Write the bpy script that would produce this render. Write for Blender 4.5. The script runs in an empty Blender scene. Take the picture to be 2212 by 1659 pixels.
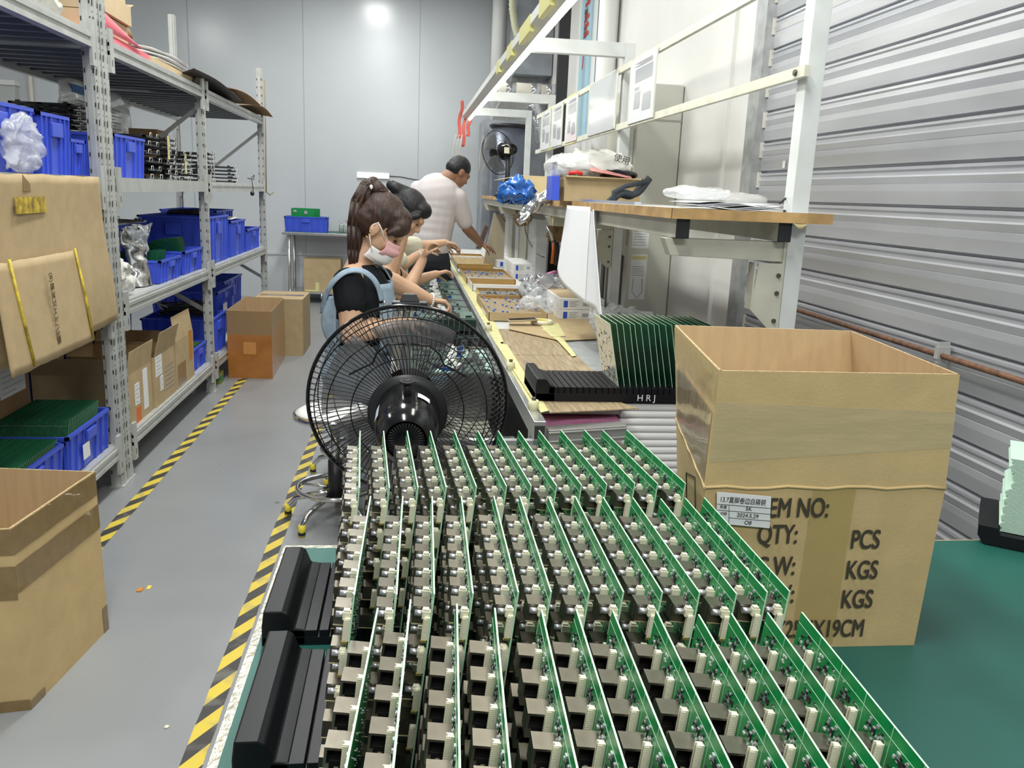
import bpy, bmesh, math, random
from mathutils import Vector, Matrix, noise
random.seed(7)
SC = bpy.context.scene
COL = SC.collection
PI = math.pi

# ---------------------------------------------------------------- camera
CAM_H = 1.55
F_PX, YAW, PITCH, ROLL = 1800.9, 0.13001, 0.22278, 0.04182
IW, IH = 2212, 1659
FWD = Vector((math.sin(YAW) * math.cos(PITCH), math.cos(YAW) * math.cos(PITCH), -math.sin(PITCH)))
RGT0 = Vector((math.cos(YAW), -math.sin(YAW), 0))
UP0 = RGT0.cross(FWD)
RGT = RGT0 * math.cos(ROLL) + UP0 * math.sin(ROLL)
UPV = -RGT0 * math.sin(ROLL) + UP0 * math.cos(ROLL)
CLOC = Vector((0, 0, CAM_H))
cam = bpy.data.cameras.new('camera')
cam.sensor_width = 36
cam.lens = 36 * F_PX / IW
cam.clip_start = 0.05
camo = bpy.data.objects.new('camera', cam)
COL.objects.link(camo)
camo.matrix_world = Matrix(((RGT.x, UPV.x, -FWD.x, 0), (RGT.y, UPV.y, -FWD.y, 0), (RGT.z, UPV.z, -FWD.z, CAM_H), (0, 0, 0, 1)))
SC.camera = camo

# ---------------------------------------------------------------- world, exposure, ceiling lights and an added fill light
SC.view_settings.view_transform = 'Standard'
SC.view_settings.look = 'None'
SC.view_settings.gamma = 1
SC.view_settings.use_curve_mapping = False
SC.view_settings.exposure = 0.0
w = bpy.data.worlds.new('world')
SC.world = w
w.use_nodes = True
w.node_tree.nodes['Background'].inputs[0].default_value = (0.80, 0.88, 1.0, 1)
w.node_tree.nodes['Background'].inputs[1].default_value = 0.9


def area(name, loc, rot, sx, sy, power, col=(1, 1, 1)):
    l = bpy.data.lights.new(name, 'AREA')
    l.shape = 'RECTANGLE'
    l.size = sx
    l.size_y = sy
    l.energy = power
    l.color = col
    o = bpy.data.objects.new(name, l)
    o.location = loc
    o.rotation_euler = rot
    COL.objects.link(o)
    return o


CW = (0.98, 1.0, 0.97)
for (x, y, p) in ((-0.5, 1.0, 85), (-0.5, 4.2, 85), (-0.5, 7.4, 85), (-0.5, 10.3, 70), (-3.6, 3.5, 80), (-3.6, 7.5, 80)):
    area('ceiling_and_fill_light', (x, y, 4.2), (0, 0, 0), 0.35, 1.3, p, CW)
area('ceiling_and_fill_light', (0.75, 2.4, 3.3), (0, 0, 0), 0.25, 1.2, 30, (1.0, 0.99, 0.92))
area('ceiling_and_fill_light', (0.2, -1.6, 3.6), (math.radians(48), 0, 0), 1.6, 0.5, 75, CW)  # added fill light behind the camera, brightens faces turned towards it


# ---------------------------------------------------------------- helpers
def at(px, py, ax, v):
    """the point in the room that the photograph shows at (px, py), on the plane ax = v"""
    d = FWD * F_PX + RGT * (px - IW / 2) - UPV * (py - IH / 2)
    i = 'xyz'.index(ax)
    return CLOC + d * ((v - CLOC[i]) / d[i])


MATS = {}


def mat(name, col=(0.5, 0.5, 0.5), rough=0.5, metal=0.0, spec=0.5, noise_s=0, noise_a=0.0, bump=0.0, bump_s=60,
        emit=None, emit_s=0, trans=0.0, alpha=1.0, stretch=None, col2=None, ior=1.45, coat=0.0, sheen=0.0, thresh=None):
    if name in MATS:
        return MATS[name]
    m = bpy.data.materials.new(name)
    m.use_nodes = True
    nt = m.node_tree
    b = nt.nodes['Principled BSDF']
    b.inputs['Base Color'].default_value = (*col, 1)
    b.inputs['Roughness'].default_value = rough
    b.inputs['Metallic'].default_value = metal
    b.inputs['Specular IOR Level'].default_value = spec
    b.inputs['IOR'].default_value = ior
    b.inputs['Transmission Weight'].default_value = trans
    b.inputs['Alpha'].default_value = alpha
    b.inputs['Coat Weight'].default_value = coat
    if emit:
        b.inputs['Emission Color'].default_value = (*emit, 1)
        b.inputs['Emission Strength'].default_value = emit_s
    tc = mp = None
    if noise_s or bump:
        tc = nt.nodes.new('ShaderNodeTexCoord')
        mp = nt.nodes.new('ShaderNodeMapping')
        nt.links.new(tc.outputs['Object'], mp.inputs[0])
        if stretch:
            mp.inputs['Scale'].default_value = stretch
    if noise_s:
        n = nt.nodes.new('ShaderNodeTexNoise')
        n.inputs['Scale'].default_value = noise_s
        n.inputs['Detail'].default_value = 5
        nt.links.new(mp.outputs[0], n.inputs['Vector'])
        cr = nt.nodes.new('ShaderNodeValToRGB')
        c2 = col2 or tuple(max(0, c * (1 - noise_a)) for c in col)
        c1 = col if col2 else tuple(min(1, c * (1 + noise_a)) for c in col)
        a, bb = thresh or (0.3, 0.7)
        cr.color_ramp.elements[0].position = a
        cr.color_ramp.elements[1].position = bb
        cr.color_ramp.elements[0].color = (*c2, 1)
        cr.color_ramp.elements[1].color = (*c1, 1)
        nt.links.new(n.outputs[0], cr.inputs[0])
        nt.links.new(cr.outputs[0], b.inputs['Base Color'])
    if bump:
        n2 = nt.nodes.new('ShaderNodeTexNoise')
        n2.inputs['Scale'].default_value = bump_s
        n2.inputs['Detail'].default_value = 4
        nt.links.new(mp.outputs[0], n2.inputs['Vector'])
        bp = nt.nodes.new('ShaderNodeBump')
        bp.inputs['Strength'].default_value = bump
        bp.inputs['Distance'].default_value = 0.01
        nt.links.new(n2.outputs[0], bp.inputs['Height'])
        nt.links.new(bp.outputs[0], b.inputs['Normal'])
    MATS[name] = m
    return m


def nodes_of(m):
    return m.node_tree, m.node_tree.nodes['Principled BSDF']


class MB:
    """collects shapes; build() links them as ONE mesh object"""

    def __init__(s):
        s.v = []
        s.f = []
        s.m = []
        s.sm = []

    def add(s, vs, fs, mi=0, smooth=False, M=None):
        o = len(s.v)
        for p in vs:
            p = Vector(p)
            s.v.append(M @ p if M else p)
        for f in fs:
            s.f.append([i + o for i in f])
            s.m.append(mi)
            s.sm.append(smooth)
        return s

    def box(s, x0, x1, y0, y1, z0, z1, mi=0, M=None):
        vs = [(x, y, z) for z in (z0, z1) for y in (y0, y1) for x in (x0, x1)]
        return s.add(vs, [(0, 2, 3, 1), (4, 5, 7, 6), (0, 1, 5, 4), (2, 6, 7, 3), (0, 4, 6, 2), (1, 3, 7, 5)], mi, False, M)

    def hexa(s, b, t, mi=0):
        """b, t: four bottom and four top corners, counter-clockwise"""
        return s.add(list(b) + list(t), [(3, 2, 1, 0), (4, 5, 6, 7), (0, 1, 5, 4), (1, 2, 6, 5), (2, 3, 7, 6), (3, 0, 4, 7)], mi)

    def slab(s, a, b, c, d, th, mi=0):
        """a flat quad a b c d with thickness th along its back"""
        a, b, c, d = map(Vector, (a, b, c, d))
        n = (b - a).cross(d - a).normalized() * th
        return s.hexa([a - n, b - n, c - n, d - n], [a, b, c, d], mi)

    def prism(s, pts, d, mi=0, smooth=False):
        """polygon pts extruded by the vector d"""
        n = len(pts)
        d = Vector(d)
        vs = [Vector(p) for p in pts] + [Vector(p) + d for p in pts]
        fs = [tuple(range(n - 1, -1, -1)), tuple(range(n, 2 * n))]
        s.add(vs, fs, mi, False)
        return s.add(vs, [(i, (i + 1) % n, n + (i + 1) % n, n + i) for i in range(n)], mi, smooth)

    def cyl(s, p, q, r, r2=None, n=16, mi=0, cap=True):
        p, q = Vector(p), Vector(q)
        r2 = r if r2 is None else r2
        z = (q - p).normalized()
        x = z.orthogonal().normalized()
        y = z.cross(x)
        vs = []
        for c, rr in ((p, r), (q, r2)):
            for i in range(n):
                a = 2 * PI * i / n
                vs.append(c + (x * math.cos(a) + y * math.sin(a)) * rr)
        s.add(vs, [(i, (i + 1) % n, n + (i + 1) % n, n + i) for i in range(n)], mi, True)
        if cap:
            s.add(vs, [tuple(range(n - 1, -1, -1)), tuple(range(n, 2 * n))], mi)
        return s

    def tube(s, pts, r, n=8, mi=0, closed=False, cap=True):
        pts = [Vector(p) for p in pts]
        N = len(pts)
        rs = r if isinstance(r, (list, tuple)) else [r] * N
        vs = []
        prev = None
        for i, p in enumerate(pts):
            a = pts[(i - 1) % N] if closed or i > 0 else p
            b = pts[(i + 1) % N] if closed or i < N - 1 else p
            t = (b - a).normalized()
            if prev is None:
                x = t.orthogonal().normalized()
            else:
                x = (prev - t * prev.dot(t))
                x = x.normalized() if x.length > 1e-6 else t.orthogonal().normalized()
            prev = x
            y = t.cross(x)
            for k in range(n):
                an = 2 * PI * k / n
                vs.append(p + (x * math.cos(an) + y * math.sin(an)) * rs[i])
        fs = []
        for i in range(N if closed else N - 1):
            j = (i + 1) % N
            for k in range(n):
                k2 = (k + 1) % n
                fs.append((i * n + k, i * n + k2, j * n + k2, j * n + k))
        s.add(vs, fs, mi, True)
        if cap and not closed:
            s.add(vs, [tuple(range(n - 1, -1, -1)), tuple(range((N - 1) * n, N * n))], mi)
        return s

    def lathe(s, prof, M=None, n=32, mi=0):
        """prof: (radius, height) pairs around z"""
        vs = []
        for (r, z) in prof:
            for i in range(n):
                a = 2 * PI * i / n
                vs.append((r * math.cos(a), r * math.sin(a), z))
        fs = []
        for j in range(len(prof) - 1):
            for i in range(n):
                i2 = (i + 1) % n
                fs.append((j * n + i, j * n + i2, (j + 1) * n + i2, (j + 1) * n + i))
        return s.add(vs, fs, mi, True, M)

    def ball(s, c, r, n=12, mi=0, M=None):
        rx, ry, rz = r if isinstance(r, (tuple, list)) else (r, r, r)
        c = Vector(c)
        vs = []
        fs = []
        k = n // 2
        for j in range(k + 1):
            th = PI * j / k
            for i in range(n):
                a = 2 * PI * i / n
                p = Vector((rx * math.sin(th) * math.cos(a), ry * math.sin(th) * math.sin(a), rz * math.cos(th)))
                if M:
                    p = M @ p
                vs.append(c + p)
        for j in range(k):
            for i in range(n):
                i2 = (i + 1) % n
                fs.append((j * n + i, (j + 1) * n + i, (j + 1) * n + i2, j * n + i2))
        return s.add(vs, fs, mi, True)

    def sheet(s, fn, nu, nv, mi=0, smooth=True, th=0.0):
        """surface fn(u, v), u and v in 0..1"""
        vs = [Vector(fn(i / nu, j / nv)) for j in range(nv + 1) for i in range(nu + 1)]
        W = nu + 1
        fs = [(j * W + i, j * W + i + 1, (j + 1) * W + i + 1, (j + 1) * W + i) for j in range(nv) for i in range(nu)]
        return s.add(vs, fs, mi, smooth)

    def build(s, name, mats, parent=None, bevel=0, solid=0, sub=0, remesh=0, smooth_it=0, wn=False):
        me = bpy.data.meshes.new(name)
        me.from_pydata([tuple(v) for v in s.v], [], s.f)
        if not isinstance(mats, (list, tuple)):
            mats = [mats]
        for m in mats:
            me.materials.append(m)
        me.polygons.foreach_set('material_index', [min(i, len(mats) - 1) for i in s.m])
        me.polygons.foreach_set('use_smooth', s.sm)
        me.update()
        if len(s.f) < 60000 and not remesh:
            bm = bmesh.new()
            bm.from_mesh(me)
            bmesh.ops.remove_doubles(bm, verts=bm.verts, dist=1e-6)
            bmesh.ops.recalc_face_normals(bm, faces=bm.faces)
            bm.to_mesh(me)
            bm.free()
        o = bpy.data.objects.new(name, me)
        COL.objects.link(o)
        if parent:
            o.parent = parent
            o.matrix_parent_inverse = Matrix.Identity(4)
        if remesh:
            md = o.modifiers.new('r', 'REMESH')
            md.mode = 'VOXEL'
            md.voxel_size = remesh
            md.use_smooth_shade = True
        if smooth_it:
            md = o.modifiers.new('s', 'SMOOTH')
            md.iterations = smooth_it
            md.factor = 0.5
        if solid:
            md = o.modifiers.new('so', 'SOLIDIFY')
            md.thickness = solid
            md.offset = 0
        if bevel:
            md = o.modifiers.new('b', 'BEVEL')
            md.width = bevel
            md.segments = 2
            md.limit_method = 'ANGLE'
            md.angle_limit = 0.7
        if sub:
            md = o.modifiers.new('ss', 'SUBSURF')
            md.levels = md.render_levels = sub
        return o


def thing(name, label, cat, loc=(0, 0, 0), group=None):
    """an empty at the thing's base; parts are then built in its local coordinates"""
    o = bpy.data.objects.new(name, None)
    COL.objects.link(o)
    o.location = loc
    o.empty_display_size = 0.05
    return tag(o, label, cat, group)


def tag(o, label, cat, group=None):
    o['label'] = label
    o['category'] = cat
    if group:
        o['group'] = group
    return o


def struct(o):
    o['kind'] = 'structure'
    return o


def lab(o, label):
    o['label'] = label
    return o


def copy_tree(o, parent=None):
    c = o.copy()
    COL.objects.link(c)
    if parent:
        c.parent = parent
    for ch in KIDS.get(o.name) or [x for x in o.children]:
        copy_tree(ch, c)
    return c


KIDS = {}


def recenter(o, base=None):
    """moves an object's origin to the middle of its footprint without moving the mesh"""
    me = o.data
    xs = [v.co for v in me.vertices]
    if base is None:
        lo = Vector((min(p[i] for p in xs) for i in range(3)))
        hi = Vector((max(p[i] for p in xs) for i in range(3)))
        base = Vector(((lo.x + hi.x) / 2, (lo.y + hi.y) / 2, lo.z))
    me.transform(Matrix.Translation(-Vector(base)))
    o.location = o.location + Vector(base)
    return o


def text_part(name, s, size, M, m, parent, ext=0.0004, bold=0.0, align='LEFT', sx=1.0, thick=0):
    """raised lettering as a mesh; M maps text xy to the parent's space"""
    cu = bpy.data.curves.new(name, 'FONT')
    cu.body = s
    cu.size = size
    cu.extrude = ext
    cu.offset = bold
    cu.align_x = align
    t = bpy.data.objects.new(name, cu)
    COL.objects.link(t)
    dg = bpy.context.evaluated_depsgraph_get()
    me = bpy.data.meshes.new_from_object(t.evaluated_get(dg))
    bpy.data.objects.remove(t)
    if thick:
        bm = bmesh.new()
        bm.from_mesh(me)
        geo = bm.verts[:] + bm.edges[:] + bm.faces[:]
        for k in range(6):
            a = 2 * PI * k / 6
            d = bmesh.ops.duplicate(bm, geom=geo)
            bmesh.ops.translate(bm, verts=[v for v in d['geom'] if isinstance(v, bmesh.types.BMVert)], vec=(math.cos(a) * thick / sx, math.sin(a) * thick, .00001 * (k + 1)))
        bm.to_mesh(me)
        bm.free()
    me.transform(M @ Matrix.Diagonal((sx, 1, 1, 1)))
    me.materials.clear()
    me.materials.append(m)
    o = bpy.data.objects.new(name, me)
    COL.objects.link(o)
    o.parent = parent
    return o


def frame_M(origin, xdir, ydir):
    x = Vector(xdir).normalized()
    y = Vector(ydir)
    y = (y - x * y.dot(x)).normalized()
    z = x.cross(y)
    M = Matrix((x, y, z)).transposed().to_4x4()
    M.translation = Vector(origin)
    return M


def RZ(a, loc=(0, 0, 0)):
    return Matrix.Translation(Vector(loc)) @ Matrix.Rotation(a, 4, 'Z')


# ---------------------------------------------------------------- shared materials
galv = mat('galvanised_steel', (0.50, 0.51, 0.49), 0.38, 0.35, noise_s=9, noise_a=0.10)
slotm = mat('dark_slot', (0.03, 0.03, 0.03), 0.8)
steel = mat('brushed_steel', (0.62, 0.62, 0.60), 0.28, 0.9, noise_s=30, noise_a=0.08)
chrome = mat('chrome', (0.75, 0.75, 0.73), 0.12, 1.0)
card = mat('cardboard', (0.43, 0.32, 0.175), 0.75, noise_s=14, noise_a=0.07, bump=0.08, bump_s=160)
card_in = mat('cardboard_inside', (0.50, 0.35, 0.19), 0.8, noise_s=60, noise_a=0.07, stretch=(1, 1, 0.05))
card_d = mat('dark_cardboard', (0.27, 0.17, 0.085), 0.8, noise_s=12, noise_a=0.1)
card_l = mat('light_cardboard', (0.56, 0.43, 0.26), 0.75, noise_s=10, noise_a=0.06)
tape_b = mat('brown_packing_tape', (0.235, 0.155, 0.062), 0.25, coat=0.5, noise_s=30, noise_a=0.10, bump=0.15, bump_s=25)
blue = mat('blue_plastic', (0.050, 0.095, 0.60), 0.36, noise_s=7, noise_a=0.08)
blackp = mat('black_plastic', (0.016, 0.016, 0.018), 0.42)
blackg = mat('gloss_black_plastic', (0.008, 0.008, 0.009), 0.14)
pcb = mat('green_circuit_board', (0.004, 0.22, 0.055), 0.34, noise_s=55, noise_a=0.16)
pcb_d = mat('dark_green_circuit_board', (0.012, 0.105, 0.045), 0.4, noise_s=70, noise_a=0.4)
pcb_e = mat('board_edge', (0.50, 0.74, 0.52), 0.55)
white = mat('white_plastic', (0.78, 0.78, 0.76), 0.45)
paper = mat('white_paper', (0.80, 0.81, 0.84), 0.8)
cream = mat('cream_nylon', (0.76, 0.72, 0.56), 0.45)
ytape = mat('masking_tape', (0.60, 0.56, 0.27), 0.6, noise_s=18, noise_a=0.12)
ink = mat('black_ink', (0.03, 0.028, 0.025), 0.7)
# ================================================================ SETTING
XR, YB, XL, ZC = 1.75, 12.15, -6.0, 5.2
# floor: grey epoxy with scuffs
fm = mat('grey_epoxy_floor', (0.25, 0.258, 0.266), 0.24, noise_s=1.4, noise_a=0.07, bump=0.012, bump_s=5)
nt, b = nodes_of(fm)
n = nt.nodes.new('ShaderNodeTexNoise'); n.inputs['Scale'].default_value = 5.5; n.inputs['Detail'].default_value = 3
mr = nt.nodes.new('ShaderNodeMapRange'); mr.inputs[3].default_value = 0.24; mr.inputs[4].default_value = 0.36
nt.links.new(nt.nodes['Texture Coordinate'].outputs['Object'], n.inputs['Vector'])
nt.links.new(n.outputs[0], mr.inputs[0]); nt.links.new(mr.outputs[0], b.inputs['Roughness'])
# small dark spots scattered on the floor
vo = nt.nodes.new('ShaderNodeTexVoronoi'); vo.inputs['Scale'].default_value = 3.1
nt.links.new(nt.nodes['Texture Coordinate'].outputs['Object'], vo.inputs['Vector'])
cr = nt.nodes.new('ShaderNodeValToRGB'); cr.color_ramp.elements[0].position = 0.035; cr.color_ramp.elements[1].position = 0.05
mx = nt.nodes.new('ShaderNodeMix'); mx.data_type = 'RGBA'
old = b.inputs['Base Color'].links[0].from_socket
nt.links.new(vo.outputs['Distance'], cr.inputs[0]); nt.links.new(cr.outputs[0], mx.inputs[0])
mx.inputs[6].default_value = (0.10, 0.10, 0.10, 1); nt.links.new(old, mx.inputs[7]); nt.links.new(mx.outputs[2], b.inputs['Base Color'])
struct(MB().box(XL, XR + .3, -3, YB + .2, -0.1, 0).build('floor', fm))

wallm = mat('glossy_panel_wall', (0.56, 0.585, 0.61), 0.22, noise_s=1.2, noise_a=0.03, bump=0.02, bump_s=3)
wb = MB().box(XL, XR + .2, YB, YB + .15, 0, ZC)
struct(wb.build('wall_back', wallm))
sm_ = MB()
for x in (-1.42, 0.13, -2.9, -4.4):
    sm_.box(x - .003, x + .003, YB - .004, YB, .6, ZC)
struct(sm_.build('trim_1', mat('panel_joint', (0.36, 0.38, 0.40), 0.4)))
struct(MB().box(XL, XR, YB - .02, YB, .60, .635).build('trim_2', mat('panel_rail', (0.55, 0.57, 0.58), 0.4)))
struct(MB().box(XL - .1, XL, -3, YB, 0, ZC).build('wall_left', mat('left_wall', (0.55, 0.56, 0.57), 0.4)))
struct(MB().box(XL, XR + .2, -3.1, -3, 0, ZC).build('wall_front', mat('left_wall')))
struct(MB().box(XL, XR + .2, -3, YB, ZC, ZC + .1).build('ceiling', mat('white_ceiling', (0.62, 0.63, 0.63), 0.7)))
wr = mat('white_painted_wall', (0.70, 0.69, 0.665), 0.42, noise_s=1.6, noise_a=0.05)
struct(MB().box(XR, XR + .15, 4.28, YB, 0, ZC).build('wall_right', wr))
struct(MB().box(XR - .022, XR, 4.62, 4.66, .3, ZC).build('trim_3', wr))

# roller shutter door
sh = mat('shutter_steel', (0.50, 0.51, 0.54), 0.34, 0.45, noise_s=5, noise_a=0.10, stretch=(1, .25, 2.2), bump=0.03, bump_s=20)
prof = []
pitch = 0.1442
z = -0.165
while z < ZC:
    for dz, dx in ((0, 0.026), (.007, 0.026), (.010, 0.006), (.055, 0.0), (.078, 0.0), (.080, .004), (.083, 0.001), (.104, -.004), (.110, .004), (.124, .004), (.130, -.002), (.138, -.002), (.140, 0.010)):
        prof.append((XR + dx, z + dz))
    z += pitch
m_ = MB()
m_.sheet(lambda u, v: (prof[int(round(v * (len(prof) - 1)))][0], -3 + u * 7.15, prof[int(round(v * (len(prof) - 1)))][1]), 1, len(prof) - 1, smooth=False)
struct(m_.build('door_1', sh, solid=0.002))
struct(MB().box(XR - .045, XR + .02, 4.14, 4.27, 0, ZC).build('trim_4', mat('galvanised_guide', (0.40, 0.41, 0.41), 0.4, 0.5, noise_s=14, noise_a=0.2, bump=0.1, bump_s=25)))
g = MB()
for k in range(34):
    zz = .05 + k * pitch
    g.box(XR - .012, XR + .004, 4.125, 4.139, zz, zz + .075)
struct(g.build('trim_5', mat('shutter_end_lock', (0.62, 0.60, 0.55), 0.5)))

# hazard tape on the floor
hz = mat('hazard_tape', (0.75, 0.55, 0.03), 0.5)
nt, b = nodes_of(hz)
tc = nt.nodes.new('ShaderNodeTexCoord')
sx_ = nt.nodes.new('ShaderNodeSeparateXYZ'); nt.links.new(tc.outputs['Object'], sx_.inputs[0])
ma = nt.nodes.new('ShaderNodeMath'); ma.operation = 'MULTIPLY_ADD'; ma.inputs[1].default_value = -1.6; nt.links.new(sx_.outputs[0], ma.inputs[0]); nt.links.new(sx_.outputs[1], ma.inputs[2])
mb = nt.nodes.new('ShaderNodeMath'); mb.operation = 'MULTIPLY'; mb.inputs[1].default_value = 1 / 0.183; nt.links.new(ma.outputs[0], mb.inputs[0])
mc = nt.nodes.new('ShaderNodeMath'); mc.operation = 'FRACT'; nt.links.new(mb.outputs[0], mc.inputs[0])
md_ = nt.nodes.new('ShaderNodeMath'); md_.operation = 'GREATER_THAN'; md_.inputs[1].default_value = 0.5; nt.links.new(mc.outputs[0], md_.inputs[0])
n = nt.nodes.new('ShaderNodeTexNoise'); n.inputs['Scale'].default_value = 9; n.inputs['Detail'].default_value = 6; nt.links.new(tc.outputs['Object'], n.inputs['Vector'])
mx = nt.nodes.new('ShaderNodeMix'); mx.data_type = 'RGBA'; nt.links.new(md_.outputs[0], mx.inputs[0])
mx.inputs[6].default_value = (0.62, 0.47, 0.05, 1); mx.inputs[7].default_value = (0.035, 0.033, 0.03, 1)
wear = nt.nodes.new('ShaderNodeValToRGB'); wear.color_ramp.elements[0].position = .52; wear.color_ramp.elements[1].position = .78; nt.links.new(n.outputs[0], wear.inputs[0])
mx2 = nt.nodes.new('ShaderNodeMix'); mx2.data_type = 'RGBA'; nt.links.new(wear.outputs[0], mx2.inputs[0])
nt.links.new(mx.outputs[2], mx2.inputs[6]); mx2.inputs[7].default_value = (0.20, 0.19, 0.17, 1)
nt.links.new(mx2.outputs[2], b.inputs['Base Color'])


def floor_tape(x, y0, y1, wd, lab_):
    m = MB()
    random.seed(int(x * 100) + 500)
    N = 60
    L = [x - wd / 2 + random.uniform(-.0022, .0022) for _ in range(N + 1)]
    Rr = [x + wd / 2 + random.uniform(-.0022, .0022) for _ in range(N + 1)]
    vs = []
    for i in range(N + 1):
        y = y0 + (y1 - y0) * i / N
        vs += [(L[i], y, .0008), (Rr[i], y, .0008)]
    m.add(vs, [(2 * i, 2 * i + 1, 2 * i + 3, 2 * i + 2) for i in range(N)])
    o = m.build('hazard_tape', hz)
    tag(o, lab_, 'floor tape')
    return o


floor_tape(-1.312, 2.9, 6.86, 0.062, 'yellow and black floor tape strip running along the storage racks')
floor_tape(-0.566, 1.4, 7.6, 0.062, 'worn yellow and black floor tape strip beside the foreground table and stool')
t = MB(); t.box(-1.02, -1.0, 3.10, 3.13, 0, .004).box(-.99, -.975, 3.12, 3.15, 0, .003, 1)
tag(t.build('paper_scrap', [mat('orange_scrap', (.5, .2, .03), .7), mat('yellow_scrap', (.7, .55, .1), .7)]), 'tiny orange and yellow scrap lying on the grey aisle floor', 'scrap')
tag(MB().lathe([(0, .0), (.007, 0), (.008, .003), (0, .005)], RZ(0, at(360, 1571, 'z', 0)), 12).build('litter_bit', mat('cream_nylon')), 'small pale yellow bit on the floor near the tape', 'scrap')

# ================================================================ STORAGE RACKS
XF, XB = -1.444, -2.30
LEV = (0.235, 0.935, 1.555, 2.20)      # shelf surface heights


def post(x, y, z1, root, w=0.052, d=0.085, slots=True, sgn=1):
    m = MB()
    # C-section: front web with a raised rib, two flanges, hole rows on the aisle face
    m.box(x - w, x, y - d / 2, y + d / 2, 0, z1)
    m.box(x - w * .72, x - w * .28, y - d / 2 - .006, y - d / 2, 0, z1)
    m.box(x, x + .006, y - .012, y + .012, 0, z1)
    if slots:
        k = 0
        z = .06
        while z < z1 - .05:
            for yy, s2 in ((y - d * .33, 1), (y + d * .33, -1)):
                m.add([(x + .0015, yy - .006, z), (x + .0015, yy + .006, z + .004), (x + .0015, yy + .004 * s2 + .006, z + .034), (x + .0015, yy + .004 * s2 - .006, z + .030)], [(0, 1, 2, 3)], 1)
                m.box(x + .0005, x + .0015, yy - .003, yy + .003, z + .05, z + .057, 1)
            for xx in (x - w * .88, x - w * .12):
                m.box(xx - .003, xx + .003, y - d / 2 - .0015, y - d / 2 - .0005, z + .01, z + .03, 1)
            z += .075
            k += 1
    return m.build('upright_post', [galv, slotm], root, bevel=0.0015)


def beam(x, y0, y1, zt, root, h=.072, face=1, step=True, name='beam'):
    m = MB()
    s_ = face
    m.box(min(x, x - .035 * s_), max(x, x - .035 * s_), y0, y1, zt - h, zt)
    if step:
        m.box(min(x, x + .008 * s_), max(x, x + .008 * s_), y0, y1, zt - h, zt - h * .72)
        m.box(min(x, x + .008 * s_), max(x, x + .008 * s_), y0, y1, zt - h * .42, zt - h * .18)
    for y, dd in ((y0, 1), (y1, -1)):
        m.box(x - .004, x + .012, min(y, y + .05 * dd), max(y, y + .05 * dd), zt - h - .08, zt + .05)
        m.box(x + .012, x + .0125, y + .02 * dd - .004, y + .02 * dd + .004, zt - h - .05, zt - h - .02, 1)
    return m.build(name, [galv, slotm], root, bevel=0.002)


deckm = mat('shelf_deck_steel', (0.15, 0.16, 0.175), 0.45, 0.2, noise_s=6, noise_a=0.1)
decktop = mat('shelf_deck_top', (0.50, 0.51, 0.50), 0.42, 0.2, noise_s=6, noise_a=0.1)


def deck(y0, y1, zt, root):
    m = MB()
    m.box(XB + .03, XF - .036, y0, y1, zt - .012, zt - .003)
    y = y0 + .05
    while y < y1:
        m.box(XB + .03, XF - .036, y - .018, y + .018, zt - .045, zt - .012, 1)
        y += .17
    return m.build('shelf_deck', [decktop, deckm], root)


def rack(ys, z1f, z1b, label, last_back=None):
    root = thing('storage_rack', label, 'storage rack', (0, 0, 0))
    for i, y in enumerate(ys):
        post(XF, y, z1f[i], root)
        post(XB + .05, y, z1b[i], root, slots=False)
        br = MB()
        for za, zb in ((2.08, 1.45), (.60, 1.05)):
            if y < 5:
                break
            br = MB()
            br.box(-.5, .5, -.006, .006, -.018, .018)
            a_, b_ = Vector((XF - .03, y + .02, za)), Vector((XB + .05, y + .02, zb))
            br.v = [(a_ + b_) / 2 + (b_ - a_) * v_.x + Vector((0, v_.y, v_.z)) for v_ in br.v]
            br.build('diagonal_brace', galv, root)
        fp = MB(); fp.box(XF - .06, XF + .012, y - .05, y + .05, 0, .006)
        fp.build('foot_plate', galv, root)
    for i in range(len(ys) - 1):
        for k, zt in enumerate(LEV):
            y0, y1 = ys[i] + .043, ys[i + 1] - .043
            beam(XF + .002, y0, y1, zt, root, step=(k in (0, 1, 3) or i == 1))
            beam(XB + .04, y0, y1, zt, root, face=-1, step=False, name='back_beam')
            deck(y0, y1, zt, root)
    return root


rack([4.43, 6.42, 8.93], [3.3, 2.30, 2.66], [2.3, 2.3, 3.1], 'grey steel storage rack with two bays beyond the double posts')
rack([2.97, 4.325], [3.3, 3.3], [2.3, 2.3], 'grey steel storage rack nearest the camera, cut by the left picture edge')
# ================================================================ FOREGROUND TABLE AND CIRCUIT BOARDS
ZT = 0.735
gm = mat('green_mat', (0.014, 0.10, 0.080), 0.42, noise_s=3, noise_a=0.12, bump=0.02, bump_s=9)
nt, b = nodes_of(gm)
tb = thing('work_table', 'long foreground work table with a green antistatic mat and foil-taped edge', 'table', (0.75, 0.9, 0))
TO = Vector((0.75, 0.9, 0))


def L(p, o):
    return tuple(Vector(p) - Vector(o))


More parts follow.
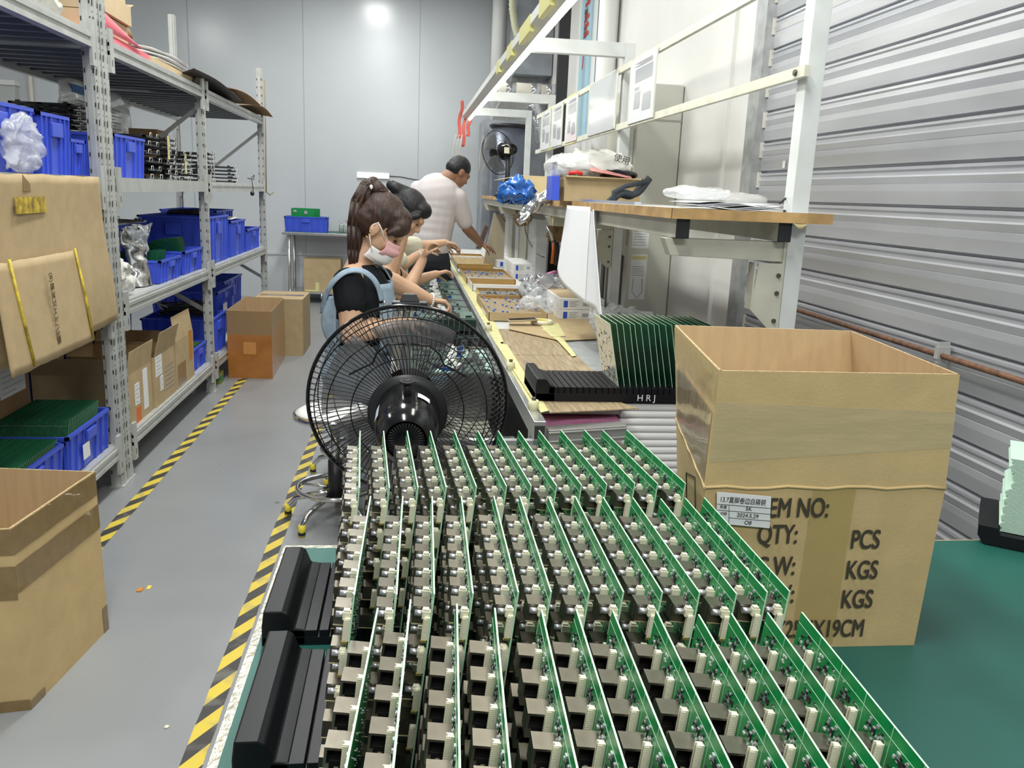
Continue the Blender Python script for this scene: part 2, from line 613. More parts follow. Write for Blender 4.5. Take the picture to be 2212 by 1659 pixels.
TX0, TX1, TY0, TY1 = -0.272, 1.70, -0.3, 1.845
m = MB(); m.box(TX0 - .75, TX1 - .75, TY0 - .9, TY1 - .9, ZT - .028, ZT - .002)
m.build('tabletop', mat('plywood', (0.42, 0.30, 0.17), 0.6), tb)
m = MB(); m.box(TX0 + .012 - .75, TX1 - .75, TY0 - .9, TY1 - .012 - .9, ZT - .002, ZT + .0015)
m.build('green_mat', gm, tb)
foil = mat('foil_tape', (0.66, 0.63, 0.50), 0.24, 0.55, bump=0.7, bump_s=75, noise_s=80, noise_a=0.30)
m = MB()
m.box(TX0 - .003 - .75, TX0 - .75, TY0 - .9, TY1 - .9, ZT - .03, ZT + .001)
m.box(TX0 - .003 - .75, TX0 + .028 - .75, TY0 - .9, TY1 - .9, ZT, ZT + .0012)
m.box(TX0 - .75, TX0 + .13 - .75, TY1 - .02 - .9, TY1 + .003 - .9, ZT, ZT + .0014)
m.build('foil_edge_tape', foil, tb)
for (x, y) in ((TX0 + .06, TY1 - .08), (TX1 - .06, TY1 - .08), (TX0 + .06, TY0 + .08), (TX1 - .06, TY0 + .08)):
    MB().box(x - .77, x - .73, y - .92, y - .88, 0, ZT - .028).build('leg', galv, tb)
m = MB()
for y in (TY1 - .08, TY0 + .08):
    m.box(TX0 + .06 - .75, TX1 - .06 - .75, y - .915, y - .885, ZT - .09, ZT - .03)
m.build('apron_rail', galv, tb)

rackm = mat('esd_rack_plastic', (0.007, 0.007, 0.009), 0.42, spec=.3, bump=0.06, bump_s=14)


def comb_rack(origin, x_left, x_right, depth, slot0, slotp, nsl, label, group=None, end_w=0.058, hb=0.030, he=0.068, right_end=True):
    """origin = near left corner on the table"""
    root = thing('slotted_board_rack', label, 'board rack', origin, group)
    W_ = x_right - x_left
    m = MB()
    d = depth
    # comb base: solid bottom with ribs between slots
    m.box(0, W_, 0, d, 0, hb * .55)
    xs = [slot0 + i * slotp for i in range(nsl)]
    prev = end_w * .9
    for x in xs:
        if x - .002 > prev:
            m.box(prev, x - .0018, 0, d, hb * .55, hb)
        prev = x + .0018
    if prev < W_:
        m.box(prev, W_, 0, d, hb * .55, hb)
    m.build('slotted_base', rackm, root, bevel=0.001)

    def end(x0, sg):
        pr = [(0, 0, 0), (0, 0, he * .55 + .0), (.004, 0, he), (end_w * .62, 0, he), (end_w * .80, 0, he * .92), (end_w * .98, 0, hb * 1.15), (end_w * 1.35, 0, hb * 1.02), (end_w * 1.35, 0, 0)]
        pr = [(x0 + sg * a, b_, c) for a, b_, c in pr]
        mm = MB()
        mm.prism(pr, (0, d, 0))
        return mm.build('end_block', rackm, root, bevel=0.003)
    end(0, 1)
    if right_end:
        end(W_, -1)
    return root


# --- the populated panel: parts in board space: x = 0 at the board, y along, z up from the bottom
BL, BH, BT = 0.352, 0.278, 0.0022
metal_can = mat('nickel_connector_can', (0.235, 0.212, 0.170), 0.30, 0.88, noise_s=35, noise_a=0.08, bump=0.03, bump_s=40)
dark_open = mat('connector_cavity', (0.006, 0.006, 0.006), 0.6)
silver = mat('capacitor_can', (0.48, 0.48, 0.50), 0.35, 0.6)
NCOL, NROW = 6, 5
PY, PZ = BL / NCOL * .98, BH / NROW


def panel_mesh():
    m = MB()
    m.box(-BT, 0, 0, BL, 0, BH)
    for f_i, f in enumerate(m.f):
        pass
    m.m = [1, 1, 1, 1, 0, 0]
    # pale silkscreen lines on the component side (x = -BT): strip line, score lines and rings round the drill holes
    xx = -BT - .0003
    m.box(xx, -BT, 0, BL, BH - .0138, BH - .0133, 2)
    for i in range(1, NCOL):
        y = i * PY + .003
        m.box(xx, -BT, y - .0003, y + .0003, 0, BH, 2)
    for j in range(NROW):
        for i in range(NCOL):
            y = i * PY + .014
            zc = BH - .026 - j * PZ
            pts = []
            nn = 14
            vs = [(xx, y + r * math.cos(2 * PI * k / nn), zc + r * math.sin(2 * PI * k / nn)) for r in (.0040, .0046) for k in range(nn)]
            m.add(vs, [(k, (k + 1) % nn, nn + (k + 1) % nn, nn + k) for k in range(nn)], 2)
            vs = [(xx, y + .0024 * math.cos(2 * PI * k / nn), zc + .0024 * math.sin(2 * PI * k / nn)) for k in range(nn)]
            m.add(vs, [tuple(range(nn))], 3)
    # solder-side pins on the back
    rnd = random.Random(3)
    for k in range(260):
        y = rnd.uniform(.008, BL - .01); zc = rnd.uniform(.01, BH - .02)
        m.box(0, .0016, y - .0004, y + .0004, zc - .0004, zc + .0004, 4)
    return m


pcb_mats = [pcb, pcb_e, mat('silkscreen', (0.45, 0.72, 0.50), 0.6), mat('drill_hole', (0.005, 0.05, 0.02), 0.7), silver]


def smd_mesh(seed):
    m = MB()
    rnd = random.Random(seed)
    for j in range(NROW):
        for i in range(NCOL):
            yb = i * PY
            zb = BH - (j + 1) * PZ
            for k in range(26 if j < 2 else 8):
                y = yb + rnd.uniform(.016, PY - .004); z = zb + rnd.uniform(.012, PZ - .016)
                a = rnd.uniform(.0008, .0026); c = rnd.uniform(.0006, .0016); mi = rnd.choice((0, 0, 1, 1, 2))
                m.box(-BT - rnd.uniform(.0007, .002), -BT, y - a, y + a, z - c, z + c, mi)
            m.box(-BT - .0015, -BT, yb + .030, yb + .037, zb + PZ - .030, zb + PZ - .023, 0)
    return m


smd_mats = [blackp, silver, mat('solder_pad', (0.62, 0.66, 0.62), 0.3, 0.4)]


def jack_mesh(openfront):
    """metal ethernet jack: sits on the component side and points toward -y (openfront) or +y"""
    m = MB()
    dx, dy, dz = (.0262 if openfront else .0225), (.028 if openfront else .027), (.029 if openfront else .026)
    x0, x1 = -BT - dx, -BT
    if not openfront:
        m.box(x0, x1, 0, dy, 0, dz)
        m.box(x0 - .0006, x0, dy * .30, dy * .34, dz * .2, dz * .8, 1)
        m.box(x0 + dx * .62, x0 + dx * .64, -.0006, 0, dz * .35, dz + .0002, 1)
        m.box(x0 + dx * .70, x1, -.0008, 0, dz * .55, dz, 1)
        m.box(x0, x1, -.0008, 0, 0, .0012, 2)
    else:
        t_ = .0026
        # shell as four walls and a stepped cavity
        m.box(x0, x1, 0, dy, dz - t_, dz)
        m.box(x0, x1, 0, dy, 0, t_)
        m.box(x0, x0 + t_, 0, dy, t_, dz - t_)
        m.box(x1 - t_, x1, 0, dy, t_, dz - t_)
        m.box(x0 + t_, x1 - t_, dy * .6, dy, t_, dz - t_, 1)
        yf = .0004
        # black liner with the stepped latch opening left free
        m.box(x0 + t_, x1 - t_, yf, dy * .55, t_, t_ + .0005, 1)
        m.box(x0 + t_, x0 + t_ + .0008, yf, dy * .55, t_, dz - t_, 1)
        m.box(x1 - t_ - .0008, x1 - t_, yf, dy * .55, t_, dz - t_, 1)
        m.box(x0 + t_, x1 - t_, yf, dy * .55, dz - t_ - .0005, dz - t_, 1)
        for (a, b_) in ((.0, .16), (.84, 1.0)):
            w_ = dx - 2 * t_
            m.box(x0 + t_ + a * w_, x0 + t_ + b_ * w_, -.0001, .002, t_, t_ + dz * .30, 0)
        m.box(x0 + dx * .42, x0 + dx * .58, -.0002, .004, t_ * .6, t_ + dz * .10, 2)
        for k in range(7):
            zz = t_ + .005 + k * .0022
            m.box(x1 - t_ - .0016, x1 - t_ - .0008, .003, .012, zz, zz + .0007, 2)
    return m


def jst_mesh():
    m = MB()
    x1 = -BT
    m.box(x1 - .0105, x1, -.001, .0085, 0, .010)
    m.box(x1 - .010, x1 - .002, .0002, .0075, .010, .0130)
    m.box(x1 - .0075, x1 - .0035, .0025, .006, .0115, .0118, 1)
    m.box(x1 - .0105, x1 - .009, .002, .0065, .001, .0075)
    m.box(x1 - .0108, x1 - .0105, .003, .0055, .002, .0065, 1)
    return m


def pin_header_mesh():
    m = MB()
    x1 = -BT
    m.box(x1 - .0068, x1, -.0005, .0065, 0, .031)
    m.box(x1 - .0083, x1 - .0068, -.0005, .001, 0, .031)
    m.box(x1 - .0083, x1 - .0068, .005, .0065, 0, .031)
    for k in range(12):
        z = .0018 + k * .0024
        m.box(x1 - .0084, x1 - .003, -.0012, -.0005, z, z + .0014)
        m.box(x1 - .0072, x1 - .0068, .002, .004, z, z + .0010, 1)
    m.box(x1 - .0095, x1 - .0015, -.002, .0005, -.003, 0, 2)
    return m


def cap_mesh():
    m = MB()
    m.cyl((-BT - .014, 0, 0), (-BT - .001, 0, 0), .0042, n=12)
    m.cyl((-BT - .0035, 0, 0), (-BT, 0, 0), .0052, n=12, mi=1)
    return m


def data_of(mb, name, mats, bevel=0):
    o = mb.build(name, mats)
    me = o.data
    bpy.data.objects.remove(o)
    return me


ME = {
    'panel': data_of(panel_mesh(), 'panel', pcb_mats),
    'smd': data_of(smd_mesh(5), 'smd', smd_mats),
    'jack_b': data_of(jack_mesh(False), 'jack_back', [metal_can, mat('can_seam', (0.10, 0.095, 0.08), 0.5, 0.5), mat('gold_edge', (0.75, 0.68, 0.42), 0.3, 0.6)]),
    'jack_f': data_of(jack_mesh(True), 'jack_front', [metal_can, dark_open, mat('gold_edge')]),
    'jst': data_of(jst_mesh(), 'jst', [cream, mat('connector_socket', (0.30, 0.27, 0.16), 0.7)]),
    'hdr': data_of(pin_header_mesh(), 'hdr', [cream, mat('connector_socket'), mat('gold_pad', (0.55, 0.46, 0.15), 0.35, 0.7)]),
    'cap': data_of(cap_mesh(), 'cap', [silver, blackp]),
}


def inst(name, me, parent, loc):
    o = bpy.data.objects.new(name, me)
    COL.objects.link(o)
    o.parent = parent
    o.location = loc
    return o


def make_board(kind):
    """kind 'b': jacks seen from behind (two far rows); 'f': jack openings face the near side"""
    root = bpy.data.objects.new('circuit_board', None)
    COL.objects.link(root)
    root.empty_display_size = .03
    inst('board_panel', ME['panel'], root, (0, 0, 0))
    s = inst('surface_mount_parts', ME['smd'], root, (0, 0, 0))
    s['kind'] = 'stuff'
    for j in range(NROW):
        for i in range(NCOL):
            y = i * PY
            z = BH - (j + 1) * PZ
            if kind == 'b':
                inst('ethernet_jack', ME['jack_b'], root, (0, y + .0215, z + PZ - .056))
                if j < 3:
                    inst('white_connector', ME['jst'], root, (0, y + .006, z + PZ - .039))
                    inst('capacitor', ME['cap'], root, (-.006, y + .0165, z + PZ - .037))
            else:
                inst('ethernet_jack', ME['jack_f'], root, (0, y + .019, z + PZ - .066))
                if j < 3:
                    inst('white_pin_header', ME['hdr'], root, (0, y + .0105, z + PZ - .057))
        if kind == 'b' and j < 4:
            inst('white_pin_header', ME['hdr'], root, (0, .0008, BH - (j + 1) * PZ + PZ - .058 - (0 if j else .008)))
    return root


def set_board(root, far, near, zt, lean, label, group):
    """far, near: the two top corners (already in the room)"""
    d = (far - near); d.z = 0
    yaw = math.atan2(d.x, d.y)
    R = Matrix.Rotation(-yaw, 4, 'Z') @ Matrix.Rotation(lean, 4, 'Y')
    mid = (far + near) / 2
    top = Vector((0, BL / 2, BH))
    off = R @ top
    M = Matrix.Translation(Vector((mid.x, mid.y, zt)) - off) @ R
    root.matrix_world = M
    tag(root, label, 'circuit board', group)


ORD = ['leftmost', 'second from the left', 'third from the left', 'fourth from the left', 'fifth from the left', 'sixth from the left', 'seventh from the left',
       'sixth from the right', 'fifth from the right', 'fourth from the right', 'third from the right', 'second from the right', 'rightmost']
ORD12 = ORD[:6] + ORD[7:]
ZB = 1.05
rowA_f = [(779, 933), (830, 933), (881, 932), (931, 931), (983, 931), (1034, 931), (1078, 931), (1122, 931), (1166, 930), (1213, 929), (1263, 928), (1303, 929), (1354, 928)]
rowA_n = [(778, 1050), (842, 1050), (904, 1050), (965, 1051), (1030, 1050), (1095, 1049), (1148, 1048), (1203, 1048), (1257, 1047), (1312, 1046), (1373, 1045), (1422, 1045), (1483, 1045)]
rowB_f = [(803, 1065), (872, 1067), (935, 1069), (998, 1070), (1068, 1070), (1124, 1070), (1186, 1072), (1244, 1072), (1304, 1073), (1368, 1074), (1428, 1076), (1480, 1074), (1521, 1073)]
rowB_n = [(765, 1296), (858, 1292), (940, 1288), (1024, 1285), (1122, 1281), (1193, 1280), (1275, 1280), (1349, 1279), (1433, 1280), (1514, 1281), (1594, 1284), (1661, 1281), (1710, 1280)]
rowC_f = [(818, 1313), (889, 1295), (989, 1304), (1071, 1313), (1172, 1318), (1247, 1316), (1326, 1319), (1420, 1320), (1511, 1327), (1582, 1325), (1660, 1323), (1734, 1322)]
rowC_m = [750, 852, 996, 1105, 1250, 1355, 1464, 1585, 1705, 1795, 1905, 2008]     # where the top edges reach y = 1659
rows = (('farthest', rowA_f, rowA_n, 'b', .10), ('middle', rowB_f, rowB_n, 'b', .10), ('nearest', rowC_f, [(x, 1659) for x in rowC_m], 'f', .10))
protos = {'b': make_board('b'), 'f': make_board('f')}
used_p = set()
for rn, fs, ns, kind, lean in rows:
    for i, (a, b_) in enumerate(zip(fs, ns)):
        far, near = at(*a, 'z', ZB), at(*b_, 'z', ZB)
        if kind == 'f':
            near = far + (near - far).normalized() * BL
        o = protos[kind] if kind not in used_p else copy_tree(protos[kind])
        used_p.add(kind)
        order = (ORD if len(fs) == 13 else ORD12)[i]
        set_board(o, far, near, ZB, lean, 'upright green circuit board, %s in the %s row of the foreground rack' % (order, rn), 'circuit boards standing in the %s foreground row' % rn)

comb_rack((-0.252, 1.405, ZT + .0015), -.252, .47, .285, .10, .0205, 30, 'black slotted board rack under the farthest row of green boards', right_end=False)
comb_rack((-0.232, 1.04, ZT + .0015), -.232, .50, .300, .10, .0205, 31, 'black slotted board rack under the middle row of green boards', right_end=False)
comb_rack((-0.225, 0.58, ZT + .0015), -.225, .55, .36, .10, .0205, 32, 'black slotted board rack under the nearest row, hidden by its green boards', right_end=False)

# --- big open carton on the green table
BO = Vector((0.76, 1.34, ZT + .0015))
cb = thing('open_carton', 'large open cardboard carton with printed KGS lettering standing on the green mat', 'cardboard box', BO)


def quad_ring(m, lo, hi, th, mi_out=0, mi_in=1):
    """walls between corner rings lo and hi (lists of four), thickness th inward"""
    cl = sum((Vector(p) for p in lo), Vector()) / 4
    ch = sum((Vector(p) for p in hi), Vector()) / 4

    def inn(p, c):
        d = Vector(p) - c; d.z = 0
        return Vector(p) - d.normalized() * th * 1.4
    li = [inn(p, cl) for p in lo]; hi_i = [inn(p, ch) for p in hi]
    for i in range(4):
        j = (i + 1) % 4
        m.add([lo[i], lo[j], hi[j], hi[i]], [(0, 1, 2, 3)], mi_out)
        m.add([li[i], li[j], hi_i[j], hi_i[i]], [(3, 2, 1, 0)], mi_in)
        m.add([hi[i], hi[j], hi_i[j], hi_i[i]], [(0, 1, 2, 3)], 2)
    return li


card_big = mat('big_carton_cardboard', (0.56, 0.41, 0.20), 0.75, noise_s=14, noise_a=0.06, bump=0.08, bump_s=160)
cm = [card_big, card_in, mat('corrugated_edge', (0.45, 0.33, 0.18), 0.85, noise_s=220, noise_a=0.5)]
zc0, zc1 = 1.055 - ZT, 1.268 - ZT
b0 = [Vector((.560, 1.3525, 0)) - Vector((BO.x, BO.y, 0)), Vector((.978, 1.3475, 0)) - Vector((BO.x, BO.y, 0)), Vector((1.05, 1.78, 0)) - Vector((BO.x, BO.y, 0)), Vector((.655, 1.80, 0)) - Vector((BO.x, BO.y, 0))]
c0 = [Vector((.531, 1.352, zc0)) - Vector((BO.x, BO.y, 0)), Vector((.990, 1.348, zc0)) - Vector((BO.x, BO.y, 0)), Vector((1.06, 1.80, zc0)) - Vector((BO.x, BO.y, 0)), Vector((.628, 1.82, zc0)) - Vector((BO.x, BO.y, 0))]
t0 = [Vector((.536, 1.352, zc1)) - Vector((BO.x, BO.y, 0)), Vector((.985, 1.352, zc1)) - Vector((BO.x, BO.y, 0)), Vector((1.045, 1.84, zc1)) - Vector((BO.x, BO.y, 0)), Vector((.622, 1.87, zc1)) - Vector((BO.x, BO.y, 0))]
m = MB()
li = quad_ring(m, b0, c0, .005)
m.add(b0, [(3, 2, 1, 0)], 0); m.add([p + Vector((0, 0, .005)) for p in b0], [(0, 1, 2, 3)], 1)
m.build('carton_body', cm, cb)
for k, nm in enumerate(('front', 'right', 'back', 'left')):
    j = (k + 1) % 4
    out = (Vector(c0[k]) + Vector(c0[j])) / 2 - sum((Vector(q_) for q_ in c0), Vector()) / 4; out.z = 0
    o_ = out.normalized()
    a, b_, c, d = Vector(c0[k]), Vector(c0[j]), Vector(t0[j]), Vector(t0[k])
    m = MB()
    g = (b_ - a).normalized()
    ia, ib, ic, id_ = [p - o_ * .0045 for p in (a, b_, c, d)]
    up = Vector((0, 0, .001))
    m.add([a, b_, c, d, ia, ib, ic, id_], [(0, 1, 2, 3), (1, 5, 6, 2), (4, 0, 3, 7), (0, 4, 5, 1)], 0)
    m.add([a, b_, c, d, ia, ib, ic, id_], [(7, 6, 5, 4)], 1)
    m.add([a, b_, c, d, ia, ib, ic, id_], [(3, 2, 6, 7)], 2)
    m.build('flap', cm, cb)
# crease roll along the fold
m = MB()
for k in (0, 3, 1):
    a, b_ = Vector(c0[k]), Vector(c0[(k + 1) % 4])
    pts = [a.lerp(b_, t_ / 12) + Vector((0, 0, .0025 * math.sin(t_ * 1.9))) for t_ in range(13)]
    m.tube(pts, .0032, n=6)
m.build('fold_crease', card_big, cb)
fx = (Vector(b0[1]) - Vector(b0[0])).normalized()
fy = (Vector(c0[0]) - Vector(b0[0])).normalized()
F0 = Vector(b0[0]).lerp(Vector(b0[1]), 0)
wf = (Vector(b0[1]) - Vector(b0[0])).length
Mf = frame_M(Vector(c0[0]) + Vector((0, -.0012, 0)), Vector(c0[1]) - Vector(c0[0]), Vector(c0[0]) + (Vector(c0[1]) - Vector(c0[0])) * .01 - Vector(b0[0]))
# local front-face frame: origin at the crease's left end, y goes down negative
inkm = mat('carton_print', (0.055, 0.045, 0.03), 0.75)


def front_pt(u, v):
    """u along the front 0..1, v 0 at table .. 1 at crease"""
    lo = Vector(b0[0]).lerp(Vector(b0[1]), u); hi = Vector(c0[0]).lerp(Vector(c0[1]), u)
    return lo.lerp(hi, v) + Vector((0, -.0010, 0))


def front_text(s, u0, v0, hgt, sx=.8, name='printed_text', bold=.0002):
    o_ = front_pt(u0, v0) + Vector((0, -.0034, 0))
    text_part(name, s, hgt, frame_M(o_, front_pt(min(1, u0 + .2), v0) - front_pt(u0, v0), front_pt(u0, v0 + .1) - front_pt(u0, v0)), inkm, cb, .0002, 0, sx=sx, thick=.0008)


front_text('ITEM NO:', .19, .83, .052, .66)
front_text('QTY:', .215, .67, .052, .66)
front_text('G.W:', .215, .475, .052, .66)
front_text('PCS', .62, .635, .052, .66)
front_text('KGS', .615, .445, .052, .66)
front_text('N.W:', .215, .30, .052, .66)
front_text('KGS', .61, .26, .052, .66)
front_text('35.5X25.5X19CM', .18, .075, .050, .64)


def clear_tape(pts, name='tape_strip', m_=None, parent=None, off=(0, 0, 0)):
    mm = MB()
    a, b_, c, d = [Vector(p) for p in pts]
    mm.sheet(lambda u, v: a.lerp(b_, u).lerp(d.lerp(c, u), v) + Vector(off) * (1 + .5 * noise.noise(Vector((u * 9, v * 5, 1)))), 18, 8)
    return mm.build(name, m_ or tape_y, parent)


tape_y = mat('yellowish_packing_tape', (0.50, 0.38, 0.12), 0.20, coat=0.5, alpha=0.34, bump=0.12, bump_s=22)
clear_tape([front_pt(.40, .02), front_pt(.60, .02), front_pt(.62, 1.0), front_pt(.44, 1.0)], parent=cb, off=(0, -.0008, 0))


def flap_pt(k, u, v):
    j = (k + 1) % 4
    lo = Vector(c0[k]).lerp(Vector(c0[j]), u); hi = Vector(t0[k]).lerp(Vector(t0[j]), u)
    return lo.lerp(hi, v)


tape_c = mat('wrinkled_clear_tape', (0.66, 0.58, 0.36), 0.16, coat=0.8, alpha=0.42, bump=0.5, bump_s=14, stretch=(.35, 1, 1.6))
clear_tape([flap_pt(0, 0, .22), flap_pt(0, 1, .36), flap_pt(0, 1, .68), flap_pt(0, 0, .74)], parent=cb, off=(0, -.0016, 0), m_=tape_c)
tape_s = mat('shiny_wrinkled_tape', (0.55, 0.50, 0.36), 0.10, 0.25, coat=0.8, alpha=0.62, bump=0.5, bump_s=30, stretch=(1, 1, .2))
clear_tape([flap_pt(3, .05, .02), flap_pt(3, .97, .02), flap_pt(3, .97, .64), flap_pt(3, .05, .62)], parent=cb, off=(-.0018, 0, 0), m_=tape_s)
clear_tape([flap_pt(3, .0, .70), flap_pt(3, 1, .72), flap_pt(3, 1, .99), flap_pt(3, .0, .97)], parent=cb, off=(-.0018, 0, 0), m_=tape_y)
# thin printed arrow on the left side
m = MB()


def side_pt(u, v):
    lo = Vector(b0[3]).lerp(Vector(b0[0]), u); hi = Vector(c0[3]).lerp(Vector(c0[0]), u)
    return lo.lerp(hi, v) + Vector((-.0012, 0, 0))


m.tube([side_pt(.42, .2), side_pt(.42, .80), side_pt(.72, .92), side_pt(.76, .3)], .0013, n=4)
m.build('printed_arrow', inkm, cb)
# the white delivery label
lb = MB()
a = at(1548, 1062, 'y', 1.346) - BO; b_ = at(1665, 1072, 'y', 1.346) - BO; c = at(1660, 1139, 'y', 1.349) - BO; d = at(1546, 1128, 'y', 1.349) - BO
for q in (a, b_, c, d):
    q.y = front_pt(.2, .95).y - .0062
lb.slab(d, c, b_, a, .0012)
lo_ = lb.build('paper_label', mat('label_paper', (0.80, 0.80, 0.80), 0.5), cb)
ux, uy = (b_ - a), (a - d)
O = d + Vector((0, -.0014, 0))


def on_label(s, fu, fv, h, sx=1.0):
    text_part('label_text', s, h, frame_M(O + ux * fu + uy * fv + Vector((0, -.0003, 0)), ux, uy), ink, lo_, .0001, 0, sx=sx)


on_label('13.7直脚卷边白磷铜', .04, .72, .0125, .80)
on_label('数量', .05, .515, .0065)
on_label('日期', .05, .30, .0065)
on_label('5K', .52, .50, .0105)
on_label('2024.5.29', .36, .275, .0105)
on_label('O8', .50, .05, .0105)
m = MB()
for (u0, v0, u1, v1) in ((.0, .63, 1, .63), (0, .44, 1, .44), (.22, .22, 1, .22), (.22, .0, .22, .63)):
    m.tube([O + ux * u0 + uy * v0, O + ux * u1 + uy * v1], .0004, n=4)
m.build('label_rule', ink, lo_)

# --- rack at the far right edge of the green table with a stack of bare boards
P0 = at(2135, 1095, 'z', ZT + .07)
rr = thing('black_edge_rack', 'black rack end at the right picture edge holding the pale board stack', 'board rack', (1.30, 1.50, ZT + .0015))
m = MB()
dirx = Vector((0.80, -0.60, 0)); diry = Vector((0.60, 0.80, 0))
pr = [(0, .022), (.016, .0), (.42, .0), (.42, .035), (.05, .035), (.042, .052), (.0, .052)]
base = at(2112, 1150, 'z', ZT + .03) - Vector((1.30, 1.50, ZT + .0015)); base.z = 0
pts = [base + dirx * a_ + Vector((0, 0, z_)) for a_, z_ in pr]
m.prism(pts, diry * .24)
m.build('rack_body', rackm, rr, bevel=.003)
st = Vector((1.30, 1.50, ZT + .0015)) + base + dirx * .047 + diry * .02 + Vector((0, 0, .037))
pale = mat('pale_board_edge', (0.60, 0.78, 0.66), 0.5)
bme = data_of(MB().box(0, .30, 0, .20, 0, .0019), 'bare', [pale, pcb])
for k in range(62):
    jx = .004 * math.sin(k * .9) + (.012 if k < 40 else .0) * 0 + random.uniform(-.0012, .0012) + (.010 if 36 < k < 50 else 0)
    z = k * .0031
    o_ = bpy.data.objects.new('bare_circuit_board', bme)
    COL.objects.link(o_)
    R = Matrix((dirx, diry, (0, 0, 1))).transposed().to_4x4()
    o_.matrix_world = Matrix.Translation(st + dirx * jx + Vector((0, 0, z))) @ R
    tag(o_, 'pale bare board in the stack at the right picture edge, %s' % ('topmost' if k == 61 else 'lowest' if k == 0 else 'between top and bottom'), 'circuit board', 'bare boards stacked at the right edge')
# ================================================================ THINGS ON THE STORAGE RACKS
def crate(x0, x1, y0, y1, z0, h, label, group=None, m_=None, handle_sides=('x', 'y'), rz=0):
    """stacking crate: tapered hollow body with ribs, rim and end handles"""
    cx_, cy_ = (x0 + x1) / 2, (y0 + y1) / 2
    root = thing('plastic_crate', label, 'crate', (cx_, cy_, z0), group)
    root.rotation_euler.z = rz
    lx, ly = (x1 - x0) / 2, (y1 - y0) / 2
    t, tp = .006, .012
    m_ = m_ or blue
    m = MB()

    def ring(inset, z):
        return [Vector((-lx + inset, -ly + inset, z)), Vector((lx - inset, -ly + inset, z)), Vector((lx - inset, ly - inset, z)), Vector((-lx + inset, ly - inset, z))]
    lo, hi = ring(tp + .008, 0), ring(.008, h - .006)
    loi, hii = ring(tp + .008 + t, t), ring(.008 + t, h - .001)
    for i in range(4):
        j = (i + 1) % 4
        m.add([lo[i], lo[j], hi[j], hi[i]], [(0, 1, 2, 3)])
        m.add([loi[i], loi[j], hii[j], hii[i]], [(3, 2, 1, 0)])
    m.add(lo, [(3, 2, 1, 0)]); m.add(loi, [(0, 1, 2, 3)])
    body = m.build('crate_body', m_, root)
    m = MB()
    r = .0
    for (a, b_, c, d) in ((-lx, lx, -ly, -ly + .016), (-lx, lx, ly - .016, ly), (-lx, -lx + .016, -ly, ly), (lx - .016, lx, -ly, ly)):
        m.box(a, b_, c, d, h - .014, h)
    # vertical ribs
    for s in (-1, 1):
        for k in range(7):
            if k == 3:
                continue
            u = -1 + 2 * (k + .5) / 7
            m.hexa([(u * lx - .003, s * (ly - tp - .008), .0), (u * lx + .003, s * (ly - tp - .008), 0), (u * lx + .003, s * (ly - tp), 0), (u * lx - .003, s * (ly - tp), 0)],
                   [(u * lx - .003, s * (ly - .008), h - .012), (u * lx + .003, s * (ly - .008), h - .012), (u * lx + .003, s * ly, h - .012), (u * lx - .003, s * ly, h - .012)])
            m.hexa([(s * (lx - tp - .008), u * ly - .003, 0), (s * (lx - tp - .008), u * ly + .003, 0), (s * (lx - tp), u * ly + .003, 0), (s * (lx - tp), u * ly - .003, 0)],
                   [(s * (lx - .008), u * ly - .003, h - .012), (s * (lx - .008), u * ly + .003, h - .012), (s * lx, u * ly + .003, h - .012), (s * lx, u * ly - .003, h - .012)])
    m.build('rim_and_ribs', m_, root)
    for s in (-1, 1):
        hm = MB()
        hw = min(.055, ly * .35)
        hm.box(min(s * (lx - .008), s * (lx + .006)), max(s * (lx - .008), s * (lx + .006)), -hw, hw, h * .62, h * .86)
        hm.build('handle', m_, root, bevel=.003)
        if ly > .08 and lx > .1:
            hm = MB()
            hm.box(-hw, hw, min(s * (ly - .008), s * (ly + .006)), max(s * (ly - .008), s * (ly + .006)), h * .62, h * .86)
            hm.build('handle', m_, root, bevel=.003)
    return root


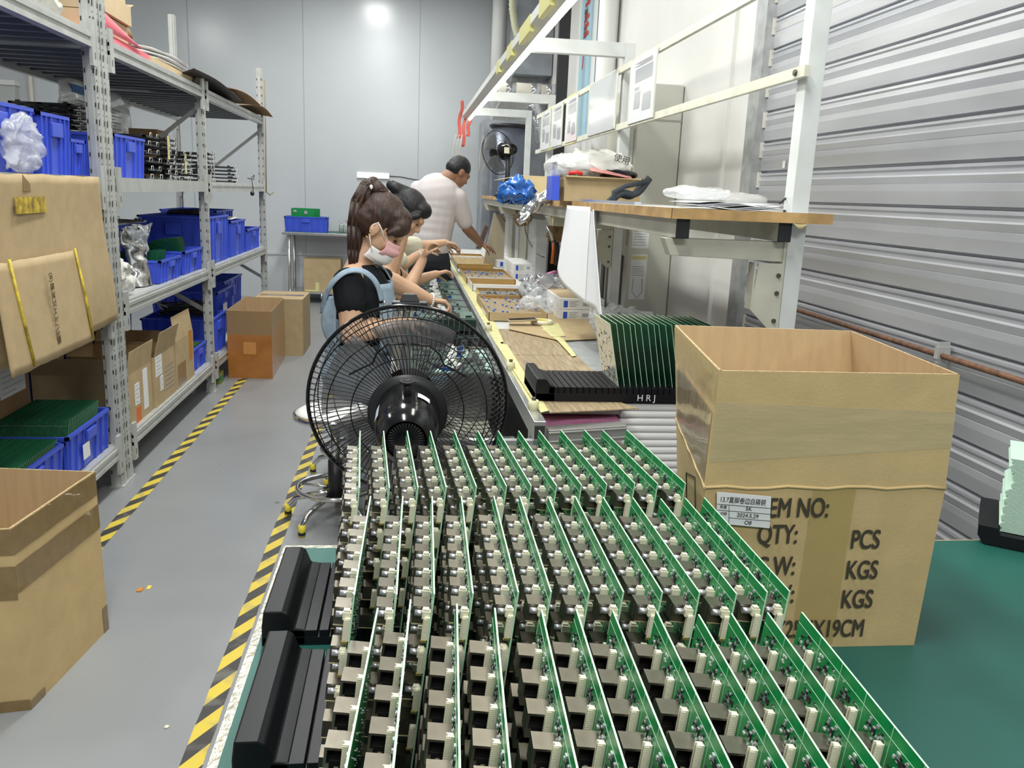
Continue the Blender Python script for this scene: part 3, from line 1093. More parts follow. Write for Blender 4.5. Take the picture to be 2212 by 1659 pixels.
def carton(x0, x1, y0, y1, z0, h, label, rz=0, m_=None, flaps=(), open_=True, group=None, inner=None, tape=None):
    """flaps: list of (side, length, angle from vertical) side in -x +x -y +y"""
    root = thing('cardboard_box', label, 'cardboard box', ((x0 + x1) / 2, (y0 + y1) / 2, z0), group)
    root.rotation_euler.z = rz
    lx, ly, t = (x1 - x0) / 2, (y1 - y0) / 2, .004
    ms = [m_ or card, inner or card_in]
    m = MB()
    lo = [(-lx, -ly, 0), (lx, -ly, 0), (lx, ly, 0), (-lx, ly, 0)]
    hi = [(a, b_, h) for a, b_, c in lo]
    li = [(-lx + t, -ly + t, t), (lx - t, -ly + t, t), (lx - t, ly - t, t), (-lx + t, ly - t, t)]
    hh = [(a, b_, h) for a, b_, c in li]
    for i in range(4):
        j = (i + 1) % 4
        m.add([lo[i], lo[j], hi[j], hi[i]], [(0, 1, 2, 3)], 0)
        if open_:
            m.add([li[i], li[j], hh[j], hh[i]], [(3, 2, 1, 0)], 1)
            m.add([hi[i], hi[j], hh[j], hh[i]], [(0, 1, 2, 3)], 0)
    m.add(lo, [(3, 2, 1, 0)], 0)
    if open_:
        m.add(li, [(0, 1, 2, 3)], 1)
    else:
        m.add(hi, [(0, 1, 2, 3)], 0)
        m.box(-lx, lx, -.001, .001, h, h + .0008, 1)
    m.build('box_body', ms, root)
    for sd, ln, ang in flaps:
        m = MB()
        a = math.radians(ang)
        dz, do = ln * math.cos(a), ln * math.sin(a)
        if sd[1] == 'x':
            s = 1 if sd[0] == '+' else -1
            X = s * lx
            m.slab((X, -ly, h), (X, ly, h), (X + s * do, ly, h + dz), (X + s * do, -ly, h + dz), .003 * s)
        else:
            s = 1 if sd[0] == '+' else -1
            Y = s * ly
            m.slab((-lx, Y, h), (lx, Y, h), (lx, Y + s * do, h + dz), (-lx, Y + s * do, h + dz), -.003 * s)
        m.build('flap', ms[0], root)
    if tape:
        for (u0, u1, v0, v1, side) in tape:
            m = MB()
            if side == '+x':
                m.box(lx, lx + .0012, -ly + 2 * ly * u0, -ly + 2 * ly * u1, h * v0, h * v1)
            else:
                m.box(-lx + 2 * lx * u0, -lx + 2 * lx * u1, -ly - .0012, -ly, h * v0, h * v1)
            m.build('tape_strip', tape_b, root)
    return root


def stick(root, name, m_, box_, lab_=None, idx=None):
    o = MB().box(*box_).build(name, m_, root)
    if lab_:
        o['label'] = lab_
    return o


lblm = mat('sticker_paper', (0.74, 0.75, 0.76), 0.6)
greytext = mat('grey_print', (0.25, 0.25, 0.26), 0.7)


def printed(root, x, y0, y1, z0, z1, name='paper_label', lines=5, m_=None):
    """a paper label on a face looking towards +x, with printed lines and a barcode block"""
    o = MB().box(x, x + .0015, y0, y1, z0, z1).build(name, m_ or lblm, root)
    m = MB()
    for k in range(lines):
        z = z1 - (z1 - z0) * (k + .6) / (lines + .4)
        m.box(x + .0015, x + .0019, y0 + (y1 - y0) * .1, y0 + (y1 - y0) * (.9 if k % 2 else .6), z - .0014, z + .0014)
    m.build('printed_lines', greytext, o)
    return o


# ---- far rack, shelf at 1.555
z2 = LEV[2] + .001
crate(-2.05, -1.475, 4.58, 5.12, z2, .215, 'blue crate on the upper shelf right beside the double rack posts')


def fixture_mesh():
    m = MB()
    w, d = .17, .13
    m.box(-w, w, -d, -d + .02, 0, .012); m.box(-w, w, d - .02, d, 0, .012)
    m.box(-w, -w + .02, -d, d, 0, .012); m.box(w - .02, w, -d, d, 0, .012)
    m.box(-w * .9, w * .9, -.008, .008, 0, .010)
    m.box(-.012, .012, -d, d, .002, .010)
    for x in (-w + .04, w - .04):
        for y in (-d + .03, d - .03):
            m.box(x - .01, x + .01, y - .01, y + .01, .012, .022)
    return m


def fixture(name='black_fixture_frame'):
    root = bpy.data.objects.new(name, None)
    COL.objects.link(root)
    root.empty_display_size = .03
    fixture_mesh().build('frame', blackp, root)
    for s in (-1, 1):
        m = MB()
        m.tube([(.172, s * .08 - .02, .004), (.186, s * .08 - .02, .004), (.186, s * .08 - .02, .026), (.186, s * .08 + .02, .026), (.186, s * .08 + .02, .004), (.172, s * .08 + .02, .004)], .0028, n=6)
        m.build('wire_handle', steel, root)
    return root


fx0 = fixture()
first = True
NUMS = ['first', 'second', 'third', 'fourth', 'fifth', 'sixth', 'seventh', 'eighth', 'ninth', 'tenth', 'eleventh', 'twelfth', 'thirteenth', 'fourteenth']


def fx_stack(x, y, z, n, dz, rzs, where):
    global first
    for k in range(n):
        o = fx0 if first else copy_tree(fx0)
        first = False
        o.location = (x + random.uniform(-.01, .01), y + random.uniform(-.008, .008), z + k * dz)
        o.rotation_euler.z = rzs + random.uniform(-.06, .06)
        pos = 'lowest' if k == 0 else 'topmost' if k == n - 1 else NUMS[k]
        tag(o, 'black fixture frame, %s %s in the stack %s' % (pos, '' if k in (0, n - 1) else 'from bottom', where), 'fixture frame', 'black fixture frames stacked %s' % where)
        o['label'] = ' '.join(o['label'].split())


fx_stack(-1.68, 5.36, z2, 6, .047, .0, 'beside the upper blue crate')
fx_stack(-1.68, 5.72, z2, 9, .030, .05, 'midway on upper shelf')
fx_stack(-1.68, 6.08, z2, 5, .040, -.05, 'left of middle post')
fx_stack(-2.06, 5.34, z2, 14, .0295, .0, 'behind the blue crate')
fx_stack(-2.06, 6.02, z2, 4, .040, .0, 'behind the middle post')
fx_stack(-1.68, 6.86, z2, 7, .033, .08, 'right of middle post')
fx_stack(-1.68, 7.75, z2, 5, .030, .25, 'at upper shelf end')
for i, (p, q) in enumerate((((-1.488, 5.62, 1.68), .14), ((-1.488, 6.02, 1.60), .13))):
    m = MB(); m.box(0, .002, -.02, .025, 0, q); m.box(0, .002, .025, .06, q * .5, q * .62)
    o = m.build('yellow_tape_strip', ytape); o.location = p
    tag(o, 'strip of yellow tape hanging on the black frames %s' % ('in the middle of the upper shelf' if i == 0 else 'beside the rack middle post'), 'tape')
c = MB()
c.tube([at(535, 385, 'x', -1.46), at(548, 388, 'x', -1.45), at(549, 378, 'x', -1.45), at(543, 384, 'x', -1.45), at(546, 400, 'x', -1.428), at(547, 416, 'x', -1.428)], .004, n=6)
c.ball(at(545, 418, 'x', -1.425), (.02, .02, .022), n=10)
tag(c.build('coiled_cable', blackp), 'black cable end hanging over the upper shelf beam', 'cable')
c = MB(); c.tube([at(571, 173, 'x', -1.436) + Vector((0, .03, 0)), at(574, 300, 'x', -1.43), at(575, 415, 'x', -1.43), at(583, 421, 'x', -1.41), at(590, 416, 'x', -1.40)], .006, n=6)
tag(c.build('hanging_strap', mat('brown_strap', (.30, .20, .08), .6)), 'thin strap hanging down the last rack post with a curled end', 'strap')
# brown carton and printed bag behind
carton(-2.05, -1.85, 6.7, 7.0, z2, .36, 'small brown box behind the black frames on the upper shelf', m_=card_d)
bagm = mat('printed_polybag', (0.80, 0.82, 0.84), 0.25, alpha=0.75, bump=0.4, bump_s=18, coat=.5)


def crumple(x0, x1, y0, y1, z0, z1, amp, seed, n=26, flat=False):
    """a filled, crumpled pillow shape"""
    def fn(u, v):
        a = 2 * PI * u
        ph = PI * v
        sx = abs(math.sin(ph)) ** .6
        x = (x0 + x1) / 2 + (x1 - x0) / 2 * sx * math.copysign(abs(math.cos(a)) ** .75, math.cos(a))
        y = (y0 + y1) / 2 + (y1 - y0) / 2 * sx * math.copysign(abs(math.sin(a)) ** .75, math.sin(a))
        z = z0 + (z1 - z0) * (1 - (v * 1.0)) if not flat else z0 + (z1 - z0) * (.5 + .5 * math.cos(ph))
        d = noise.noise_vector(Vector((x * 17 + seed, y * 17, z * 17))) * amp + noise.noise_vector(Vector((x * 45 + seed, y * 45, z * 45))) * amp * .5
        q = Vector((x, y, z)) + d
        q.z = max(q.z, z0 + .001)
        return q
    return fn


def bag(name, label, m_, x0, x1, y0, y1, z0, z1, amp=.025, seed=1, cat='plastic bag', n=30, group=None):
    m = MB(); m.sheet(crumple(x0, x1, y0, y1, z0, z1, amp, seed, flat=True), n, n)
    o = m.build(name, m_)
    recenter(o)
    tag(o, label, cat, group)
    return o


clear = mat('clear_plastic_film', (0.88, 0.90, 0.92), 0.12, alpha=0.38, bump=0.5, bump_s=24, coat=.8)
silverbag = mat('silver_antistatic_film', (0.55, 0.56, 0.57), 0.13, 0.85, bump=0.6, bump_s=14, stretch=(1, 1, .5))
t = MB()
t.sheet(lambda u, v: Vector((-2.12 + .03 * noise.noise(Vector((u * 6, v * 6, 3))), 5.65 + u * 1.35, 1.82 + v * .34 * (1 - .12 * abs(2 * u - 1)) + .02 * math.sin(u * 9))), 30, 14)
pb_ = t.build('printed_bag', bagm, solid=.002)
recenter(pb_)
tag(pb_, 'white printed polythene bag leaning behind the black frames on the upper shelf', 'plastic bag')
t = MB()
for k in range(9):
    t.box(.012, .014, -.45 + .03 * (k % 3), .40 - .12 * (k % 2), .05 + k * .022, .056 + k * .022)
t.box(.012, .014, -.5, .1, .27, .32, 1)
t.build('bag_print', [greytext, mat('blue_print', (.05, .2, .5), .5)], pb_)

# ---- top shelf, far rack
z3 = LEV[3] + .001
for k, (dx, dy) in enumerate(((0, 0), (.02, .012), (.0, -.008), (.03, .01))):
    carton(-1.90 + dx, -1.53 + dx, 4.60 + dy, 5.08 + dy, z3 + .052 + k * .106, .10, 'flat brown carton on the top shelf, %s of four' % ('lowest', 'second', 'third', 'topmost')[k], m_=card_l, open_=False, flaps=(('+y', .06, 50 + 20 * (k % 2)),), group='flat cartons stacked on the top shelf')
m = MB()
m.box(-1.9, -1.49, 4.52, 5.32, 0, .05)
m.sheet(lambda u, v: Vector((-1.482 + .012 * math.sin(v * 3), 4.52 + .62 * u, .055 + .09 * (1 - u) * v)), 10, 4)
o = m.build('pink_foam_sheet', mat('pink_foam', (0.72, 0.16, 0.20), 0.7, noise_s=8, noise_a=.1), bevel=.012); o.location.z = z3
tag(recenter(o), 'pink foam sheet under the flat cartons on the top shelf', 'foam sheet')
o = bag('brown_paper_bundle', 'crumpled brown paper bundle on the top shelf behind the pink foam', card_d, -1.72, -1.56, 5.12, 5.30, z3 + .051, z3 + .20, .02, 4, 'paper')
for k in range(3):
    m = MB(); m.sheet(crumple(-1.95, -1.50, 5.36 + k * .03, 6.52 + k * .03, z3 + .06 + k * .026, z3 + .084 + k * .026, .006, k, flat=True), 28, 10)
    o = m.build('white_foam_sheet', mat('white_foam', (0.78, 0.77, 0.76), 0.7)); recenter(o)
    tag(o, 'soft white foam sheet on the top shelf, %s of the pile' % ('bottom', 'middle', 'top')[k], 'foam sheet', 'white foam sheets on the top shelf')
carton(-1.80, -1.50, 5.40, 6.45, z3, .055, 'shallow brown carton under the white foam on the top shelf', m_=card_l, open_=False)
dk = mat('dark_sheet', (0.05, 0.045, 0.045), .6)
for k, (pp, lab_) in enumerate(((((-1.90, 6.7, .02), (-1.38, 5.9, .06), (-1.36, 7.35, .05), (-1.90, 7.4, .02)), 'dark folded cardboard sheet on the top shelf beside the white foam'),
                                (((-1.90, 7.1, .06), (-1.36, 6.9, .10), (-1.33, 8.1, .045), (-1.9, 8.1, .06)), 'bent brown cardboard sheet sticking out over the top shelf edge'),
                                (((-1.90, 8.15, .02), (-1.38, 8.15, .05), (-1.34, 8.86, .05), (-1.9, 8.8, .02)), 'thin cardboard sheet at the far end of the top shelf'))):
    a, b_, c, d = [Vector(q) + Vector((0, 0, z3)) for q in pp]
    m = MB()
    m.sheet(lambda u, v: a.lerp(b_, u).lerp(d.lerp(c, u), v) + Vector((0, 0, -.05 * max(0, u - .55) * (v if k != 1 else 1 - v) * 2 + .03 * math.sin(v * PI) * u)), 14, 18)
    o = m.build('cardboard_sheet', dk if k == 0 else card_d, solid=.006)
    recenter(o)
    tag(o, lab_, 'cardboard sheet')

# ---- middle shelf, far rack
z1 = LEV[1] + .001
crate(-2.24, -1.86, 4.50, 5.02, z1, .30, 'large blue crate at the back left of the middle shelf')
crate(-2.24, -1.86, 5.05, 6.36, z1, .32, 'long blue crate at the back of the middle shelf behind the green boards')
m = MB(); m.box(-2.20, -1.84, 4.55, 6.30, 0, .012)
o = m.build('grey_cover_board', mat('grey_cover', (.45, .46, .47), .4)); o.location.z = z1 + .321
tag(recenter(o), 'grey board lying across the blue crates on the middle shelf', 'board')
for k, (x, y) in enumerate(((-1.98, 5.1), (-1.95, 5.9))):
    o = copy_tree(fx0); o.location = (x, y, z1 + .334); o.rotation_euler.z = .5 + k * .8
    tag(o, 'black fixture frame lying on the grey board, %s one' % ('left' if k == 0 else 'right'), 'fixture frame')
crate(-1.84, -1.475, 5.84, 6.36, z1, .155, 'blue crate heaped with green circuit boards on the middle shelf')
crate(-1.84, -1.475, 5.28, 5.78, z1, .14, 'low blue crate of green circuit boards behind the silver bag')
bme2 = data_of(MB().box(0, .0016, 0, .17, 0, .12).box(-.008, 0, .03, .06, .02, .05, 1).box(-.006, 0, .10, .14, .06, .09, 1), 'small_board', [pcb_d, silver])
for k in range(12):
    o = bpy.data.objects.new('circuit_board', bme2); COL.objects.link(o)
    o.location = (-1.80 + .012 * k, 5.88 + .034 * k, z1 + .07 + .012 * (k % 3)); o.rotation_euler = (.1, .7 - .1 * k, -1.3 + .07 * k)
    tag(o, 'loose green circuit board heaped in the blue crate on the middle shelf', 'circuit board', 'loose boards heaped in the middle shelf crate')
for k in range(6):
    o = bpy.data.objects.new('circuit_board', bme2); COL.objects.link(o)
    o.location = (-1.80 + .03 * k, 5.30 + .03 * k, z1 + .07); o.rotation_euler = (.0, .2, -1.2 + .1 * k)
    tag(o, 'loose green circuit board in the low blue crate by the silver bag', 'circuit board', 'loose boards in the low crate')
# bags
silv = MB()


def sbag(u, v):
    a = 2 * PI * u
    w = .15 + .12 * v ** 2 - .07 * math.sin(PI * min(1, v * 1.3))
    d = .07 * (1 - v) ** .8 + .012
    x = -1.60 + d * math.cos(a); y = 5.20 + w * math.sin(a) + .06 * v
    z = z1 + .001 + .34 * v
    return Vector((x, y, z)) + noise.noise_vector(Vector((u * 7, v * 6, 2))) * .03 * (.3 + v)


silv.sheet(sbag, 40, 26)
o = silv.build('silver_bag', silverbag); recenter(o)
tag(o, 'crumpled silver antistatic bag standing open on the middle shelf', 'bag')
bag('clear_bag', 'milky plastic bag slumped on the middle shelf beside the rack posts', mat('milky_film', (0.80, 0.79, 0.74), 0.3, alpha=.8, bump=.5, bump_s=20), -1.70, -1.47, 4.50, 4.84, z1, z1 + .20, .035, 8)
# second bay
crate(-1.98, -1.475, 6.54, 7.30, z1, .36, 'tall blue crate on the middle shelf just right of the rack middle post')
crate(-1.98, -1.475, 7.36, 8.02, z1, .30, 'tall blue crate with white foam lid on the middle shelf')
m = MB(); m.sheet(crumple(-1.95, -1.5, 7.40, 7.98, z1 + .302, z1 + .33, .01, 9, flat=True), 20, 8)
o = m.build('foam_pad', mat('white_foam')); recenter(o); tag(o, 'white foam pad on top of the tall blue crate', 'foam sheet')
crate(-1.70, -1.475, 8.08, 8.78, z1, .20, 'small blue crate at the right end of the middle shelf')
crate(-2.24, -1.74, 8.06, 8.84, z1, .36, 'big blue crate at the far end of the middle shelf')
bag('dark_cloth', 'dark cloth lying over the big far crate on the middle shelf', blackp, -1.85, -1.55, 6.7, 7.1, z1 + .361, z1 + .40, .012, 3, 'cloth')

# ---- low shelf, far rack
z0 = LEV[0] + .001
b1 = carton(-1.95, -1.47, 4.54, 4.96, z0, .29, 'open brown carton with an orange sticker on the low shelf beside the posts', flaps=(('+x', .13, 8), ('-x', .1, -10), ('-y', .10, 20)), m_=card)
printed(b1, .24, -.10, -.02, .10, .22)
stick(b1, 'orange_sticker', mat('orange_sticker', (.62, .14, .03), .6), (.24, .2415, -.09, -.01, .0, .085), 'orange square sticker')
stick(b1, 'white_panel', lblm, (.24, .2415, .05, .13, .04, .27), 'blank white panel')
b2 = carton(-1.95, -1.46, 5.00, 5.42, z0, .30, 'open brown carton with white shipping labels on the low shelf, middle of three', flaps=(('+x', .15, 14), ('-x', .1, -10)), m_=card)
printed(b2, .245, -.20, -.07, .18, .30); printed(b2, .245, -.12, -.06, .08, .17)
m = MB()
for k in range(6):
    m.box(.245, .2462, -.02, .17, .06 + k * .028, .066 + k * .028)
m.build('printed_lines', greytext, b2)
b3 = carton(-1.95, -1.46, 5.46, 5.90, z0, .31, 'open brown carton taped in yellow on the low shelf next to the blue crate', flaps=(('+x', .16, -8), ('-x', .1, -10)), m_=card, tape=((.05, .5, .0, .5, '+x'),))
stick(b3, 'orange_tape', mat('orange_tape', (.50, .22, .04), .35), (.245, .2465, .10, .19, .13, .33), 'orange tape patch')
cr_ = crate(-1.90, -1.475, 5.95, 6.36, z0, .165, 'blue crate with rows of green and yellow boards on the low shelf')
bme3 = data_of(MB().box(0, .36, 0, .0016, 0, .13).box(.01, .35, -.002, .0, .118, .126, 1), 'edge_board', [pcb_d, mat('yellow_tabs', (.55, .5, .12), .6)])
for k in range(14):
    o = bpy.data.objects.new('circuit_board', bme3); COL.objects.link(o)
    o.location = (-1.87, 5.98 + .026 * k, z0 + .03); o.rotation_euler.x = -.15
    tag(o, 'green board with yellow tabs upright in the low shelf crate', 'circuit board', 'boards upright in the low shelf crate')
crate(-2.24, -1.97, 4.6, 5.3, z0, .33, 'blue crate at the back of the low shelf behind the brown cartons')
crate(-2.24, -1.97, 5.4, 6.3, z0, .44, 'long tall blue crate at the back of the low shelf')
crate(-2.00, -1.475, 6.54, 7.08, z0, .29, 'blue crate on the low shelf hidden partly by the orange taped carton')
crate(-2.10, -1.60, 7.14, 7.80, z0, .20, 'low blue crate behind the orange taped carton')
cx2 = crate(-2.10, -1.56, 7.16, 7.80, z0 + .201, .22, 'blue crate with white label stacked above the low crate')
printed(cx2, .296, -.25, -.10, .03, .12)
crate(-2.15, -1.65, 7.85, 8.7, z0, .43, 'deep blue crate at the far end of the low shelf')
for k in range(4):
    o = copy_tree(fx0); o.location = (-1.74, 6.80, z0 + .294 + k * .024); o.rotation_euler.z = .2 * k
    tag(o, 'black fixture frame on the low shelf crate, %s of four' % ('lowest', 'second', 'third', 'top')[k], 'fixture frame')
m = MB(); m.box(-.05, .05, -.06, .06, 0, .09); m.box(-.02, .051, -.061, .061, .03, .06, 1)
o = m.build('tape_dispenser_box', [mat('olive_box', (.20, .22, .05), .6), mat('green_box', (.03, .2, .06), .6)]); o.location = (-1.50, 6.70, 0)
tag(o, 'small olive and green box on the floor under the rack', 'box')

# ---- cartons on the floor by the rack end
orange = mat('orange_taped_cardboard', (0.40, 0.155, 0.035), 0.28, coat=.5, noise_s=9, noise_a=.12, bump=.08, bump_s=30)
of = thing('cardboard_box', 'open carton wrapped in orange tape on the floor at the end of the striped tape', 'cardboard box', (-1.26, 7.32, 0))
m = MB()
lo = [Vector(q) for q in ((-.176, -.44, 0), (.178, -.46, 0), (.15, .44, 0), (-.19, .44, 0))]
md1 = [q + Vector((0, 0, .36)) for q in lo]; hi = [q + Vector((0, 0, .555)) for q in lo]
for i in range(4):
    j = (i + 1) % 4
    m.add([lo[i], lo[j], md1[j], md1[i]], [(0, 1, 2, 3)], 0)
li = quad_ring(m, md1, hi, .005, 1, 2)
m.add([p + Vector((0, 0, .01)) for p in lo], [(0, 1, 2, 3)], 2)
m.build('box_body', [orange, mat('brown_taped_cardboard', (.30, .19, .09), .3, coat=.4), card_in], of)
stick(of, 'label_patch', mat('orange_label', (.55, .25, .07), .4), (-.05, .05, -.4535, -.452, .20, .30), 'square orange label under tape')
bx = carton(-1.40, -.955, 7.85, 8.45, 0, .53, 'closed brown carton on the floor behind the orange taped one', m_=card, open_=False, tape=None)
m = MB(); m.box(-.2, .2, -.05, .05, .531, .532); m.build('tape_strip', tape_b, bx)

# ---- near rack
crate(-2.20, -1.475, 3.71, 4.04, z2, .245, 'blue crate on the upper shelf of the near rack with a plastic bag before it')
crate(-2.20, -1.50, 4.07, 4.27, z2, .16, 'smaller blue crate on the upper shelf next to the near rack post')
crate(-2.20, -1.475, 3.06, 3.68, z2, .25, 'blue crate cut by the left picture edge on the upper shelf')
bag('clear_bag', 'shiny clear plastic bag hanging on the blue crate at the left picture edge', clear, -1.47, -1.42, 3.30, 3.62, z2 + .0, z2 + .21, .03, 5)
bag('white_bag', 'white and blue plastic bag on the top shelf at the upper left', mat('milky_film'), -1.75, -1.50, 3.75, 4.22, z3, z3 + .15, .03, 6)
bag('black_bag', 'black plastic bundle on the top shelf at the upper left corner', blackp, -1.75, -1.50, 3.1, 3.5, z3, z3 + .10, .03, 7)

lc = thing('cardboard_box', 'big brown carton bulging out of the near rack with an outward hanging flap', 'cardboard box', (-1.80, 3.75, z1))
m = MB()
X0 = -1.425 + 1.80
Zb, Zt_ = .87 - z1, 1.552 - z1
body = [(-.38, -.68, 0), (X0 - .06, -.68, 0), (X0 - .06, .50, 0), (-.38, .50, 0)]
m.hexa(body, [(a, b_, Zt_ - .02) for a, b_, c in body])
m.build('box_body', card, lc)
m = MB()
m.sheet(lambda u, v: Vector((X0 + .004 + .02 * math.sin(u * PI) + .006 * math.sin(v * 7), -.75 + u * (1.16 + .14 * (1 - v)), Zb + v * (Zt_ - Zb) + .008 * noise.noise(Vector((u * 8, 0, 0))))), 30, 20)
m.build('front_panel', card, lc, solid=.006)
m = MB()
zt_ = 1.26 - z1
m.sheet(lambda u, v: Vector((X0 + .045 + .03 * (1 - v), -.75 + u * (.72 + .05 * (1 - v)), Zb - .01 + v * (zt_ - Zb) + .006 * noise.noise(Vector((u * 9, 1, 0))))), 24, 12)
m.build('hanging_flap', mat('cardboard'), lc, solid=.006)
ye = mat('yellow_green_tape', (0.55, 0.42, 0.04), .4, noise_s=30, noise_a=.5)
m = MB()
m.tube([(X0 + .051, -.05, zt_), (X0 + .07, -.02, (zt_ + Zb) / 2), (X0 + .081, .005, Zb)], .0055, n=6)
m.build('edge_tape', ye, lc)
m = MB()
m.tube([(X0 + .082, -.58, Zb), (X0 + .066, -.61, (zt_ + Zb) / 2), (X0 + .052, -.64, zt_)], .0055, n=6)
m.build('edge_tape', ye, lc)
m = MB()
m.box(X0 + .027, X0 + .029, -.50, -.24, 1.41 - z1, 1.47 - z1)
m.build('tape_label', mat('amber_tape', (.42, .30, .03), .3, noise_s=35, noise_a=.6), lc)
m = MB()
m.box(X0 + .024, X0 + .0265, -.42, -.36, 1.49 - z1, 1.555 - z1); m.build('tape_strip', tape_b, lc); m = MB(); m.box(X0 + .012, X0 + .0145, .12, .22, 1.53 - z1, 1.556 - z1)
m.build('tape_strip', tape_b, lc)
text_part('stencil_text', '(8)里发又H上八2图', .034, frame_M((X0 + .075, -.38, 1.19 - z1), (0, .12, -1), (.02, 1, .12)), mat('faded_ink', (.12, .09, .05), .8), lc, .0006, .0006)

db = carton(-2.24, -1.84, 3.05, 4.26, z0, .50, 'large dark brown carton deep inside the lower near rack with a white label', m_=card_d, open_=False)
printed(db, .201, .30, .56, .30, .44)
c1 = crate(-1.82, -1.46, 3.70, 4.24, z0, .20, 'blue crate of upright green boards at the right end of the lowest near shelf')
stick(c1, 'paper_label', lblm, (.182, .1835, -.12, -.04, .05, .12), 'torn white label')
c2 = crate(-1.82, -1.46, 3.10, 3.67, z0, .19, 'blue crate of flat-leaning green boards on the lowest near shelf')
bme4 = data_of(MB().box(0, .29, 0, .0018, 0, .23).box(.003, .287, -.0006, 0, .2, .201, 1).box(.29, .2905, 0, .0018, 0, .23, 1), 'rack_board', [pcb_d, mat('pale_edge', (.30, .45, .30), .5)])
nb = 0
for (y0_, y1_, n_, ang) in ((3.74, 4.24, 20, -.35), (3.14, 3.66, 20, -.75)):
    for k in range(n_):
        o = bpy.data.objects.new('circuit_board', bme4); COL.objects.link(o)
        o.location = (-1.785, y0_ + (y1_ - y0_ - .12) * k / n_, z0 + .035); o.rotation_euler.x = ang
        w_ = 'right' if y0_ > 3.7 else 'left'
        tag(o, 'bare green board standing in the %s crate on the lowest near shelf' % w_, 'circuit board', 'green boards in the %s lowest crate' % w_)

# ---- big open box on the floor at the left
fb = thing('open_carton', 'big open brown box with tape bands on the floor at the left', 'cardboard box', (-1.4, 2.6, 0))
O = Vector((-1.4, 2.6, 0))
lo = [Vector(q) - O for q in ((-1.75, 2.25, 0), (-1.092, 2.353, 0), (-1.029, 2.824, 0), (-1.70, 2.90, 0))]
tn, tf, tl = at(22, 1142, 'y', 2.345) - O, at(205, 1018, 'y', 2.84) - O, at(-60, 1012, 'y', 2.90) - O
hz_ = tn.z
hi = [Vector((lo[0].x - .01, lo[0].y - .01, hz_)), Vector((tn.x, tn.y, hz_)), Vector((tf.x, tf.y, hz_ + .0)), Vector((lo[3].x - .02, lo[3].y + .02, hz_))]
m = MB()
quad_ring(m, lo, hi, .006)
m.add([p + Vector((0, 0, .01)) for p in lo], [(0, 1, 2, 3)], 1)
m.build('box_body', cm, fb)


def rp(u, v, k=1, off=.0015):
    j = (k + 1) % 4
    p_ = lo[k].lerp(lo[j], u).lerp(hi[k].lerp(hi[j], u), v)
    n_ = (lo[j] - lo[k]).cross(Vector((0, 0, 1))).normalized()
    return p_ + n_ * off


for (k, v0, v1) in ((1, .86, .995), (1, .655, .80), (0, .86, .995), (0, .62, .80), (0, .0, .06), (1, .0, .05)):
    u1 = .16 if (k == 1 and v0 == 0) else 1
    m = MB()
    m.sheet(lambda u, v: rp(u * u1, v0 + (v1 - v0) * v + .006 * noise.noise(Vector((u * 5, 3, k))), k, .0015 + .0006 * noise.noise(Vector((u * 20, v * 9, 1)))), 30, 4)
    m.build('tape_band', tape_b, fb)
m = MB(); m.sheet(lambda u, v: rp(.93 + .07 * u, .0 + v * .16, 1, .0018), 2, 4); m.build('tape_patch', tape_b, fb)
# ================================================================ WORKBENCH, CONVEYOR AND WHAT LIES ON THEM
ZW = 0.80            # bench surface
ZS = 1.53            # upper shelf surface
fr = mat('bench_frame_paint', (0.60, 0.62, 0.61), 0.4, noise_s=8, noise_a=.08)
fr2 = mat('beige_frame_paint', (0.50, 0.49, 0.41), 0.42, noise_s=8, noise_a=.1)
woodedge = mat('worn_board_edge', (0.46, 0.29, 0.12), 0.6, noise_s=12, noise_a=.3)
shelftop = mat('shelf_laminate', (0.55, 0.56, 0.55), .5)


def flat_poly(px, z, th, name, m_, label, cat, group=None):
    """a thin sheet lying on z whose corners the photo shows at px"""
    pts = [at(x, y, 'z', z) for x, y in px]
    m = MB()
    m.prism([Vector((p.x, p.y, z)) for p in pts], (0, 0, th))
    o = m.build(name, m_)
    recenter(o)
    return tag(o, label, cat, group)


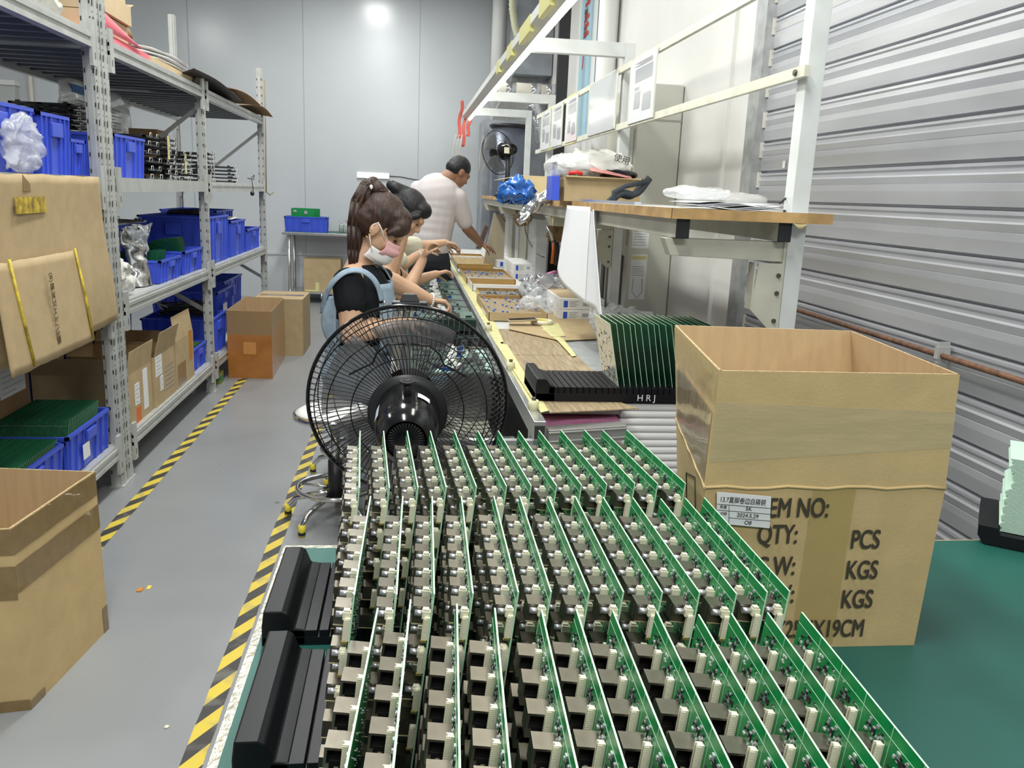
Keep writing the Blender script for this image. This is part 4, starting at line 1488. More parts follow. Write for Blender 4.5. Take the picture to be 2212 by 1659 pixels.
def bench(y0, y1, ys, label, near_detail=False):
    root = thing('workbench', label, 'workbench', (0.9, (y0 + y1) / 2, 0))
    ox, oy = .9, (y0 + y1) / 2

    def bx(name, m_, a, b_, c, d, e, f, bev=.002):
        return MB().box(a - ox, b_ - ox, c - oy, d - oy, e, f).build(name, m_, root, bevel=bev)
    if y0 < 3:
        m = MB(); m.prism([(.50 - ox, 2.93 - oy, ZW - .03), (.79 - ox, 2.93 - oy, ZW - .03), (.79 - ox, 3.24 - oy, ZW - .03), (1.34 - ox, 3.24 - oy, ZW - .03), (1.34 - ox, y1 - oy, ZW - .03), (.50 - ox, y1 - oy, ZW - .03)], (0, 0, .03)); m.build('bench_top', shelftop, root)
    else:
        bx('bench_top', shelftop, .50, 1.34, y0, y1, ZW - .03, ZW)
    m = MB()
    m.box(.85 - ox, 1.385 - ox, y0 - oy, y1 - oy, ZS - .030, ZS)
    m.build('upper_shelf', shelftop, root)
    for (x0_, x1_) in ((.843, .85), (1.385, 1.391)):
        bx('shelf_edge_band', woodedge, x0_, x1_, y0 - .006, y1, ZS - .033, ZS + .001, 0)
    bx('shelf_edge_band', woodedge, .843, 1.391, y0 - .008, y0, ZS - .033, ZS + .001, 0)
    for xx in (.89, 1.24):
        bx('shelf_beam', fr2, xx - .02, xx + .02, y0 + .02, y1, ZS - .095, ZS - .031)
    bx('leg', fr, .53, .57, y0 + .75, y0 + .79, 0, ZW - .03); bx('leg', fr, .53, .57, y1 - .09, y1 - .05, 0, ZW - .03)
    for y in ys:
        bx('upright_post', fr, 1.275, 1.335, y - .03, y + .035, 0, 2.46)
        bx('top_arm', fr, .62, 1.275, y - .03, y + .03, 2.38, 2.46)
        m = MB(); m.box(.612 - ox, .62 - ox, y - .03 - oy, y + .03 - oy, 2.38, 2.46)
        m.build('arm_end_cap', blackp, root)
        m = MB()
        yy = y - oy
        m.hexa([(.87 - ox, yy - .028, ZS - .155), (1.27 - ox, yy - .028, ZS - .165), (1.27 - ox, yy + .028, ZS - .165), (.87 - ox, yy + .028, ZS - .155)],
               [(.845 - ox, yy - .028, ZS - .098), (1.27 - ox, yy - .028, ZS - .098), (1.27 - ox, yy + .028, ZS - .098), (.845 - ox, yy + .028, ZS - .098)])
        m.build('shelf_arm', fr2, root, bevel=.002)
        m = MB()
        m.prism([(1.272 - ox, yy - .034, 1.36), (1.18 - ox, yy - .034, 1.36), (1.165 - ox, yy - .034, 1.20), (1.24 - ox, yy - .034, 1.13), (1.272 - ox, yy - .034, 1.13)], (0, .006, 0))
        m.box(1.262 - ox, 1.272 - ox, yy - .034, yy + .03, 1.13, 1.45)
        m.box(1.165 - ox, 1.171 - ox, yy - .034, yy + .02, 1.20, 1.36)
        m.build('arm_bracket', fr2, root, bevel=.001)
        for z in (1.32, 1.26, 1.165):
            MB().cyl((1.252 - ox, yy - .041, z), (1.252 - ox, yy - .03, z), .008, n=6).build('bolt', mat('dark_bolt', (.12, .11, .09), .4, .7), root)
    # cap blocks on the beam ends
    for xx in (.89, 1.24):
        bx('beam_end_cap', blackp, xx - .022, xx + .022, y0 + .012, y0 + .022, ZS - .096, ZS - .031)
    return root


bench(2.66, 6.4, (2.75, 5.20), 'beige and grey workbench with wood-edged upper shelf nearest the shutter')
bench(6.42, 9.9, (7.98, 9.5), 'rear workbench continuing beyond the hanging papers with grey frames')
# horizontal rails that carry the document holders
rm = mat('cream_rail', (0.60, 0.59, 0.49), 0.4, noise_s=10, noise_a=.14)
for zz, lab_ in ((1.975, 'lower cream-coloured steel rail bolted along the bench posts'), (2.305, 'upper cream-coloured steel rail along the bench posts')):
    root = thing('document_rail', lab_, 'rail', (1.255, 5.6, zz))
    m = MB(); m.box(-.008, .012, -2.92, 2.9, -.018, .018); m.build('rail_bar', rm, root, bevel=.001)
    for y in (2.74, 5.22):
        MB().cyl((-.016, y - 5.6, 0), (-.008, y - 5.6, 0), .010, n=6).build('bolt', mat('dark_bolt'), root)
    for y0_, y1_ in ((.9, 1.25), (1.9, 2.2)):
        MB().box(-.0095, .0125, y0_, y1_, -.0195, .0195).build('masking_tape', ytape, root)

# document holders
docm = mat('document_sheet', (0.74, 0.75, 0.77), 0.15, coat=.5)
pic = mat('printed_photo_grey', (0.26, 0.28, 0.31), 0.3)
for k, (pa, pb2) in enumerate(((1345, 1398), (1259, 1316), (1211, 1234), (1181, 1203), (1159, 1178))):
    ya, yb = 1.25 * 1800.9 / (pb2 - 882) * 1.0, 1.25 * 1800.9 / (pa - 882) * 1.0
    root = thing('document_holder', 'clear-framed work instruction sheet between the rails, %s' % ('nearest the camera', 'second nearest, mostly blank', 'middle one of five', 'second from the far end', 'farthest one')[k], 'document holder', (1.243, (ya + yb) / 2, 1.98), 'instruction sheets hanging between the rails')
    h = (yb - ya) / 2
    if k == 1:
        MB().box(-.004, 0, -h, h, -.01, .33).build('sheet', mat('blank_holder', (.62, .64, .66), .12, coat=.6, alpha=.9), root)
    else:
        MB().box(-.003, 0, -h, h, -.01, .325).build('sheet', docm, root)
        m = MB()
        m.box(-.0042, -.003, -h * .75, h * .6, .20, .27); m.box(-.0042, -.003, -h * .75, -h * .1, .04, .13); m.box(-.0042, -.003, h * .1, h * .6, .06, .15)
        m.build('printed_pictures', pic, root)
        m = MB()
        for j in range(5):
            m.box(-.0042, -.003, -h * .7, h * (.7 - .2 * (j % 3)), .300 - j * .005, .302 - j * .005)
        for j in range(3):
            m.box(-.0042, -.003, h * .2, h * .6, .17 - j * .006, .172 - j * .006)
        m.build('printed_lines', greytext, root)
    for y in (-h, h):
        MB().box(-.007, .001, y - .006, y + .006, -.012, .327).build('holder_edge', mat('cream_frame', (.66, .67, .58), .4), root)

# --- the long tube light over the conveyor
tl_ = thing('tube_light', 'long glowing fluorescent tube light taped along the frames above the conveyor', 'lamp', (0.66, 6.1, 2.34))
m = MB()
m.box(-.075, .0, -3.6, 3.58, .03, .075); m.prism([(-.075, -3.6, .03), (-.02, -3.6, .005), (.0, -3.6, .03)], (0, 7.18, 0))
m.build('lamp_housing', mat('lamp_housing', (0.62, 0.63, 0.60), .35), tl_)
lamp_em = mat('lit_tube', (1, 1, .9), .5, emit=(1.0, 0.98, 0.84), emit_s=13)
for y0_, y1_ in ((-3.58, -2.2), (-2.17, -.9), (-.87, 1.25), (1.28, 3.55)):
    MB().cyl((.004, y0_, .012), (.004, y1_, .012), .019, n=10).build('lit_tube', lamp_em, tl_)
yt = mat('yellow_film', (0.72, 0.68, 0.25), 0.3, alpha=.85)
for y0_, y1_ in ((-2.35, -2.05), (-1.75, -1.35), (-1.0, -.75), (-.3, -.15)):
    MB().box(-.079, -.055, y0_, y1_, .0, .079).build('yellow_tape_wrap', yt, tl_)
for y in (5.2 - 6.1, 7.98 - 6.1, 9.5 - 6.1):
    MB().cyl((-.04, y, .075), (-.04, y, .12), .006, n=6).build('hanger', steel, tl_)
tg = thing('warning_tag', 'red plastic strips with trailing strings tied at the far end of the tube light', 'tag', (.66, 9.66, 2.36))
redm = mat('red_plastic_strip', (0.62, 0.10, 0.08), .4, alpha=.9)
for k, (dx, dz, ln) in enumerate(((-.10, .18, .40), (-.05, .12, .42), (.0, .03, .22))):
    m = MB()
    m.sheet(lambda u, v: Vector((dx - .03 * v + .035 * u + .01 * math.sin(v * 9), .03 + .01 * k, dz - v * ln + .02 * noise.noise(Vector((u, v * 4, k))))), 4, 14)
    m.build('red_strip', redm, tg, solid=.002)
for k in range(5):
    x_ = -.17 + .035 * k + (.2 if k > 2 else 0)
    MB().tube([(x_ + .03, 0, -.18), (x_, .01, -.32), (x_ + .02 * math.sin(k * 2), 0, -.48 - .05 * (k % 2)), (x_ - .015, 0, -.58)], .004, n=5).build('string', mat('string', (.55, .50, .40), .8), tg)

# --- things on the upper shelf
sb = carton(.80, 1.20, 4.35, 4.72, ZS + .001, .125, 'open brown box on the upper shelf filled with bags and coloured sheets', m_=card, flaps=(('-y', .05, 95),))
bag('white_bag', 'white plastic bag with black characters piled in the brown shelf box', mat('milky_film'), .80, 1.19, 4.40, 4.68, ZS + .11, ZS + .26, .03, 11, n=44)
bag('clear_bag', 'clear plastic bag spilling over the left of the brown shelf box', clear, .72, 1.0, 4.38, 4.6, ZS + .13, ZS + .23, .035, 12)
bag('black_bag', 'black plastic bundle at the right of the brown shelf box', blackg, 1.00, 1.20, 4.37, 4.5, ZS + .125, ZS + .17, .015, 13)
m = MB(); m.sheet(lambda u, v: Vector((.93 + .22 * u, 4.345 + .05 * v, ZS + .128 + .03 * (1 - u) + .02 * v)), 6, 4)
o = m.build('pink_folder', mat('pink_sheet', (.66, .27, .26), .6), solid=.003); recenter(o); tag(o, 'pink sheet lying on top of the brown shelf box', 'folder')
o = MB().tube([(.82, 4.37, ZS + .14), (.86, 4.36, ZS + .148), (.89, 4.36, ZS + .14)], .010, n=8).build('red_tool_handle', mat('red_plastic', (.60, .03, .02), .4)); recenter(o); tag(o, 'red handle sticking out of the brown shelf box', 'tool')
text_o = thing('bag_print', 'small black printed characters on the white bag', 'print', (1.05, 4.37, ZS + .22))
text_part('characters', '使用', .045, frame_M((0, 0, 0), (1, 0, -.25), (.25, .2, 1)), ink, text_o)
o = MB().box(-.02, .02, -.09, .09, 0, .125).build('blue_bin', blue, bevel=.003); o.location = (.755, 4.45, ZS + .001); tag(o, 'narrow blue plastic bin beside the brown shelf box', 'bin')
o = MB().box(-.02, .02, -.09, .09, 0, .08).build('grey_box', mat('grey_carton', (.33, .30, .26), .7)); o.location = (.700 + .17, 4.95, ZS + .001); tag(o, 'small greyish box behind the narrow blue bin', 'box')
fo = thing('open_folder_box', 'pale yellow open cardboard folder box on the upper shelf behind the blue bin', 'box', (.89, 5.6, ZS + .001))
m = MB(); m.hexa([(-.10, -.12, 0), (.14, -.12, 0), (.14, .12, 0), (-.10, .12, 0)], [(-.16, -.12, .145), (.16, -.12, .145), (.16, .12, .145), (-.16, .12, .145)]); m.build('folder_body', mat('pale_yellow_card', (.66, .52, .28), .6), fo)
m = MB(); m.sheet(lambda u, v: Vector((-.16 - .16 * u, -.12 + .24 * v, .145 - .035 * u)), 4, 2); m.build('lid_flap', mat('pale_yellow_card'), fo, solid=.003)
bluefilm = mat('blue_film', (0.02, 0.14, 0.52), .2, bump=.5, bump_s=20, coat=.6)
bag('blue_bag', 'crumpled translucent blue bag under the pale yellow folder flap', bluefilm, .58, .80, 5.35, 5.6, ZS - .04, ZS + .11, .045, 21)
carton(.86, 1.02, 7.0, 7.3, ZS + .001, .09, 'brown box with white lid near the far end of the upper shelf', m_=card, open_=False)
MBw = MB().box(-.08, .08, -.13, .13, 0, .075); o = MBw.build('white_box', white, bevel=.003); o.location = (.94, 7.15, ZS + .092); tag(o, 'white box resting on the far brown shelf box', 'box')
m = MB()
m.sheet(lambda u, v: (Vector((.86 - .20 * v, 5.0 + .05 * math.cos(2 * PI * u), ZS + .03 - .15 * v ** 1.5 + .035 * math.sin(2 * PI * u))) + noise.noise_vector(Vector((u * 5, v * 5, 1))) * .03), 26, 16)
o = m.build('silver_bag', silverbag); recenter(o); tag(o, 'crumpled silver foil bag drooping over the shelf edge', 'bag')
o = MB().box(-.012, .014, -1.30, 1.35, 0, .012).build('metal_strip', mat('bright_aluminium', (.70, .74, .80), .2, .8)); o.location = (.862, 4.45, ZS + .002); tag(o, 'long shiny metal strip lying along the shelf front edge', 'metal strip')
cap = thing('folded_hat', 'dark grey folded hat beside the brown shelf box', 'hat', (1.05, 3.95, ZS + .001))
m = MB()
dkc = mat('charcoal_cloth', (.035, .042, .05), .85, bump=.2, bump_s=80)
m.sheet(lambda u, v: Vector((-.10 + .17 * u, -.06 + .12 * v, .012 + .075 * u ** 1.4 * 1.25 + .01 * math.sin(v * 6) + .02 * math.sin(u * 7))), 20, 8)
m.build('cap_crown', dkc, cap, solid=.02)
m = MB(); m.tube([(-.10, -.07, .012), (-.105, -.06, .05), (-.05, -.06, .08), (.05, -.06, .105)], .011, n=8); m.build('cap_edge', dkc, cap)
for k in range(7):
    a = -.1 + .05 * k
    m = MB()
    sx0, sy0 = .98 + .01 * k, 2.98 + .012 * k
    m.sheet(lambda u, v: Matrix.Rotation(a, 3, 'Z') @ Vector(((u - .5) * .30, (v - .5) * .21, .004 * math.sin(u * 8 + k) + .003 * k)) + Vector((1.10 + .015 * (k % 3), 2.84 + .012 * k, ZS + .004)), 14, 6)
    o = m.build('paper_sheet', paper, solid=.0006); recenter(o)
    tag(o, 'white sheet of paper piled on the near end of the upper shelf', 'paper', 'papers on the near end of the shelf')
bag('clear_bag', 'clear plastic bag over the paper pile on the near shelf end', clear, .92, 1.14, 2.86, 3.08, ZS + .03, ZS + .075, .012, 31, n=40)
bag('clear_bag', 'grey plastic bag behind the papers at the near shelf end', mat('grey_film', (.55, .55, .53), .2, alpha=.6, bump=.4, bump_s=20), 1.14, 1.32, 2.95, 3.2, ZS + .002, ZS + .06, .01, 33)
m = MB(); m.tube([(1.24, 2.74, ZS + .03), (1.30, 2.80, ZS + .058)], .004, n=6); o = m.build('pen', blackp); recenter(o); tag(o, 'pen lying on the papers beside the near post', 'pen')
m = MB(); m.sheet(lambda u, v: Vector((1.255 + .05 * u, 2.655 - .004 * v, ZS - .032 - .02 * v * math.sin(u * PI))), 8, 2); o = m.build('tape_scrap', mat('old_tape', (.50, .42, .22), .7), solid=.002); recenter(o); tag(o, 'frayed yellow tape stuck on the near shelf edge', 'tape')

# hanging drawings
hd = thing('hanging_drawing', 'large white drawing sheets hanging from the upper shelf edge', 'paper', (.835, 4.05, 1.06))
m = MB()
m.sheet(lambda u, v: Vector((-.03 * math.sin(u * PI * 1.1) - .035 * (1 - v) * (1 - u), .55 * (u - .5) * (-1) + .12, (.0 + .14 * (1 - u) * (1 - v) * .8) + .45 * v)), 20, 20)
m.build('front_sheet', paper, hd, solid=.0008)
m = MB()
m.sheet(lambda u, v: Vector((.01 + .03 * u * (1 - v) + .015 * math.sin(u * 5), -.16 - .30 * u * (1 - .62 * v), .44 * v - .035 * u * (1 - v))), 16, 20)
m.build('rear_sheet', mat('printed_paper', (.74, .75, .79), .8, noise_s=160, noise_a=.10, stretch=(1, 1, 6)), hd, solid=.0008)

# --- tools and odds hanging under the shelf
for k, (px, py) in enumerate(((1140, 470), (1196, 470))):
    p_ = at(px, py, 'x', .88)
    m = MB(); m.sheet(lambda u, v: Vector((0, .03 * u + .01 * v, -.11 * v * (1 - .3 * u))), 3, 6)
    o = m.build('tape_tail', ytape, solid=.001); o.location = p_ + Vector((0, 0, .05)); tag(o, 'yellow tape tail hanging under the shelf, %s one' % ('farther' if k == 0 else 'nearer'), 'tape')
pl_ = thing('pliers', 'black-handled pliers hanging under the shelf behind the drawings', 'pliers', tuple(at(1195, 520, 'x', .95)))
m = MB(); m.tube([(-.05, -.0, .09), (-.02, 0, .05), (0, 0, .0)], [.006, .012, .012], n=6); m.build('jaws', steel, pl_)
m = MB(); m.tube([(0, 0, 0), (.03, 0, -.06), (.03, 0, -.16)], .013, n=6); m.build('grip', blackp, pl_)
m = MB(); m.tube([(0, 0, 0), (.005, 0, -.06), (.0, 0, -.15)], .011, n=6); m.build('grip', mat('orange_grip', (.5, .12, .02), .5), pl_)
for k, (px, py) in enumerate(((1130, 465), (1205, 490))):
    p_ = at(px, py, 'x', 1.0)
    o = bag('brown_rag', 'brown rag tucked under the shelf, %s one' % ('farther' if k == 0 else 'nearer'), card_d, p_.x - .06, p_.x + .06, p_.y - .12, p_.y + .12, p_.z - .10, p_.z + .05, .03, 40 + k, 'rag')
for k, pts in enumerate((((1072, 458), (1085, 470), (1092, 478)), ((1132, 462), (1135, 500), (1142, 520), (1150, 533)), ((1160, 548), (1168, 553), (1176, 556)))):
    m = MB(); m.tube([at(x, y, 'x', .98) for x, y in pts], .004, n=5); o = m.build('cable', blackp); recenter(o)
    tag(o, 'thin black cable under the shelf, %s' % ('at the far end', 'hanging in a long curve', 'short piece near the pink foam')[k], 'cable')
pinkm = mat('pink_packing_foam', (0.66, 0.24, 0.44), .75, noise_s=60, noise_a=.12)
o = MB().prism([(0, 0, 0), (.20, 0, -.02), (.21, 0, .13), (.12, 0, .17), (-.02, 0, .12)], (0, .06, 0)).build('pink_foam_block', pinkm, bevel=.006); o.location = (.99, 6.2, ZW + .04); tag(o, 'pink foam block leaning behind the white boxes', 'foam block')
# equipment panels behind the bench
m = MB()
eq = thing('grey_machine', 'grey metal machine panels standing at the back behind the workbench', 'machine', (1.25, 9.0, 0))
for k, (x0_, y0_, w_, h_, mm) in enumerate(((-.12, -1.6, .10, 1.35, fr), (-.12, -.95, .10, 1.34, fr2), (-.14, .0, .12, 1.34, fr2), (-.14, .35, .12, 1.35, fr), (-.12, -.40, .10, 1.35, steel))):
    MB().box(x0_, x0_ + w_, y0_, y0_ + (.5 if k != 2 and k != 4 else .3), ZW + .001, h_).build('panel', mm, eq, bevel=.004)
lean = MB(); lean.prism([(0, 0, 0), (.22, 0, 0), (.22, 0, .52), (.10, 0, .56)], (0, .05, 0)); o = lean.build('leaning_board', mat('old_plywood', (.36, .31, .22), .7)); o.location = (.80, 8.9, ZW + .001); tag(o, 'old slanted plywood board standing behind the man', 'board')
o = MB().prism([(0, 0, 0), (.05, 0, 0), (.12, 0, .22), (.08, 0, .24)], (0, .12, 0)).build('dark_tool_block', mat('dark_tool', (.10, .06, .05), .5)); o.location = (.70, 8.6, ZW + .2); tag(o, 'dark reddish block beside the slanted board', 'tool')

# --- items on the bench surface
ZI = ZW + .0015
corr = mat('corrugated_sheet', (0.36, 0.275, 0.165), .5, coat=.35, noise_s=14, noise_a=.32, stretch=(6, .5, 1), bump=.1, bump_s=60)
ribf = mat('ribbed_foam_mat', (0.40, 0.42, 0.42), .3, coat=.5, noise_s=26, noise_a=.35, stretch=(.3, 3, 1), bump=.3, bump_s=50)
flat_poly(((1212, 737), (1300, 733), (1330, 868), (1292, 873), (1255, 800)), ZI, .004, 'ribbed_foam_mat', ribf, 'shiny ribbed grey foam mat under the board rack', 'foam mat')
flat_poly(((1100, 680), (1262, 668), (1290, 733), (1212, 737), (1100, 712)), ZI + .009, .004, 'cardboard_sheet', card, 'plain brown cardboard sheet beside the tape roll', 'cardboard sheet')
flat_poly(((1076, 712), (1172, 712), (1215, 737), (1245, 768), (1100, 768)), ZI, .004, 'cardboard_sheet', corr, 'streaky tape-covered cardboard sheet on the bench, farther one', 'cardboard sheet')
flat_poly(((1100, 769), (1246, 769), (1292, 812), (1330, 868), (1380, 884), (1188, 893)), ZI + .0045, .004, 'cardboard_sheet', corr, 'streaky tape-covered cardboard sheet under the black comb rack', 'cardboard sheet')
# masking tape lines along the rail
m = MB()
Q = [at(x, y, 'z', ZI) for x, y in ((1070, 745), (1095, 748), (1185, 893), (1168, 897))]
m.prism([Vector((p.x, p.y, ZI + .0092)) for p in Q], (0, 0, .0012))
o = m.build('masking_tape_strip', ytape); recenter(o); tag(o, 'wide masking tape strip along the conveyor side of the bench', 'tape')
m = MB()
Q = [at(x, y, 'z', ZI) for x, y in ((982, 590), (1003, 592), (1093, 738), (1068, 742))]
m.prism([Vector((p.x, p.y, ZI + .001)) for p in Q], (0, 0, .0012))
o = m.build('masking_tape_strip', ytape); recenter(o); tag(o, 'masking tape strip farther along beside the parts trays', 'tape')
for k, q in enumerate((((1170, 712), (1186, 712), (1218, 735), (1245, 770), (1236, 772), (1205, 738)), ((1168, 706), (1205, 700), (1222, 728), (1190, 730)))):
    Q = [at(x, y, 'z', ZI + .01) for x, y in q]
    m = MB(); m.prism([Vector((p.x, p.y, ZI + .0138 + .0015 * k)) for p in Q], (0, 0, .001)); o = m.build('masking_tape_piece', ytape); recenter(o)
    tag(o, 'yellow tape piece on the cardboard, %s' % ('long one at the sheet edge' if k == 0 else 'short one near the tape roll'), 'tape')


def tray(p0, p1, p2, h, label, m_=card, lid=None, fill=None, name='parts_tray', seed=0):
    """open tray: near left p0 and near right p1 corner in the photo at bench height, p2 a far left corner"""
    a, b_, c = [at(*q, 'z', ZI) for q in (p0, p1, p2)]
    x0_, x1_ = a.x, b_.x
    y0_, y1_ = (a.y + b_.y) / 2, c.y
    root = thing(name, label, 'parts tray', ((x0_ + x1_) / 2, (y0_ + y1_) / 2, ZI))
    lx, ly, t = (x1_ - x0_) / 2, (y1_ - y0_) / 2, .004
    m = MB()
    m.box(-lx, lx, -ly, -ly + t, 0, h); m.box(-lx, lx, ly - t, ly, 0, h); m.box(-lx, -lx + t, -ly, ly, 0, h); m.box(lx - t, lx, -ly, ly, 0, h); m.box(-lx, lx, -ly, ly, 0, t)
    m.build('tray_body', m_, root)
    rnd = random.Random(seed)
    if fill:
        mm = MB()
        for k in range(90):
            x, y = rnd.uniform(-lx * .85, lx * .85), rnd.uniform(-ly * .8, ly * .8)
            z = h * .55 + rnd.uniform(0, h * .38)
            if rnd.random() < .35 and (name != 'parts_tray' or seed != 4):
                mm.ball((x, y, z), (.009, .009, .005), n=8, mi=0)
            d = Vector((rnd.uniform(-1, 1), rnd.uniform(-1, 1), rnd.uniform(0, .5))) * .03
            mm.tube([(x, y, z), Vector((x, y, z)) + d], .0012, n=4, mi=1)
        mm.box(-lx + t, lx - t, -ly + t, ly - t, t, h * .5, 2)
        o_ = mm.build('loose_components', fill, root); o_['kind'] = 'stuff'
    return root


cble = [mat('blue_component', (.03, .12, .48), .35), mat('wire_lead', (.45, .52, .60), .3, .6), mat('component_pile', (.33, .25, .15), .7, noise_s=150, noise_a=.5)]
cgry = [mat('dark_component', (.06, .06, .06), .4), mat('wire_lead'), mat('dark_pile', (.20, .20, .19), .7, noise_s=150, noise_a=.5)]
amber = mat('amber_taped_card', (.36, .20, .045), .3, coat=.4)
tray((1058, 698), (1178, 693), (1052, 652), .055, 'cardboard parts tray with blue disc capacitors nearest the tape roll', fill=cble, seed=1)
tray((1042, 655), (1142, 652), (1036, 634), .045, 'low parts tray with pin strips behind the blue capacitor tray', amber, fill=cgry, seed=2)
tray((1010, 618), (1108, 612), (1000, 590), .05, 'parts tray with thin blue wire leads in the middle of the bench', amber, fill=cble, seed=3)
tray((990, 583), (1062, 580), (978, 556), .05, 'divided brown parts tray near the seated workers', amber, seed=4, fill=[white, mat('wire_lead'), mat('tray_dividers', (.42, .30, .14), .7)])
tray((975, 562), (1050, 560), (968, 545), .045, 'pale parts tray under the outstretched hand at the far end', white, seed=5)


def label_box(pl, pr, far, h, label, n=1, opened=False, group=None):
    a, b_, c = [at(*q, 'z', ZI) for q in (pl, pr, far)]
    lx, ly = (b_.x - a.x) / 2, max(.06, (c.y - a.y) / 2)
    for k in range(n):
        root = thing('white_component_box', label if n == 1 else '%s, %s one' % (label, ('lower', 'upper')[k]), 'box', ((a.x + b_.x) / 2, a.y + ly, ZI + k * (h + .001)), group)
        m = MB()
        m.box(-lx, lx, -ly, ly, 0, h)
        m.build('box_body', white, root, bevel=.003)
        if opened and k == n - 1:
            MB().box(-lx * .9, lx * .9, -ly * .9, ly * .9, h, h + .004).build('brown_lid', card_l, root)
        m = MB(); m.box(-lx * .8, -lx * .62, -ly - .001, -ly, h * .2, h * .8); m.build('blue_mark', mat('blue_mark', (.03, .08, .50), .5), root)
        m = MB()
        for j in range(4):
            m.box(-lx * .55, -lx * (.15 + .1 * (j % 2)), -ly - .001, -ly, h * (.72 - .15 * j), h * (.76 - .15 * j))
        for j in range(9):
            m.box(lx * (.05 + .03 * j), lx * (.062 + .03 * j + .006 * (j % 2)), -ly - .001, -ly, h * .35, h * .7)
        m.box(lx * .45, lx * .9, -ly - .001, -ly, h * .72, h * .76); m.box(lx * .8, lx * .9, -ly - .001, -ly, h * .3, h * .55); m.box(lx * .5, lx * .7, -ly - .001, -ly, h * .3, h * .34)
        m.build('printed_label', greytext, root)


label_box((1206, 692), (1300, 692), (1180, 652), .068, 'white component box with a blue square on its label beside the hanging drawings', 2, True, 'two white boxes under the drawings')
label_box((1108, 606), (1160, 606), (1090, 590), .075, 'white box with blue mark behind the crumpled bag', 2, False, 'two white boxes in the middle')
label_box((1073, 578), (1136, 575), (1062, 560), .075, 'white box with blue mark at the far end of the trays', 1)
label_box((1056, 566), (1112, 564), (1050, 550), .095, 'white box partly hidden behind another one at the far end', 1)
wt = tray((1022, 632), (1130, 630), (1015, 612), .055, 'white moulded tray with black slots between two brown trays', white, name='white_tray')
# phone, tape roll
ph = thing('mobile_phone', 'golden-edged mobile phone tilted on the tape roll', 'phone', tuple(at(1128, 697, 'z', ZI + .027)))
ph.rotation_euler = (0, -.06, .05)
MB().box(-.085, .085, -.04, .04, .012, .022).build('phone_body', mat('gold_case', (.45, .38, .26), .3, .7), ph, bevel=.004)
MB().box(-.078, .078, -.036, .036, .022, .0225).build('screen', blackg, ph)
tr = thing('tape_roll', 'roll of white and yellow tape lying on the bench beside the phone', 'tape roll', tuple(at(1170, 699, 'z', ZI + .0165)))
MB().lathe([(.040, 0), (.066, 0), (.066, .022), (.040, .022), (.040, 0)], n=36).build('tape_wound', mat('cream_nylon'), tr)
MB().lathe([(.036, 0), (.040, 0), (.040, .0225), (.036, .0225), (.036, 0)], n=36).build('core', mat('yellow_core', (.6, .5, .08), .5), tr)
bag('clear_bag', 'large crumpled clear bag of dark parts behind the white boxes', mat('smoky_film', (.62, .64, .67), .14, alpha=.62, bump=.5, bump_s=18, coat=.8), .80, 1.12, 5.55, 6.1, ZI, ZI + .20, .05, 51, n=44)
bag('clear_bag', 'small shiny bag of parts in front of the big crumpled bag', clear, .72, 1.0, 5.25, 5.5, ZI, ZI + .10, .03, 52, n=40)
bag('clear_bag', 'crumpled transparent bag behind the upright dark boards', clear, 1.06, 1.40, 4.3, 4.9, ZI, ZI + .13, .05, 53, n=44)
o = MB().tube([at(1040, 652, 'z', ZI + .012), at(1046, 668, 'z', ZI + .012), at(1052, 680, 'z', ZI + .012)], [.012, .016, .010], n=7).build('tissue_twist', white); recenter(o); tag(o, 'twisted white tissue on the yellow tape strip', 'tissue')

# --- comb rack with the upright bare boards
RB = (0.475, 2.955, ZI + .009)
comb_rack(RB, .475, 1.13, .30, .085, .0237, 23, 'black comb rack with empty slots on the bench beside the conveyor', end_w=.055, hb=.055, he=.085)
bareb = data_of(MB().box(-.0018, 0, 0, .275, 0, .262).box(-.0022, -.0018, .02, .26, .02, .021, 1), 'upright_board', [pcb_d, pcb_e])
o_ = MB(); o_.box(-.0018, 0, 0, .275, 0, .262); o_.m = [1, 1, 1, 1, 0, 0]
edgeb = data_of(o_, 'upright_board', [pcb_d, pcb_e])
o_ = MB(); o_.box(-.0018, 0, 0, .275, 0, .262); o_.m = [1, 1, 1, 1, 2, 0]
rnd = random.Random(4)
for k in range(46):
    y, z = rnd.uniform(.03, .24), rnd.uniform(.02, .22)
    a = rnd.uniform(.002, .006)
    o_.box(-.0026, -.0018, y - a, y + a, z - a * .8, z + a * .8, 3)
firstb = data_of(o_, 'first_board', [pcb_d, pcb_e, mat('glare_pale_board', (.42, .45, .33), .15, coat=.8, noise_s=40, noise_a=.3), blackp])  # pale face colour stands for glare on this dark green board
for k in range(18):
    o = bpy.data.objects.new('circuit_board', firstb if k == 0 else edgeb); COL.objects.link(o)
    o.location = (.475 + .085 + .0237 * (10 + k * .98) - .5 * 0, 2.975 + .003 * (k % 3), ZI + .043)
    o.rotation_euler = (0, -.20 + .006 * (k % 4), 0)
    tag(o, 'upright dark green board leaning in the comb rack, %s' % ('leftmost, speckled, with painted pale glare' if k == 0 else (NUMS[k] + ' from the left' if k < 14 else ('fourth', 'third', 'second', 'rightmost')[k - 14] + (' from the right' if k < 17 else ''))), 'circuit board', 'boards leaning in the bench comb rack')
hr = thing('chalk_marking', 'white handwritten letters HRJ on the front of the comb rack', 'marking', (.475 + .385, 2.953, ZI + .015))
text_part('letters', 'H R J', .034, frame_M((0, 0, 0), (1, 0, 0), (0, 0, 1)), white, hr)
